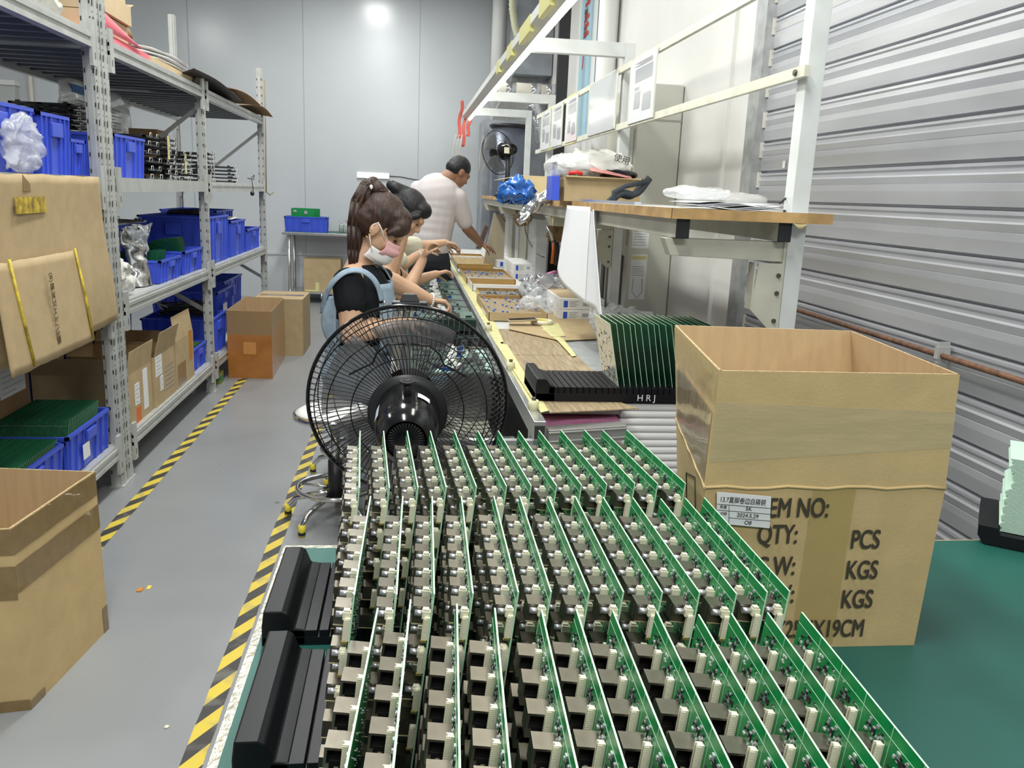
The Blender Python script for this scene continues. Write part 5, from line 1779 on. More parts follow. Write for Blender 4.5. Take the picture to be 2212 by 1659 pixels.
# below: pink foam, extrusion, white foam stack
m = MB(); m.box(0, .29, 0, .4, 0, .075)
o = m.build('pink_foam_slab', pinkm, bevel=.006); o.location = (.495, 2.89, .6855); tag(o, 'pink foam slab under the bench top edge', 'foam slab')
ex = thing('aluminium_profile', 'grey ribbed aluminium profile lying slanted below the cardboard edge', 'metal profile', (.50, 2.76, .700))
ex.rotation_euler = (0, -.05, .07)
MB().box(0, .285, 0, .06, 0, .055).box(0, .285, -.004, 0, .042, .048).box(0, .285, -.004, 0, .010, .016).build('profile', mat('dull_aluminium', (.42, .42, .40), .35, .6), ex, bevel=.002)
lg = thing('bench_shelf', 'lower shelf board carrying the pink foam and metal profile', 'shelf', (.69, 3.0, .67))
MB().box(-.10, .10, -.25, .32, 0, .014).build('shelf_board', fr2, lg)
for (x_, y_) in ((-.08, -.22), (.08, -.22), (-.08, .30), (.08, .30)):
    MB().box(x_ - .015, x_ + .015, y_ - .015, y_ + .015, -.67, 0).build('leg', fr2, lg)
wf_ = mat('white_foam')
for k in range(11):
    o = MB().box(-.16, .16, -.13, .13, 0, .0275).build('foam_tray', wf_, bevel=.010)
    o.location = (.965 + random.uniform(-.003, .003), 3.10, .488 + .0285 * k)
    tag(o, 'white foam tray in the stack below the comb rack, %s' % ('topmost' if k == 10 else 'lowest' if k == 0 else NUMS[k] + ' from the bottom'), 'foam tray', 'white foam trays stacked below the comb rack')
o = MB().box(-.16, .16, -.13, .13, 0, .487).build('dark_box', card_d); o.location = (.965, 3.10, 0); tag(o, 'dark box on the floor carrying the white foam trays', 'box')

# --- conveyor
alu = mat('anodised_aluminium', (0.66, 0.67, 0.66), .25, .8)
cv = thing('conveyor', 'long aluminium conveyor line where the workers insert parts', 'conveyor', (.22, 6.6, 0))
Y0, Y1 = 2.70 - 6.6, 10.4 - 6.6
for x_ in (-.265, .235):
    m = MB(); m.box(x_ - .021, x_ + .021, Y0, Y1, ZW - .065, ZW + .004); m.build('side_rail', alu, cv, bevel=.002)
MB().box(.2165, .2525, Y0 - .001, Y0, ZW - .058, ZW - .012).build('rail_opening', slotm, cv)
m = MB(); m.box(.236, .262, Y0 + .25, Y1, ZW + .004, ZW + .0055); m.build('edge_tape', ytape, cv)
MB().box(-.244, .214, Y0, Y0 + .03, ZW - .10, ZW - .065).build('cross_member', alu, cv)
MB().box(-.24, .21, Y0 + 1.9, Y1, ZW - .05, ZW - .04).build('belt', mat('dark_belt', (.02, .035, .03), .5), cv)
for y_ in (Y0 + .12, -1.2, 1.2, Y1 - .12):
    for x_ in (-.265, .235):
        MB().box(x_ - .018, x_ + .018, y_ - .018, y_ + .018, 0, ZW - .065).build('leg', alu, cv)
MB().box(-.26, .23, Y0 + .05, Y1 - .3, .32, .335).build('under_shelf', fr2, cv)
for y_ in (2.86, 3.55, 4.6):
    kn = thing('rail_clamp', 'cream clamp knob with black bolt on the conveyor rail, %s' % {2.86: 'nearest the camera', 3.55: 'second nearest', 4.6: 'farther along'}[y_], 'clamp', (.455, y_, ZW + .0045), 'clamp knobs on the conveyor rail')
    MB().cyl((0, 0, 0), (0, 0, .034), .020, .018, n=14).build('knob', mat('cream_rubber', (.62, .60, .38), .5), kn)
    MB().cyl((0, 0, .034), (0, 0, .045), .008, n=6).build('bolt', mat('dark_bolt'), kn)


def smt_panel(y, label, kind, h=0):
    root = thing('board_fixture', label, 'circuit board', (.205, y, ZW - .03 + h), 'boards riding on the conveyor')
    if kind == 'tray':
        m = MB(); m.box(-.19, .19, -.16, .16, 0, .07); m.build('black_tray', mat('dark_green_tray', (.010, .03, .022), .35), root, bevel=.004)
        z = .07
    else:
        m = MB(); m.box(-.21, .21, -.15, .15, 0, .012); m.build('carrier', mat('grey_carrier', (.10, .11, .11), .5), root)
        z = .012
    m = MB(); m.box(-.185, .185, -.13, .13, z, z + .003); m.build('board', mat('grey_green_board', (.08, .16, .13), .3, noise_s=60, noise_a=.4) if kind != 'pale' else mat('pale_green_board', (.30, .46, .40), .3, noise_s=40, noise_a=.35), root)
    rnd = random.Random(int(y * 100))
    for nm, mm, n_, hh in (('white_connectors', white, 6, .030), ('black_chips', blackp, 16, .012), ('blue_capacitors', mat('dark_blue_component', (.02, .06, .25), .4), 2, .03), ('metal_shields', metal_can, 7, .018)):
        m = MB()
        for k in range(n_):
            x_, y_ = rnd.uniform(-.16, .15), rnd.uniform(-.11, .11)
            if nm == 'white_connectors':
                x_ = rnd.choice((-.02, .0, .02)) + .01; y_ = -.11 + .04 * k
            a, b_ = rnd.uniform(.006, .02), rnd.uniform(.005, .012)
            m.box(x_ - a, x_ + a, y_ - b_, y_ + b_, z + .003, z + .003 + hh * rnd.uniform(.5, 1))
        o_ = m.build(nm, mm, root); o_['kind'] = 'stuff'


ys_ = [3.70, 4.02, 4.86, 5.20, 5.56, 5.90, 6.25, 6.60, 6.95, 7.30, 7.9, 8.5]
for k, y in enumerate(ys_):
    smt_panel(y, 'green board carrier on the conveyor, %s' % (('nearest, pale boards seen through the fan', 'second nearest, behind the fan rim', 'dark tray under the first worker\'s hand')[k] if k < 3 else NUMS[k] + ' from the near end'), 'pale' if k < 2 else 'tray' if k == 2 else 'std', .0 if k != 2 else .01)
# papers and boxes on the shelf under the conveyor, seen through the fan
for k, (x_, y_, w_, d_, h_, mm, nm) in enumerate(((-.1, 3.2, .12, .2, .10, white, 'white_box'), (.12, 3.3, .10, .25, .14, blackp, 'black_box'), (.30, 3.6, .10, .2, .09, mat('steel_grey_box', (.3, .32, .34), .5), 'grey_box'))):
    o = MB().box(-w_, w_, -d_, d_, 0, h_).build(nm, mm, bevel=.004); o.location = (x_ + .12, y_, .3365); tag(o, '%s on the shelf under the near conveyor end' % nm.replace('_', ' '), 'box')
# ================================================================ PEOPLE
skin = mat('skin', (0.56, 0.34, 0.22), 0.5, noise_s=9, noise_a=.05)
skin_w = mat('warm_light_skin', (0.56, 0.345, 0.225), 0.48, noise_s=9, noise_a=.05)
skin_d = mat('tanned_skin', (0.30, 0.15, 0.09), 0.5, noise_s=9, noise_a=.06)
bsh = mat('black_jersey', (0.007, 0.008, 0.010), .85, spec=.2)
denim = mat('light_denim', (0.26, 0.34, 0.42), .85, noise_s=26, noise_a=.14, bump=.15, bump_s=90)
tee = mat('pale_pink_tshirt', (0.58, 0.53, 0.53), .8, noise_s=6, noise_a=.05, bump=.12, bump_s=5)
hairb = mat('dark_brown_hair', (0.034, 0.015, 0.009), .5, noise_s=70, noise_a=.6, stretch=(1, 1, .12), bump=.5, bump_s=120)
hairk = mat('black_hair', (0.008, 0.008, 0.010), .5, bump=.4, bump_s=110, stretch=(1, 1, .2))
darkt = mat('dark_trousers', (0.02, 0.022, 0.03), .85)


def cap_seg(m, p, q, r1, r2, n=12):
    p, q = Vector(p), Vector(q)
    m.ball(p, r1, n)
    m.ball(q, r2, n)
    if (q - p).length > 1e-5:
        m.cyl(p, q, r1, r2, n, cap=True)


def chain(m, pts, rs):
    for i in range(len(pts) - 1):
        cap_seg(m, pts[i], pts[i + 1], rs[i], rs[i + 1])


def oval(m, c, r, M):
    """ellipsoid with axes given by the 3x3 M"""
    m.ball(c, r, 16, 0, M)


def hand(m, wrist, fwd, palm, s=1.0, curl=.9, side=1, spread=.12, pinch=True):
    """palm (direction the palm faces), five separate fingers that curl towards it"""
    f = Vector(fwd).normalized()
    n = Vector(palm); n = (n - f * n.dot(f)).normalized()
    l = f.cross(n) * side
    w = Vector(wrist)
    # palm: row of capsules
    for k, o_ in enumerate((-.027, -.009, .009, .027)):
        cap_seg(m, w + l * o_ * .7 * s + f * .015 * s, w + l * o_ * s + f * (.078 - abs(o_ + .009) * .35) * s, .014 * s, .0125 * s, 8)
    L_ = (.066, .074, .070, .056)
    for k, o_ in enumerate((-.030, -.010, .010, .029)):
        p = w + l * o_ * s + f * (.080 - abs(o_ + .009) * .35) * s
        d = (f + l * o_ * spread * 22).normalized()
        ang = (.42, .62, .5) if pinch else (.15, .25, .2)
        ang = [a * curl * (1 + .14 * (k - 1)) for a in ang]
        r = (.0095, .0088, .0078, .0065)
        tot = 0
        for j, fr_ in enumerate((.45, .32, .23)):
            tot += ang[j]
            dd = d * math.cos(tot) + n * math.sin(tot)
            q = p + dd * L_[k] * fr_ * 1.12 * s
            cap_seg(m, p, q, r[j] * s, r[j + 1] * s, 8)
            p = q
    p = w - l * .022 * s + f * .022 * s + n * .006 * s
    q = p + (f * .6 - l * .55 + n * .45).normalized() * .042 * s
    cap_seg(m, p, q, .0135 * s, .0105 * s, 8)
    r_ = q + (f * .72 - l * .05 + n * .65).normalized() * .034 * s
    cap_seg(m, q, r_, .0105 * s, .0090 * s, 8)
    t_ = r_ + (f * .75 + l * .22 + n * .62).normalized() * .024 * s
    cap_seg(m, r_, t_, .0090 * s, .0072 * s, 8)


def head(m, c, F, Lt, s):
    """F forward, Lt lateral; adds skull, face, jaw, nose, lips, ears"""
    f = Vector(F).normalized(); l = Vector(Lt); l = (l - f * l.dot(f)).normalized(); u = l.cross(f)
    if u.z < 0:
        u = -u
    M = Matrix((f, l, u)).transposed()
    c = Vector(c)

    def P_(x, y, z):
        return c + (f * x + l * y + u * z) * s
    oval(m, P_(-.012, 0, .025), (.102 * s, .080 * s, .100 * s), M)
    oval(m, P_(.030, 0, -.035), (.068 * s, .064 * s, .082 * s), M)
    oval(m, P_(.050, 0, -.085), (.042 * s, .042 * s, .034 * s), M)
    oval(m, P_(.076, 0, -.102), (.020 * s, .022 * s, .017 * s), M)
    oval(m, P_(.085, 0, .022), (.022 * s, .050 * s, .020 * s), M)
    cap_seg(m, P_(.092, 0, .008), P_(.112, 0, -.028), .009 * s, .012 * s)
    for y in (-.011, .011):
        m.ball(P_(.102, y, -.033), .009 * s, 8)
    oval(m, P_(.094, 0, -.058), (.011 * s, .023 * s, .008 * s), M)
    oval(m, P_(.091, 0, -.071), (.011 * s, .021 * s, .008 * s), M)
    for y in (-.045, .045):
        oval(m, P_(.062, y, -.03), (.028 * s, .022 * s, .030 * s), M)
    for y in (-1, 1):
        oval(m, P_(-.008, y * .083, -.010), (.022 * s, .007 * s, .032 * s), M)
        oval(m, P_(-.004, y * .080, -.032), (.012 * s, .007 * s, .014 * s), M)
    return M, P_


def face_parts(root, P_, M, s):
    for y in (-1, 1):
        e = MB(); e.ball(P_(.087, y * .031, -.002), (.008 * s, .014 * s, .004 * s), 10, 0, M)
        e.build('eye', mat('eye_dark', (.02, .015, .012), .25), root)
        b_ = MB(); b_.tube([P_(.096, y * .014, .020), P_(.096, y * .032, .026), P_(.080, y * .050, .020)], [.002 * s, .003 * s, .0015 * s], n=5)
        b_.build('eyebrow', hairk, root)


def person_root(label, loc):
    return thing('person', label, 'person', loc)


def pmesh(m, name, m_, root, vox=.006, sm=3):
    loc = root.location
    m.v = [p - loc for p in m.v]
    return m.build(name, m_, root, remesh=vox, smooth_it=sm)


def stool(x, y, h, label, r=.19):
    st_ = thing('stool', label, 'stool', (x, y, 0))
    ms = MB(); ms.lathe([(0, h - .03), (r * .93, h - .035), (r, h - .028), (r, h - .006), (r * .95, h + .002)], n=40); ms.lathe([(0, h - .036), (r * .9, h - .036)], n=30)
    ms.build('seat_rim', chrome, st_)
    ms = MB(); ms.lathe([(0, h + .022), (r * .5, h + .020), (r * .82, h + .014), (r * .95, h + .001), (r * .95, h - .01)], n=40)
    ms.build('seat_cushion', mat('white_seat', (.72, .72, .70), .3), st_)
    MB().cyl((0, 0, .16), (0, 0, h - .03), .022, n=14).build('column', chrome, st_)
    MB().cyl((0, 0, .12), (0, 0, .30), .034, n=14).build('column_sleeve', blackp, st_)
    ms = MB(); ms.tube([(.175 * math.cos(2 * PI * k / 40), .175 * math.sin(2 * PI * k / 40), .165) for k in range(40)], .0115, n=8, closed=True)
    ms.build('foot_ring', chrome, st_)
    for k in range(5):
        a = 2 * PI * k / 5 + .35
        ca, sa = math.cos(a), math.sin(a)
        ms = MB(); ms.tube([(.02 * ca, .02 * sa, .14), (.12 * ca, .12 * sa, .115), (.20 * ca, .20 * sa, .09), (.235 * ca, .235 * sa, .05), (.24 * ca, .24 * sa, .0)], [.014, .014, .014, .013, .013], n=8)
        lg_ = ms.build('leg', chrome, st_)
        ms = MB(); ms.cyl((.24 * ca, .24 * sa, .0), (.239 * ca, .239 * sa, .055), .0165, n=10); ms.cyl((.24 * ca, .24 * sa, .008), (.24 * ca, .24 * sa, .022), .0169, n=10, mi=1)
        ms.build('foot_sleeve', [mat('yellow_sleeve', (.70, .58, .05), .4), blackp], lg_)
        if k % 2 == 0:
            MB().cyl((.02 * ca, .02 * sa, .165), (.168 * ca, .168 * sa, .165), .007, n=6).build('ring_spoke', chrome, st_)
    return st_


stool(-.325, 3.82, .535, 'empty chrome stool with white round seat behind the big fan')

# ---- first worker: brown ponytail, mask, denim overalls
W1Y = 4.22
S1 = 1.20


def w(px, py, dy=0, Y=None):
    return at(px, py, 'y', (W1Y if Y is None else Y) + dy)


r1 = person_root('seated woman with brown ponytail, pink and white face mask, black shirt and pale denim overalls', (-.22, 4.4, 0))
m = MB()
sh_n, sh_f = w(752, 612, -.02), w(800, 596, .34)
el_n, wr_n = w(757, 722, -.10), w(868, 697, .12)
el_f, wr_f = w(872, 622, .40), w(930, 648, .46)
nb_, hc = w(775, 585, .16), w(822, 492, .16)
chain(m, [w(765, 600, .16), w(788, 545, .16)], [.075, .062])
chain(m, [nb_ + Vector((0, 0, -.02)), sh_n], [.075, .068]); chain(m, [nb_ + Vector((0, 0, -.02)), sh_f], [.075, .068])
chest, belly, hip = w(785, 645, .16), w(770, 720, .18), w(765, 800, .20)
oval(m, chest, (.13, .19, .17), Matrix.Identity(3)); oval(m, belly, (.125, .17, .17), Matrix.Identity(3)); oval(m, hip, (.15, .21, .15), Matrix.Identity(3))
chain(m, [sh_n, w(757, 665, -.07), el_n], [.070, .062, .052]); chain(m, [el_n, el_n.lerp(wr_n, .35), wr_n], [.052, .054, .032])
chain(m, [sh_f, w(850, 612, .38), el_f], [.068, .058, .050]); chain(m, [el_f, el_f.lerp(wr_f, .35), wr_f], [.050, .047, .030])
hand(m, wr_f, w(975, 655, .50) - wr_f, (.15, -.1, -1), 1.15, curl=1.25, side=-1)
hand(m, wr_n, Vector((1, .35, .02)), (0, .2, -1), 1.15, curl=1.0, side=1)
Fd = Vector((.80, -.10, -.60))
M1, P1 = head(m, hc, Fd, (0.1, 1, 0), S1)
body1 = pmesh(m, 'body', skin_w, r1, .0065)


def on1(mb):
    mb.v = [p - r1.location for p in mb.v]
    return mb


m = MB()
oval(m, chest + Vector((0, 0, .01)), (.145, .20, .18), Matrix.Identity(3)); oval(m, belly, (.135, .18, .18), Matrix.Identity(3))
chain(m, [nb_ + Vector((-.030, 0, -.105)), sh_n + Vector((-.0, 0, -.01))], [.070, .079]); chain(m, [nb_ + Vector((-.030, 0, -.105)), sh_f + Vector((0, 0, -.015))], [.070, .070])
chain(m, [sh_n, sh_n.lerp(w(757, 665, -.07), .85)], [.081, .077]); chain(m, [sh_f, sh_f.lerp(w(850, 612, .38), .55)], [.074, .068])
pmesh(m, 'black_shirt', bsh, r1, .008)
m = MB()
oval(m, w(768, 770, .19), (.165, .21, .16), Matrix.Identity(3)); oval(m, hip, (.18, .235, .16), Matrix.Identity(3))
kn_n, kn_f = hip + Vector((.42, -.12, -.03)), hip + Vector((.42, .14, -.03))
for kk, sd in ((kn_n, -1), (kn_f, 1)):
    chain(m, [hip + Vector((.02, .10 * sd, -.05)), kk], [.115, .080]); chain(m, [kk, Vector((kk.x - .05, kk.y, .30)), Vector((kk.x - .02, kk.y, .14))], [.080, .062, .055])
pmesh(m, 'denim_overalls', denim, r1, .009)
for kk in (kn_n, kn_f):
    m = MB(); chain(m, [Vector((kk.x - .03, kk.y, .045)), Vector((kk.x + .15, kk.y, .035))], [.045, .035]); pmesh(m, 'shoe', white, r1, .008, 1)
# bib, back panel and straps follow the torso
m = MB()
m.sheet(lambda u, v: chest + Vector((.166 - .30 * abs(u - .5) ** 2 - .05 * max(0, v - .6), (u - .5) * .30, -.26 + .35 * v)), 14, 12)
on1(m).build('bib', denim, r1, solid=.008)
m = MB()
m.sheet(lambda u, v: chest + Vector((-.150 + .10 * abs(u - .5) ** 2 * 2 - .03 * (1 - v), (u - .5) * (.34 - .1 * v), -.34 + .24 * v)), 14, 10)
on1(m).build('back_panel', denim, r1, solid=.01)
for sd in (-1, 1):
    m = MB()
    ctr = [w(697, 676, .0), w(704, 640, -.045), w(722, 608, -.085), w(748, 588, -.085), w(776, 585, -.070), w(800, 597, -.045), w(816, 620, -.02), w(824, 650, .0)][::-1] if sd < 0 else [chest + Vector((.145, .11 * sd, .0)), chest + Vector((.13, .12 * sd, .085)), chest + Vector((.07, .125 * sd, .165)), chest + Vector((.0, .125 * sd, .190)), chest + Vector((-.075, .12 * sd, .165)), chest + Vector((-.135, .10 * sd, .06)), chest + Vector((-.165, .075 * sd, -.07)), chest + Vector((-.175, .07 * sd, -.16))]

    def strap(u, v):
        x = u * (len(ctr) - 1); i = min(int(x), len(ctr) - 2); t_ = x - i
        p0_ = ctr[max(0, i - 1)]; p1_, p2_ = ctr[i], ctr[i + 1]; p3_ = ctr[min(len(ctr) - 1, i + 2)]
        q = .5 * ((2 * p1_) + (p2_ - p0_) * t_ + (2 * p0_ - 5 * p1_ + 4 * p2_ - p3_) * t_ ** 2 + (3 * p1_ - p0_ - 3 * p2_ + p3_) * t_ ** 3)
        return q + (q - chest).normalized() * (.012 if sd > 0 else .004) + (Vector((0, (v - .5) * .042, 0)) if sd > 0 else (Vector((q.x - w(768, 650).x, 0, q.z - w(768, 650).z)).normalized() * (v - .5) * .022 + Vector((0, (.5 - v) * -.022, 0))))
    m.sheet(strap, 36, 3)
    on1(m).build('overall_strap', denim, r1, solid=.006)
    m = MB(); m.ball(ctr[0] + Vector((.014, 0, -.01)), (.006, .014, .014), 12)
    on1(m).build('metal_button', chrome, r1)
    m = MB(); m.ball(ctr[6] + Vector((-.02, 0, -.0)), (.006, .014, .014), 12)
    on1(m).build('metal_button', chrome, r1)
# side flap of the overalls hanging open
m = MB()
m.sheet(lambda u, v: w(712 - 18 * math.sin(v * PI) * (1 - u) + 14 * u, 640 + 105 * v, -.03 - .04 * u) + Vector((0, 0, 0)), 8, 18)
on1(m).build('side_flap', denim, r1, solid=.006)
face_parts(r1, lambda x, y, z: P1(x, y, z) - r1.location, M1, S1)
# hair
m = MB()
oval(m, P1(-.028, 0, .045), (.108 * S1, .092 * S1, .104 * S1), M1)
oval(m, P1(-.055, 0, .005), (.085 * S1, .090 * S1, .085 * S1), M1)
oval(m, P1(.035, 0, .085), (.062 * S1, .078 * S1, .048 * S1), M1)
oval(m, P1(.065, -.045, .058), (.042 * S1, .038 * S1, .048 * S1), M1)
oval(m, P1(.065, .045, .055), (.040 * S1, .038 * S1, .045 * S1), M1)
cap_seg(m, P1(.07, -.074, .045), P1(.050, -.080, .012), .018 * S1, .012 * S1)
pmesh(m, 'hair', hairb, r1, .007, 2)
tie = w(806, 404, .16)
tail = [w(822, 420, .16), tie + Vector((0, 0, .02)), w(792, 405, .15), w(776, 440, .14), w(768, 490, .13), w(765, 540, .12), w(764, 592, .11)]
m = MB(); chain(m, tail, [.046, .034, .040, .046, .044, .036, .010])
for k in range(34):
    a = random.uniform(0, 2 * PI); rr_ = random.uniform(.6, 1.1)
    off = Vector((math.cos(a), math.sin(a), 0))
    pts = [tail[i] + off * rr_ * (.018, .022, .034, .039, .036, .030, .018)[i] for i in range(1, 7)]
    m.tube(pts + [pts[-1] + Vector((random.uniform(-.01, .01), 0, random.uniform(-.04, .01)))], [.007, .008, .009, .008, .006, .004, .0015], n=5)
on1(m).build('ponytail', hairb, r1)
m = MB(); m.ball(w(802, 404, .10), (.008, .006, .012), 10); on1(m).build('hair_clip', white, r1)
# mask: pink front, white lower edge
for nm, mm, a0, a1, z0_, z1_ in (('face_mask', mat('pink_mask', (.72, .40, .42), .8), -1.25, 1.25, -.075, -.012), ('mask_lower_edge', mat('white_mask', (.74, .72, .72), .8), -1.75, 1.75, -.122, -.070)):
    m = MB()
    m.sheet(lambda u, v: P1(.004 + (.126 - .034 * abs(v - .5) * (1 if nm == 'face_mask' else .6) - (.02 * (1 - v) if nm != 'face_mask' else 0)) * math.cos((a0 + (a1 - a0) * u) * .80), .082 * math.sin((a0 + (a1 - a0) * u) * .80) * (1 if nm == 'face_mask' else .95), z0_ + (z1_ - z0_) * v + .004 * math.sin(v * 14) - .012 * abs(u - .5)), 22, 10)
    on1(m).build(nm, mm, r1, solid=.004)
for sd in (-1, 1):
    m = MB(); m.tube([P1(.045, sd * .082, -.015), P1(.018, sd * .090, .008), P1(-.012, sd * .092, .022), P1(-.018, sd * .092, .0)], .0028, n=5)
    m.tube([P1(.040, sd * .078, -.092), P1(.012, sd * .086, -.065), P1(-.010, sd * .090, -.040)], .0026, n=5)
    on1(m).build('ear_loop', white, r1)
for k in range(4):
    m = MB(); m.ball(P1(-.016 + .002 * k, -.092, -.018 - .012 * k), .0038, 8); m.tube([P1(-.016, -.094, -.05), P1(-.012, -.096, -.068)], .002, n=5)
    on1(m).build('earring', mat('gold_jewellery', (.70, .50, .20), .25, 1.0), r1)
bd = (w(975, 655, .50) - wr_f).normalized(); bx_ = bd.orthogonal().normalized(); by_ = bd.cross(bx_)
m = MB()
for k in range(20):
    a = 2 * PI * k / 20
    m.ball(wr_f + bd * .005 + (bx_ * math.cos(a) + by_ * math.sin(a)) * .037, .0065, 8)
on1(m).build('bead_bracelet', white, r1)

# ---- second worker: black hair, black sleeveless top
W2 = 5.35
r2 = person_root('seated woman with black tied-up hair and black top lifting one hand, behind the masked woman', (-.1, 5.45, 0))


def q2(px, py, dy=0):
    return at(px, py, 'y', W2 + dy)


m = MB()
s_n, s_f = q2(818, 600, -.06), q2(850, 588, .30)
e_n, wn = q2(874, 640, .02), q2(914, 560, .18)
e_f, wf2 = q2(885, 612, .34), q2(942, 592, .45)
ch, be, hp = q2(822, 640, .12), q2(815, 700, .12), q2(812, 760, .14)
hc2 = q2(880, 462, .12)
chain(m, [q2(835, 590, .12), q2(862, 515, .12)], [.075, .058])
chain(m, [q2(835, 598, .12), s_n], [.07, .062]); chain(m, [q2(835, 598, .12), s_f], [.07, .062])
oval(m, ch, (.12, .18, .17), Matrix.Identity(3)); oval(m, be, (.12, .16, .16), Matrix.Identity(3)); oval(m, hp, (.14, .2, .14), Matrix.Identity(3))
chain(m, [s_n, s_n.lerp(e_n, .5), e_n], [.062, .054, .047]); chain(m, [e_n, e_n.lerp(wn, .35), wn], [.047, .046, .029])
chain(m, [s_f, s_f.lerp(e_f, .5), e_f], [.060, .052, .045]); chain(m, [e_f, e_f.lerp(wf2, .35), wf2], [.045, .042, .028])
hand(m, wn, Vector((.35, .1, .9)), (.8, -.2, -.3), 1.1, curl=1.3, side=1)
hand(m, wf2, q2(975, 583, .52) - wf2, (.2, -.1, -1), 1.1, curl=1.0, side=-1)
M2, P2 = head(m, hc2, (.72, -.15, -.68), (.1, 1, 0), 1.12)
pmesh(m, 'body', skin_w, r2, .008)
m = MB(); oval(m, ch + Vector((0, 0, -.0)), (.132, .19, .175), Matrix.Identity(3)); oval(m, be, (.13, .17, .17), Matrix.Identity(3)); chain(m, [q2(826, 606, .05), s_n + Vector((-.0, .04, -.01))], [.072, .066]); chain(m, [q2(826, 600, .2), s_f + Vector((0, -.04, -.01))], [.072, .062])
pmesh(m, 'black_top', bsh, r2, .009)
m = MB(); oval(m, hp, (.165, .22, .15), Matrix.Identity(3))
for sd in (-1, 1):
    kk = hp + Vector((.40, .12 * sd, -.02))
    chain(m, [hp + Vector((.02, .1 * sd, -.04)), kk], [.11, .078]); chain(m, [kk, Vector((kk.x - .04, kk.y, .14))], [.078, .052])
pmesh(m, 'dark_trousers', darkt, r2, .011)
for sd in (-1, 1):
    m = MB(); chain(m, [Vector((hp.x + .36, hp.y + .12 * sd, .045)), Vector((hp.x + .52, hp.y + .12 * sd, .035))], [.045, .035]); pmesh(m, 'shoe', blackp, r2, .010, 1)
m = MB()
oval(m, P2(-.025, 0, .040), (.118, .098, .112), M2); oval(m, P2(-.055, 0, .0), (.098, .098, .096), M2); oval(m, P2(.045, 0, .078), (.066, .080, .055), M2)
oval(m, q2(857, 408, .12) - Vector((0, 0, 0)), (.060, .055, .040), Matrix.Rotation(.5, 3, 'Y')); cap_seg(m, q2(845, 400, .12), q2(880, 420, .12), .034, .05)
cap_seg(m, P2(.06, -.072, .04), P2(.02, -.086, -.03), .022, .016)
pmesh(m, 'hair', hairk, r2, .009, 1)
face_parts(r2, lambda x, y, z: P2(x, y, z) - r2.location, M2, 1.12)

# ---- third worker: cream sleeve and wristwatch
W3 = 6.55
r3 = person_root('seated worker in a cream top with a wristwatch, mostly hidden behind the two women', (0, 6.7, 0))


def q3(px, py, dy=0):
    return at(px, py, 'y', W3 + dy)


m = MB()
ch = q3(845, 590, .1); hc3 = q3(876, 462, .1)
s_n, s_f = q3(845, 545, -.12), q3(868, 532, .28)
e_n, wn = q3(872, 572, -.10), q3(911, 545, .0)
e_f, wf3 = q3(910, 532, .30), q3(962, 524, .42)
chain(m, [q3(850, 548, .1), q3(866, 500, .1)], [.07, .055]); oval(m, ch, (.12, .19, .17), Matrix.Identity(3)); oval(m, q3(840, 640, .1), (.13, .17, .17), Matrix.Identity(3)); oval(m, q3(838, 690, .1), (.14, .2, .13), Matrix.Identity(3))
chain(m, [s_n, e_n], [.062, .046]); chain(m, [e_n, wn], [.046, .030])
chain(m, [s_f, e_f], [.060, .046]); chain(m, [e_f, wf3], [.046, .029])
hand(m, wn, (.8, .2, .35), (.3, -.1, -1), 1.1, curl=1.1, side=1)
hand(m, wf3, q3(992, 530, .45) - wf3, (.1, -.1, -1), 1.15, curl=1.1, side=-1)
M3, P3 = head(m, hc3, (.72, -.1, -.68), (.1, 1, 0), 1.05)
pmesh(m, 'body', skin_w, r3, .009)
m = MB(); oval(m, ch, (.135, .205, .18), Matrix.Identity(3)); oval(m, q3(840, 640, .1), (.14, .185, .17), Matrix.Identity(3)); chain(m, [s_f, s_f.lerp(e_f, .62)], [.080, .082]); chain(m, [s_n, s_n.lerp(e_n, .6)], [.078, .072])
pmesh(m, 'cream_top', mat('cream_cloth', (.68, .65, .52), .85, bump=.3, bump_s=14), r3, .010)
hp = q3(838, 690, .1)
m = MB(); oval(m, hp, (.16, .215, .14), Matrix.Identity(3))
for sd in (-1, 1):
    kk = hp + Vector((.40, .12 * sd, -.02))
    chain(m, [hp + Vector((.02, .1 * sd, -.04)), kk], [.11, .078]); chain(m, [kk, Vector((kk.x - .04, kk.y, .10))], [.078, .052])
pmesh(m, 'dark_trousers', darkt, r3, .012)
m = MB(); oval(m, P3(-.02, 0, .035), (.108, .092, .104), M3); oval(m, P3(-.05, 0, .0), (.09, .09, .09), M3); pmesh(m, 'hair', hairk, r3, .010, 1)
face_parts(r3, lambda x, y, z: P3(x, y, z) - r3.location, M3, 1.05)
m = MB()
wd = Vector((.8, .2, .35)).normalized(); wx = Vector((0, -1, .1)).normalized()
c_ = wn - wd * .02
m.cyl(c_ + wx * .030, c_ + wx * .040, .019, n=18); m.tube([c_ + (wx * math.cos(a_) + wd.cross(wx) * math.sin(a_)) * .034 for a_ in [2 * PI * k / 16 for k in range(16)]], .004, n=5, closed=True, mi=1)
m.v = [p - r3.location for p in m.v]
m.build('wristwatch', [white, mat('gold_jewellery')], r3)
stool(hp.x, hp.y, .52, 'stool under the worker in the cream top')
stool(q2(812, 760, .14).x, q2(812, 760, .14).y, .52, 'stool under the woman with black hair')
stool(hip.x - .0, hip.y + .02, max(.3, hip.z - .20), 'stool under the woman in denim overalls')

# ---- man standing with his back turned
WM = 7.75
r4 = person_root('standing man with short black hair and pale t-shirt bending over the bench, back turned', (.3, 7.75, 0))


def qm(px, py, dy=0):
    return at(px, py, 'y', WM + dy)


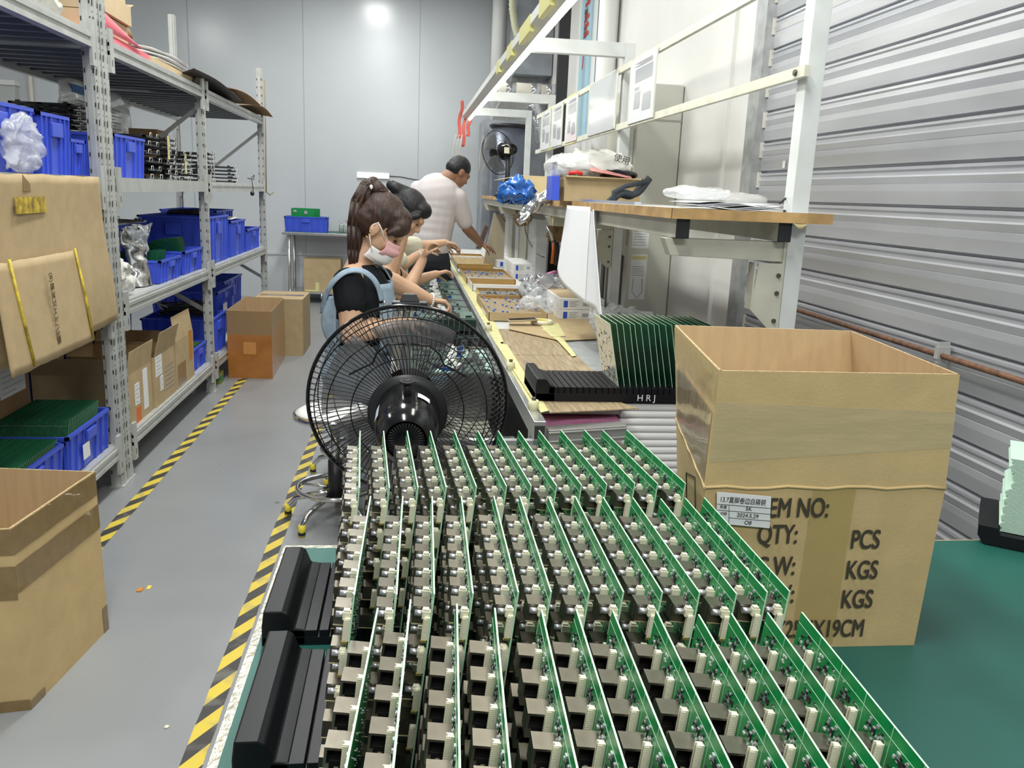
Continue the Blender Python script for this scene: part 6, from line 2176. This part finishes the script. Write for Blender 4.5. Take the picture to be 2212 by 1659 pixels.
m = MB()
up, lo_, hpm = qm(945, 425), qm(935, 490), qm(928, 560)
sl, sr = qm(905, 410, .05), qm(990, 425, -.02)
er, wr_ = qm(1008, 492, .05), qm(1038, 527, .25)
el, wl = qm(900, 500, .25), qm(960, 530, .35)
hcm = qm(990, 372, .02)
chain(m, [qm(955, 392), qm(975, 378)], [.075, .068])
oval(m, up, (.19, .13, .20), Matrix.Rotation(-.15, 3, 'Y')); oval(m, lo_, (.165, .13, .22), Matrix.Identity(3)); oval(m, hpm, (.17, .14, .16), Matrix.Identity(3))
chain(m, [qm(950, 400), sl], [.075, .075]); chain(m, [qm(955, 400), sr], [.075, .07])
chain(m, [sr, er], [.066, .050]); chain(m, [er, er.lerp(wr_, .35), wr_], [.050, .050, .033]); chain(m, [sl, el], [.066, .05]); chain(m, [el, wl], [.05, .033])
hand(m, wr_, (.9, .2, -.3), (0, 0, -1), 1.15, curl=.6, side=1); hand(m, wl, (.9, .2, -.2), (0, 0, -1), 1.15, curl=.6, side=-1)
MM, PM = head(m, hcm, (.72, .35, -.55), (-.4, 1, 0), 1.08)
pmesh(m, 'body', skin_d, r4, .009)
for o_ in ():
    pass
m = MB(); oval(m, up + Vector((0, 0, .0)), (.215, .155, .215), Matrix.Rotation(-.15, 3, 'Y'))
for t_ in (.25, .5, .75, 1, 1.3, 1.6):
    oval(m, up.lerp(lo_, t_), (.205 - .012 * t_, .155, .19), Matrix.Identity(3))
chain(m, [qm(948, 408), sl + Vector((0, 0, -.01))], [.085, .082]); chain(m, [qm(955, 408), sr + Vector((0, 0, -.01))], [.085, .080]); chain(m, [sr, sr.lerp(er, .80)], [.080, .076]); chain(m, [sl, sl.lerp(el, .75)], [.088, .084])
pmesh(m, 'tshirt', tee, r4, .010, 14)
m = MB(); oval(m, hpm, (.19, .155, .17), Matrix.Identity(3))
for sd in (-1, 1):
    chain(m, [hpm + Vector((.09 * sd, 0, -.05)), Vector((hpm.x + .11 * sd, WM, .50)), Vector((hpm.x + .12 * sd, WM - .02, .10))], [.11, .075, .058])
pmesh(m, 'trousers', darkt, r4, .012)
for sd in (-1, 1):
    m = MB(); chain(m, [Vector((hpm.x + .12 * sd, WM - .03, .045)), Vector((hpm.x + .16 * sd, WM + .16, .038))], [.048, .04]); pmesh(m, 'shoe', blackp, r4, .010, 1)
m = MB(); oval(m, PM(-.016, 0, .040), (.112, .092, .104), MM); oval(m, PM(-.045, 0, .005), (.086, .088, .075), MM)
pmesh(m, 'hair', hairk, r4, .008, 1)
face_parts(r4, lambda x, y, z: PM(x, y, z) - r4.location, MM, 1.08)
# ================================================================ FANS
def fan(root, c, axis, R, parts=True, n_wire=90, front=True, tail=True, big=True):
    """c: hub centre; axis: unit vector towards the motor (rear)"""
    a = Vector(axis).normalized()
    M = a.to_track_quat('Z', 'Y').to_matrix().to_4x4()
    M.translation = Vector(c)
    wire = mat('black_wire', (0.012, 0.012, 0.013), .3, .3)
    m = MB()
    N = 64
    m.tube([M @ Vector((R * math.cos(2 * PI * k / N), R * math.sin(2 * PI * k / N), 0)) for k in range(N)], R * .020, n=10, closed=True)
    m.build('rim_ring', blackg, root)
    dpt = R * .30
    for side, nm in ((1, 'rear_guard'), (-1, 'front_guard')):
        m = MB()
        hub = R * .27
        for k in range(n_wire):
            th = 2 * PI * k / n_wire
            pts = []
            for j in range(13):
                t_ = j / 12
                r = R * 1.0 + (hub - R) * t_
                z = side * dpt * math.sin(min(1, t_ * 2.6) * PI / 2) ** .8
                # slight spiral near the edge makes the woven look of the photo
                tw = th + side * .16 * (1 - t_) ** 2 - side * .05
                pts.append(M @ Vector((r * math.cos(tw), r * math.sin(tw), z)))
            m.tube(pts, R * .0044, n=4, cap=False)
        for rr_ in (.92, .78, .55) if big else (.8, .5):
            t_ = (1 - rr_) / (1 - .27)
            z = side * dpt * math.sin(min(1, t_ * 2.6) * PI / 2) ** .8
            m.tube([M @ Vector((R * rr_ * math.cos(2 * PI * k / 56), R * rr_ * math.sin(2 * PI * k / 56), z + side * R * .004)) for k in range(56)], R * .006, n=5, closed=True)
        m.build(nm, wire, root)
    m = MB(); m.lathe([(0, dpt * 1.0), (R * .39, dpt * 1.0), (R * .39, dpt * 1.06), (R * .30, dpt * 1.10)], M, 44); m.build('guard_plate', blackp, root)
    m = MB(); m.lathe([(0, -dpt * 1.04), (R * .27, -dpt * 1.0), (R * .27, -dpt * .94)], M, 30); m.build('front_badge', blackp, root)
    # blades
    for b_ in range(3 if not big else 5):
        th0 = 2 * PI * b_ / (3 if not big else 5)
        m = MB()
        wd = 1.05 if big else 1.5

        def bl(u, v):
            r = R * (.16 + .70 * v)
            t_ = th0 + (u - .5) * wd * (.55 + .45 * math.sin(min(1, v * 1.2) * PI * .6)) + .25 * v
            return M @ Vector((r * math.cos(t_), r * math.sin(t_), (u - .5) * R * .16))
        m.sheet(bl, 12, 8)
        m.build('blade', mat('smoky_blade', (.16, .16, .165), .3, alpha=.55), root, solid=.003)
    # motor housing
    m = MB()
    k_ = R
    m.lathe([(k_ * .31, dpt * 1.05), (k_ * .305, dpt * 1.4), (k_ * .30, dpt * 1.9), (k_ * .30, dpt * 2.4), (k_ * .285, dpt * 2.9), (k_ * .24, dpt * 3.3), (k_ * .19, dpt * 3.45)], M, 44)
    m.build('motor_housing', blackg, root)
    m = MB()
    m.lathe([(k_ * .17, dpt * 3.45), (k_ * .16, dpt * 3.30), (0, dpt * 3.3)], M, 40)
    for k in range(36):
        th = 2 * PI * k / 36
        e1, e2 = M @ Vector((k_ * .08 * math.cos(th), k_ * .08 * math.sin(th), dpt * 3.42)), M @ Vector((k_ * .17 * math.cos(th), k_ * .17 * math.sin(th), dpt * 3.45))
        m.cyl(e1, e2, k_ * .005, n=4)
    m.build('motor_vent', blackp, root)
    return M


fo_ = thing('pedestal_fan', 'big black floor fan with wire cage, its motor facing the camera, before the conveyor', 'fan', (.01, 2.15, 0))
FY = 2.16
fc = at(882, 868, 'y', FY) - Vector((.01, 2.15, 0))
RF = .5 * (at(1095, 870, 'y', FY) - at(666, 870, 'y', FY)).length
cam_dir = Vector((-.02, -1.0, -.10)).normalized()
Mf_ = fan(fo_, fc, cam_dir, RF, n_wire=100)
# clip on top, oscillation knob, sticker, neck, pole, base
top = fc + Vector((.0, .0, RF))
m = MB()
m.box(top.x - .045, top.x + .045, top.y - .018, top.y + .018, top.z - .012, top.z + .006)
m.hexa([(top.x - .026, top.y - .014, top.z + .006), (top.x + .026, top.y - .014, top.z + .006), (top.x + .026, top.y + .014, top.z + .006), (top.x - .026, top.y + .014, top.z + .006)],
       [(top.x - .016, top.y - .010, top.z + .026), (top.x + .016, top.y - .010, top.z + .026), (top.x + .016, top.y + .010, top.z + .026), (top.x - .016, top.y + .010, top.z + .026)])
m.build('rim_clip', blackp, fo_, bevel=.002)
dp = RF * .30
kb = Mf_ @ Vector((0, RF * .31, dp * 2.1))
upv = (Mf_.to_3x3() @ Vector((0, 1, 0)))
if upv.z < 0:
    kb = Mf_ @ Vector((0, -RF * .31, dp * 2.1)); upv = -upv
m = MB(); m.cyl(kb - upv * .01, kb + upv * .030, .010, n=14); m.cyl(kb + upv * .028, kb + upv * .034, .019, .019, n=18); m.cyl(kb + upv * .034, kb + upv * .036, .012, .010, n=14)
m.build('oscillation_knob', blackp, fo_)
m = MB(); m.sheet(lambda u, v: Mf_ @ Vector((-(RF * .306) * math.cos(.30 + .25 * v), (1 if (Mf_.to_3x3() @ Vector((0, 1, 0))).z > 0 else -1) * (RF * .306) * math.sin(.30 + .25 * v), dp * (1.75 + 1.0 * u))) + Vector((0, 0, 0)), 6, 4)
m.f and m.build('white_blue_sticker', [mat('sticker_white_blue', (.65, .72, .80), .3)], fo_)
for (nm, a0, z0_, w_) in (('control_label', 1.35, 1.9, .28),):
    m = MB()
    sg = 1 if (Mf_.to_3x3() @ Vector((0, 1, 0))).z > 0 else -1
    m.sheet(lambda u, v: Mf_ @ Vector(((RF * .312) * math.cos(a0 - .1 - w_ * u * 1.5) * 1, sg * (RF * .312) * math.sin(a0 - .1 - w_ * u * 1.5), dp * (z0_ + .35 * v))), 6, 2)
    m.build(nm, lblm, fo_)
# long S-bent wires on the guard
for sg in (-1, 1):
    m = MB()
    pts = []
    for (x, y) in ((.02, .70), (.20, .69), (.30, .60), (.34, .50), (.46, .44), (.56, .38)):
        pts.append(Mf_ @ Vector((sg * x * RF, (1 if upv.dot(Mf_.to_3x3() @ Vector((0, 1, 0))) > 0 else -1) * y * RF, dp * 1.05)))
    m.tube(pts, .0026, n=6)
    m.build('bent_guard_wire', mat('black_wire'), fo_)
b0_ = Mf_ @ Vector((0, 0, dp * 2.2))
m = MB(); m.cyl(b0_, (b0_.x, b0_.y, b0_.z - RF * .42), .045, .030, n=16); m.build('neck', blackp, fo_)
m = MB(); m.cyl((b0_.x, b0_.y, b0_.z - RF * .42), (b0_.x, b0_.y, .04), .017, n=14); m.build('pole', chrome, fo_)
m = MB(); m.lathe([(0, .05), (.05, .05), (.14, .025), (.16, .0), (0, 0)], Matrix.Translation((b0_.x, b0_.y, 0)), 36); m.build('base', blackp, fo_)

f2 = thing('desk_fan', 'smaller black fan standing on the far end of the upper shelf', 'fan', (.93, 7.55, ZS + .001))
c2_ = at(1076, 330, 'y', 7.55) - f2.location
M2_ = fan(f2, c2_, Vector((.62, -.74, .16)), .19, n_wire=70, big=False)
bb = M2_ @ Vector((0, 0, .19 * .3 * 2.2))
m = MB(); m.tube([(bb.x, bb.y, bb.z), (bb.x, bb.y, .16), (bb.x - .02, bb.y, .03)], .022, n=10); m.build('stand', blackp, f2)
m = MB(); m.lathe([(0, .035), (.07, .035), (.10, .0), (0, 0)], Matrix.Translation((bb.x - .02, bb.y, 0)), 30); m.build('base', blackp, f2)
m = MB(); m.box(bb.x - .045, bb.x + .0, bb.y - .075, bb.y - .074, bb.z - .03, bb.z + .02); m.build('motor_sticker', mat('cream_nylon'), f2)

# ================================================================ FAR EQUIPMENT AND WALL FITTINGS
bt = thing('steel_table', 'stainless steel side table with green mat against the far wall', 'table', (-1.22, 11.8, 0))
TF = 11.52
xa, xb = at(608, 505, 'y', TF).x, at(800, 505, 'y', TF).x
zt_ = at(680, 503, 'y', TF).z
ox, oy = -1.22, 11.8
MB().box(xa - ox, xb - ox, TF - oy, .32, zt_ - .035, zt_).build('tabletop', steel, bt, bevel=.004)
MB().box(xa + .03 - ox, xb - ox, TF + .02 - oy, .30, zt_, zt_ + .003).build('green_mat', gm, bt)
for x_ in (xa + .09, xb - .12):
    for y_ in (TF + .05, 12.07):
        MB().cyl((x_ - ox, y_ - oy, .05), (x_ - ox, y_ - oy, zt_ - .035), .022, n=12).build('leg', steel, bt)
        MB().ball((x_ - ox, y_ - oy, .03), (.02, .03, .03), 10).build('caster', blackp, bt)
MB().box(xa + .05 - ox, xb - .08 - ox, TF + .02 - oy, .30, .13, .155).build('lower_shelf', steel, bt)
bc = crate(xa + .03, at(706, 480, 'y', TF).x, TF + .04, TF + .34, zt_ + .004, .20, 'blue crate with upright green boards on the steel side table')
for k in range(7):
    o = bpy.data.objects.new('circuit_board', data_of(MB().box(-.15, .15, -.001, .001, 0, .17).box(-.12, -.08, -.008, -.001, .12, .15, 1).box(.02, .06, -.008, -.001, .1, .14, 1), 'bt', [pcb, silver]) if k == 0 else o.data)
    COL.objects.link(o); o.location = (xa + .27 + .03 * (k % 3), TF + .08 + .034 * k, zt_ + .14)
    tag(o, 'green circuit board standing in the blue crate on the steel table, %s' % (('frontmost' if k == 0 else 'rearmost' if k == 6 else NUMS[k] + ' from the front')), 'circuit board', 'boards in the steel table crate')
carton(at(657, 600, 'y', TF + .1).x, at(720, 600, 'y', TF + .1).x + .1, TF + .08, TF + .45, .156, .44, 'brown box with yellow tape under the steel side table', m_=card, open_=False)
o = MB().box(-.13, .05, -.002, 0, 0, .02).box(0, .05, -.002, 0, .02, .12).build('yellow_tape_strip', ytape); o.location = (at(680, 620, 'y', TF).x, TF + .078, .16); tag(o, 'yellow tape strips on the brown box under the steel table', 'tape')
for k, px in enumerate((738, 751)):
    p_ = at(px, 496, 'y', TF + .12)
    r_ = thing('bottle', 'small %s dispenser bottle on the steel side table' % ('pale green' if k == 0 else 'white and red'), 'bottle', (p_.x, TF + .12, zt_ + .004))
    MB().cyl((0, 0, 0), (0, 0, .11), .035, n=14).cyl((0, 0, .11), (0, 0, .125), .035, .012, n=14).build('bottle_body', mat('pale_green_bottle', (.50, .58, .50), .3) if k == 0 else white, r_)
    MB().cyl((0, 0, .125), (0, 0, .15), .010, n=10).tube([(0, 0, .148), (-.035, 0, .165)], .005, n=6).build('spout', steel if k == 0 else mat('red_plastic'), r_)
wl_ = thing('wall_lamp', 'small glowing rectangular lamp on the far wall with a thin cable', 'lamp', tuple(at(806, 379, 'y', YB - .03)))
xw = (at(842, 379, 'y', YB - .03) - at(772, 379, 'y', YB - .03)).length / 2
MB().box(-xw, xw, 0, .03, -.04, .04).build('lamp_body', mat('wall_lamp_body', (.7, .7, .66), .5), wl_)
MB().box(-xw * .96, xw * .96, -.004, 0, -.032, .032).build('lit_panel', mat('lit_panel', (1, 1, .9), .5, emit=(1, 1, .82), emit_s=7), wl_)
m = MB(); m.tube([(xw, .02, 0), (xw + .15, .02, .0), (xw + .35, .02, -.03), (xw + .6, .02, -.05), (xw + .9, .02, -.04)], .005, n=5); m.build('cable', blackp, wl_)
# white vertical duct, corrugated hose, pipes
dx_ = at(1079, 60, 'y', 11.7)
du = thing('exhaust_duct', 'white vertical exhaust duct against the far wall', 'duct', (dx_.x, 11.7, 2.6))
MB().cyl((0, 0, 0), (0, 0, 2.6), .10, n=24).build('duct_tube', white, du)
MB().cyl((0, 0, -.28), (0, 0, .02), .103, n=24).build('foil_joint', silverbag, du)
hz0 = [at(1106, -60, 'y', 10.6), at(1107, 20, 'y', 10.6), at(1112, 55, 'y', 10.6), at(1120, 85, 'y', 10.6), at(1128, 110, 'y', 10.5)]
m = MB()
N = 60
pts = []; rs = []
for k in range(N + 1):
    x = k / N * (len(hz0) - 1); i = min(int(x), len(hz0) - 2)
    pts.append(hz0[i].lerp(hz0[i + 1], x - i)); rs.append(.045 if k % 2 else .036)
m.tube(pts, rs, n=14)
o = m.build('corrugated_hose', mat('cream_hose', (.62, .61, .42), .5)); recenter(o); tag(o, 'yellowish corrugated hose hanging beside the white duct', 'hose')
hp_ = thing('horizontal_duct', 'white horizontal duct with foil tape joints above the far machine', 'duct', tuple(at(1140, 196, 'y', 9.9)))
x0_, x1_ = at(1078, 196, 'y', 9.9).x - hp_.location.x, at(1206, 196, 'y', 9.9).x - hp_.location.x
MB().cyl((x0_, 0, 0), (x1_, 0, -.01), .085, n=22).build('duct_tube', mat('cream_duct', (.66, .62, .54), .5), hp_)
for a_ in (.18, .60, .86):
    xx = x0_ + (x1_ - x0_) * a_
    MB().cyl((xx - .05, 0, 0), (xx + .06, 0, 0), .088, n=22).build('foil_tape', silverbag, hp_)
mh = thing('machine_hood', 'grey steel machine hood with foil hose behind the bench frames', 'machine', (1.32, 11.05, 0))
c_g = mat('machine_grey', (.30, .32, .35), .35, .4, noise_s=4, noise_a=.2)
MB().box(-.40, .40, -.3, .4, 0, 2.45).build('lower_cabinet', c_g, mh, bevel=.006)
MB().box(-.05, .42, -.3, .4, 3.0, 4.4).build('upper_cabinet', c_g, mh, bevel=.006)
MB().hexa([(-.30, -.28, 2.45), (.30, -.28, 2.45), (.30, .3, 2.45), (-.30, .3, 2.45)], [(-.05, -.1, 3.0), (.3, -.1, 3.0), (.3, .2, 3.0), (-.05, .2, 3.0)]).build('hood', steel, mh)
pt_ = at(1108, 270, 'y', 10.0)
vt = thing('round_vat', 'blue-grey round vat with dark rim behind the desk fan', 'vat', (pt_.x, 10.25, .9))
MB().lathe([(0, 0), (.22, 0), (.225, pt_.z - .9), (.0, pt_.z - .9)], n=36).build('vat_body', mat('blue_grey_steel', (.17, .19, .24), .35, .5), vt)
MB().lathe([(.225, pt_.z - .93), (.25, pt_.z - .91), (.25, pt_.z - .89), (.225, pt_.z - .88)], n=36).build('vat_rim', blackp, vt)
MB().box(-.2, .2, -.2, .2, -.9, 0).build('vat_stand', c_g, vt)
fh = [at(1150, 225, 'y', 9.75), at(1160, 250, 'y', 9.75), at(1162, 275, 'y', 9.75), at(1165, 310, 'y', 9.75)]
m = MB(); pts = []; rs = []
for k in range(41):
    x = k / 40 * 3; i = min(int(x), 2)
    pts.append(fh[i].lerp(fh[i + 1], x - i)); rs.append((.085 if k % 2 else .072) * (1 - .5 * k / 40))
m.tube(pts, rs, n=16); o = m.build('foil_hose', silverbag); recenter(o); tag(o, 'crinkled silver foil hose hanging behind the bench frames', 'hose')
# black post, banner, signs
bpx = at(1213, 200, 'y', 8.6)
o = MB().box(-.055, .055, -.03, .03, 0, 4.6).build('black_post', mat('black_post_paint', (.02, .02, .022), .4)); o.location = (bpx.x, 8.62, 0.0); tag(o, 'tall black post between the machine area and the white wall', 'post')
bn = thing('blue_banner', 'tall light blue banner with red and black characters on the white wall', 'banner', (XR - .006, 8.0, 2.15))
ya, yb = 1.745 * 1800.9 / (1264 - 882), 1.745 * 1800.9 / (1226 - 882)
ya, yb = ya - 8.0, min(yb, 9.4) - 8.0
MB().box(-.006, 0, ya, yb, 0, 2.4).build('banner_sheet', mat('pale_blue_print', (.38, .58, .68), .5), bn)
MB().box(-.0065, -.006, ya, ya + .18, 0, 2.4).box(-.0065, -.006, yb - .12, yb, 0, 2.4).build('banner_border', white, bn)
redp = mat('red_print', (.55, .05, .04), .6)
for k, s_ in enumerate('质量第一安全生产'):
    text_part('red_character', s_, .26, frame_M((-.008, ya + .62, .70 + (7 - k) * .29), (0, 1, 0), (0, 0, 1)) @ Matrix.Diagonal((-1, 1, 1, 1)), redp, bn, .0004, 0, thick=.012)
for k, s_ in enumerate(('S1', 'EHS', '1号', '区域')):
    text_part('black_character', s_, .15, frame_M((-.008, ya + .50, .95 + (3 - k) * .40), (0, 0, 1), (0, 1, 0)), ink, bn, .0004, 0)
bs_ = thing('blue_sign', 'small blue sign plate on the white wall below the banner', 'sign', (XR - .006, 8.05, 1.72))
MB().box(-.008, 0, -.25, .25, 0, .28).build('sign_plate', mat('blue_sign_paint', (.05, .12, .40), .5), bs_)
MB().box(-.009, -.008, -.15, .10, .12, .16).build('sign_text', white, bs_)
m = MB(); m.cyl((XR - .09, 7.4, 0), (XR - .09, 7.4, ZC), .085, n=24); o = m.build('wall_pipe', white); tag(recenter(o), 'thick white vertical pipe on the wall behind the document holders', 'pipe')
# floor-standing air conditioner
ac = thing('air_conditioner', 'tall beige floor-standing air conditioner against the white wall behind the bench', 'air conditioner', (1.60, 5.85, 0))
am = mat('beige_ac_plastic', (0.52, 0.52, 0.46), .42)
MB().box(-.15, .145, -.40, .42, 0, 2.28).build('ac_body', am, ac, bevel=.008)
MB().box(-.152, .146, -.402, .422, 2.05, 2.062).build('seam', mat('seam_grey', (.3, .3, .27), .6), ac)
MB().box(-.158, -.15, -.36, .38, 1.25, 2.0).build('front_panel', am, ac, bevel=.003)
for k in range(4):
    MB().box(-.162, -.15, -.30 + k * .17, -.22 + k * .17, .62, 1.18).build('intake_grille', mat('dark_grille', (.12, .115, .10), .6), ac)  # grille strips in one even dark colour
stk = MB().box(-.128, -.015, -.4015, -.40, 1.24, 1.42).box(-.125, -.015, -.4015, -.40, .90, 1.20).build('rating_label', lblm, ac)
m = MB()
for k in range(8):
    m.box(-.12, -.03, -.4019, -.4015, 1.26 + k * .018, 1.263 + k * .018)
for k in range(5):
    m.box(-.115, -.03, -.4019, -.4015, 1.06 + k * .014, 1.063 + k * .014)
m.tube([(-.10, -.402, 1.04), (-.105, -.402, .95), (-.07, -.402, .91), (-.035, -.402, .95), (-.04, -.402, 1.04)], .002, n=4)
m.build('label_print', greytext, stk)
MB().box(-.122, -.02, -.4019, -.4015, 1.165, 1.19).build('yellow_band', ytape, stk)
# rusty pipe along the shutter
pa, pb_2 = at(1730, 672, 'x', XR - .035), at(2212, 825, 'x', XR - .035)
m = MB(); dd = (pb_2 - pa); m.cyl(pa - dd * .1, pb_2 + dd * .5, .0095, n=10)
o = m.build('rusty_pipe', mat('rusty_steel', (.17, .085, .05), .7, .3, noise_s=40, noise_a=.4)); recenter(o); tag(o, 'thin rusty pipe running along the shutter door', 'pipe')
pc = at(2036, 762, 'x', XR - .03)
o = MB().box(-.022, .020, -.010, .010, -.020, .020).box(-.018, .02, -.004, .004, -.035, .035).build('pipe_clip', galv); o.location = pc; tag(o, 'steel clip holding the rusty pipe to the shutter', 'clip')
o = MB().box(-.004, 0, -.010, .010, -.016, .016).build('white_sticker', white); o.location = at(1694, 355, 'x', XR - .006); tag(o, 'tiny white sticker on the shutter beside the near bench post', 'sticker')
# wall box seen through the rack, upper left
wbx = thing('wall_cabinet', 'pale grey control cabinet on the far wall seen through the near rack', 'cabinet', tuple(at(12, 215, 'y', YB - .12)))
MB().box(-.25, .12, 0, .12, -.45, .20).build('cabinet_body', mat('pale_grey_paint', (.50, .52, .50), .4), wbx)
MB().box(-.27, .14, -.03, .12, .18, .24).build('cabinet_lid', white, wbx)
o = MB().cyl((0, 0, 0), (0, 0, 4.0), .03, n=10).build('wall_conduit', mat('cream_duct')); o.location = (at(67, 200, 'y', YB - .04).x, YB - .04, .6); tag(o, 'vertical conduit on the far wall seen through the near rack', 'conduit')
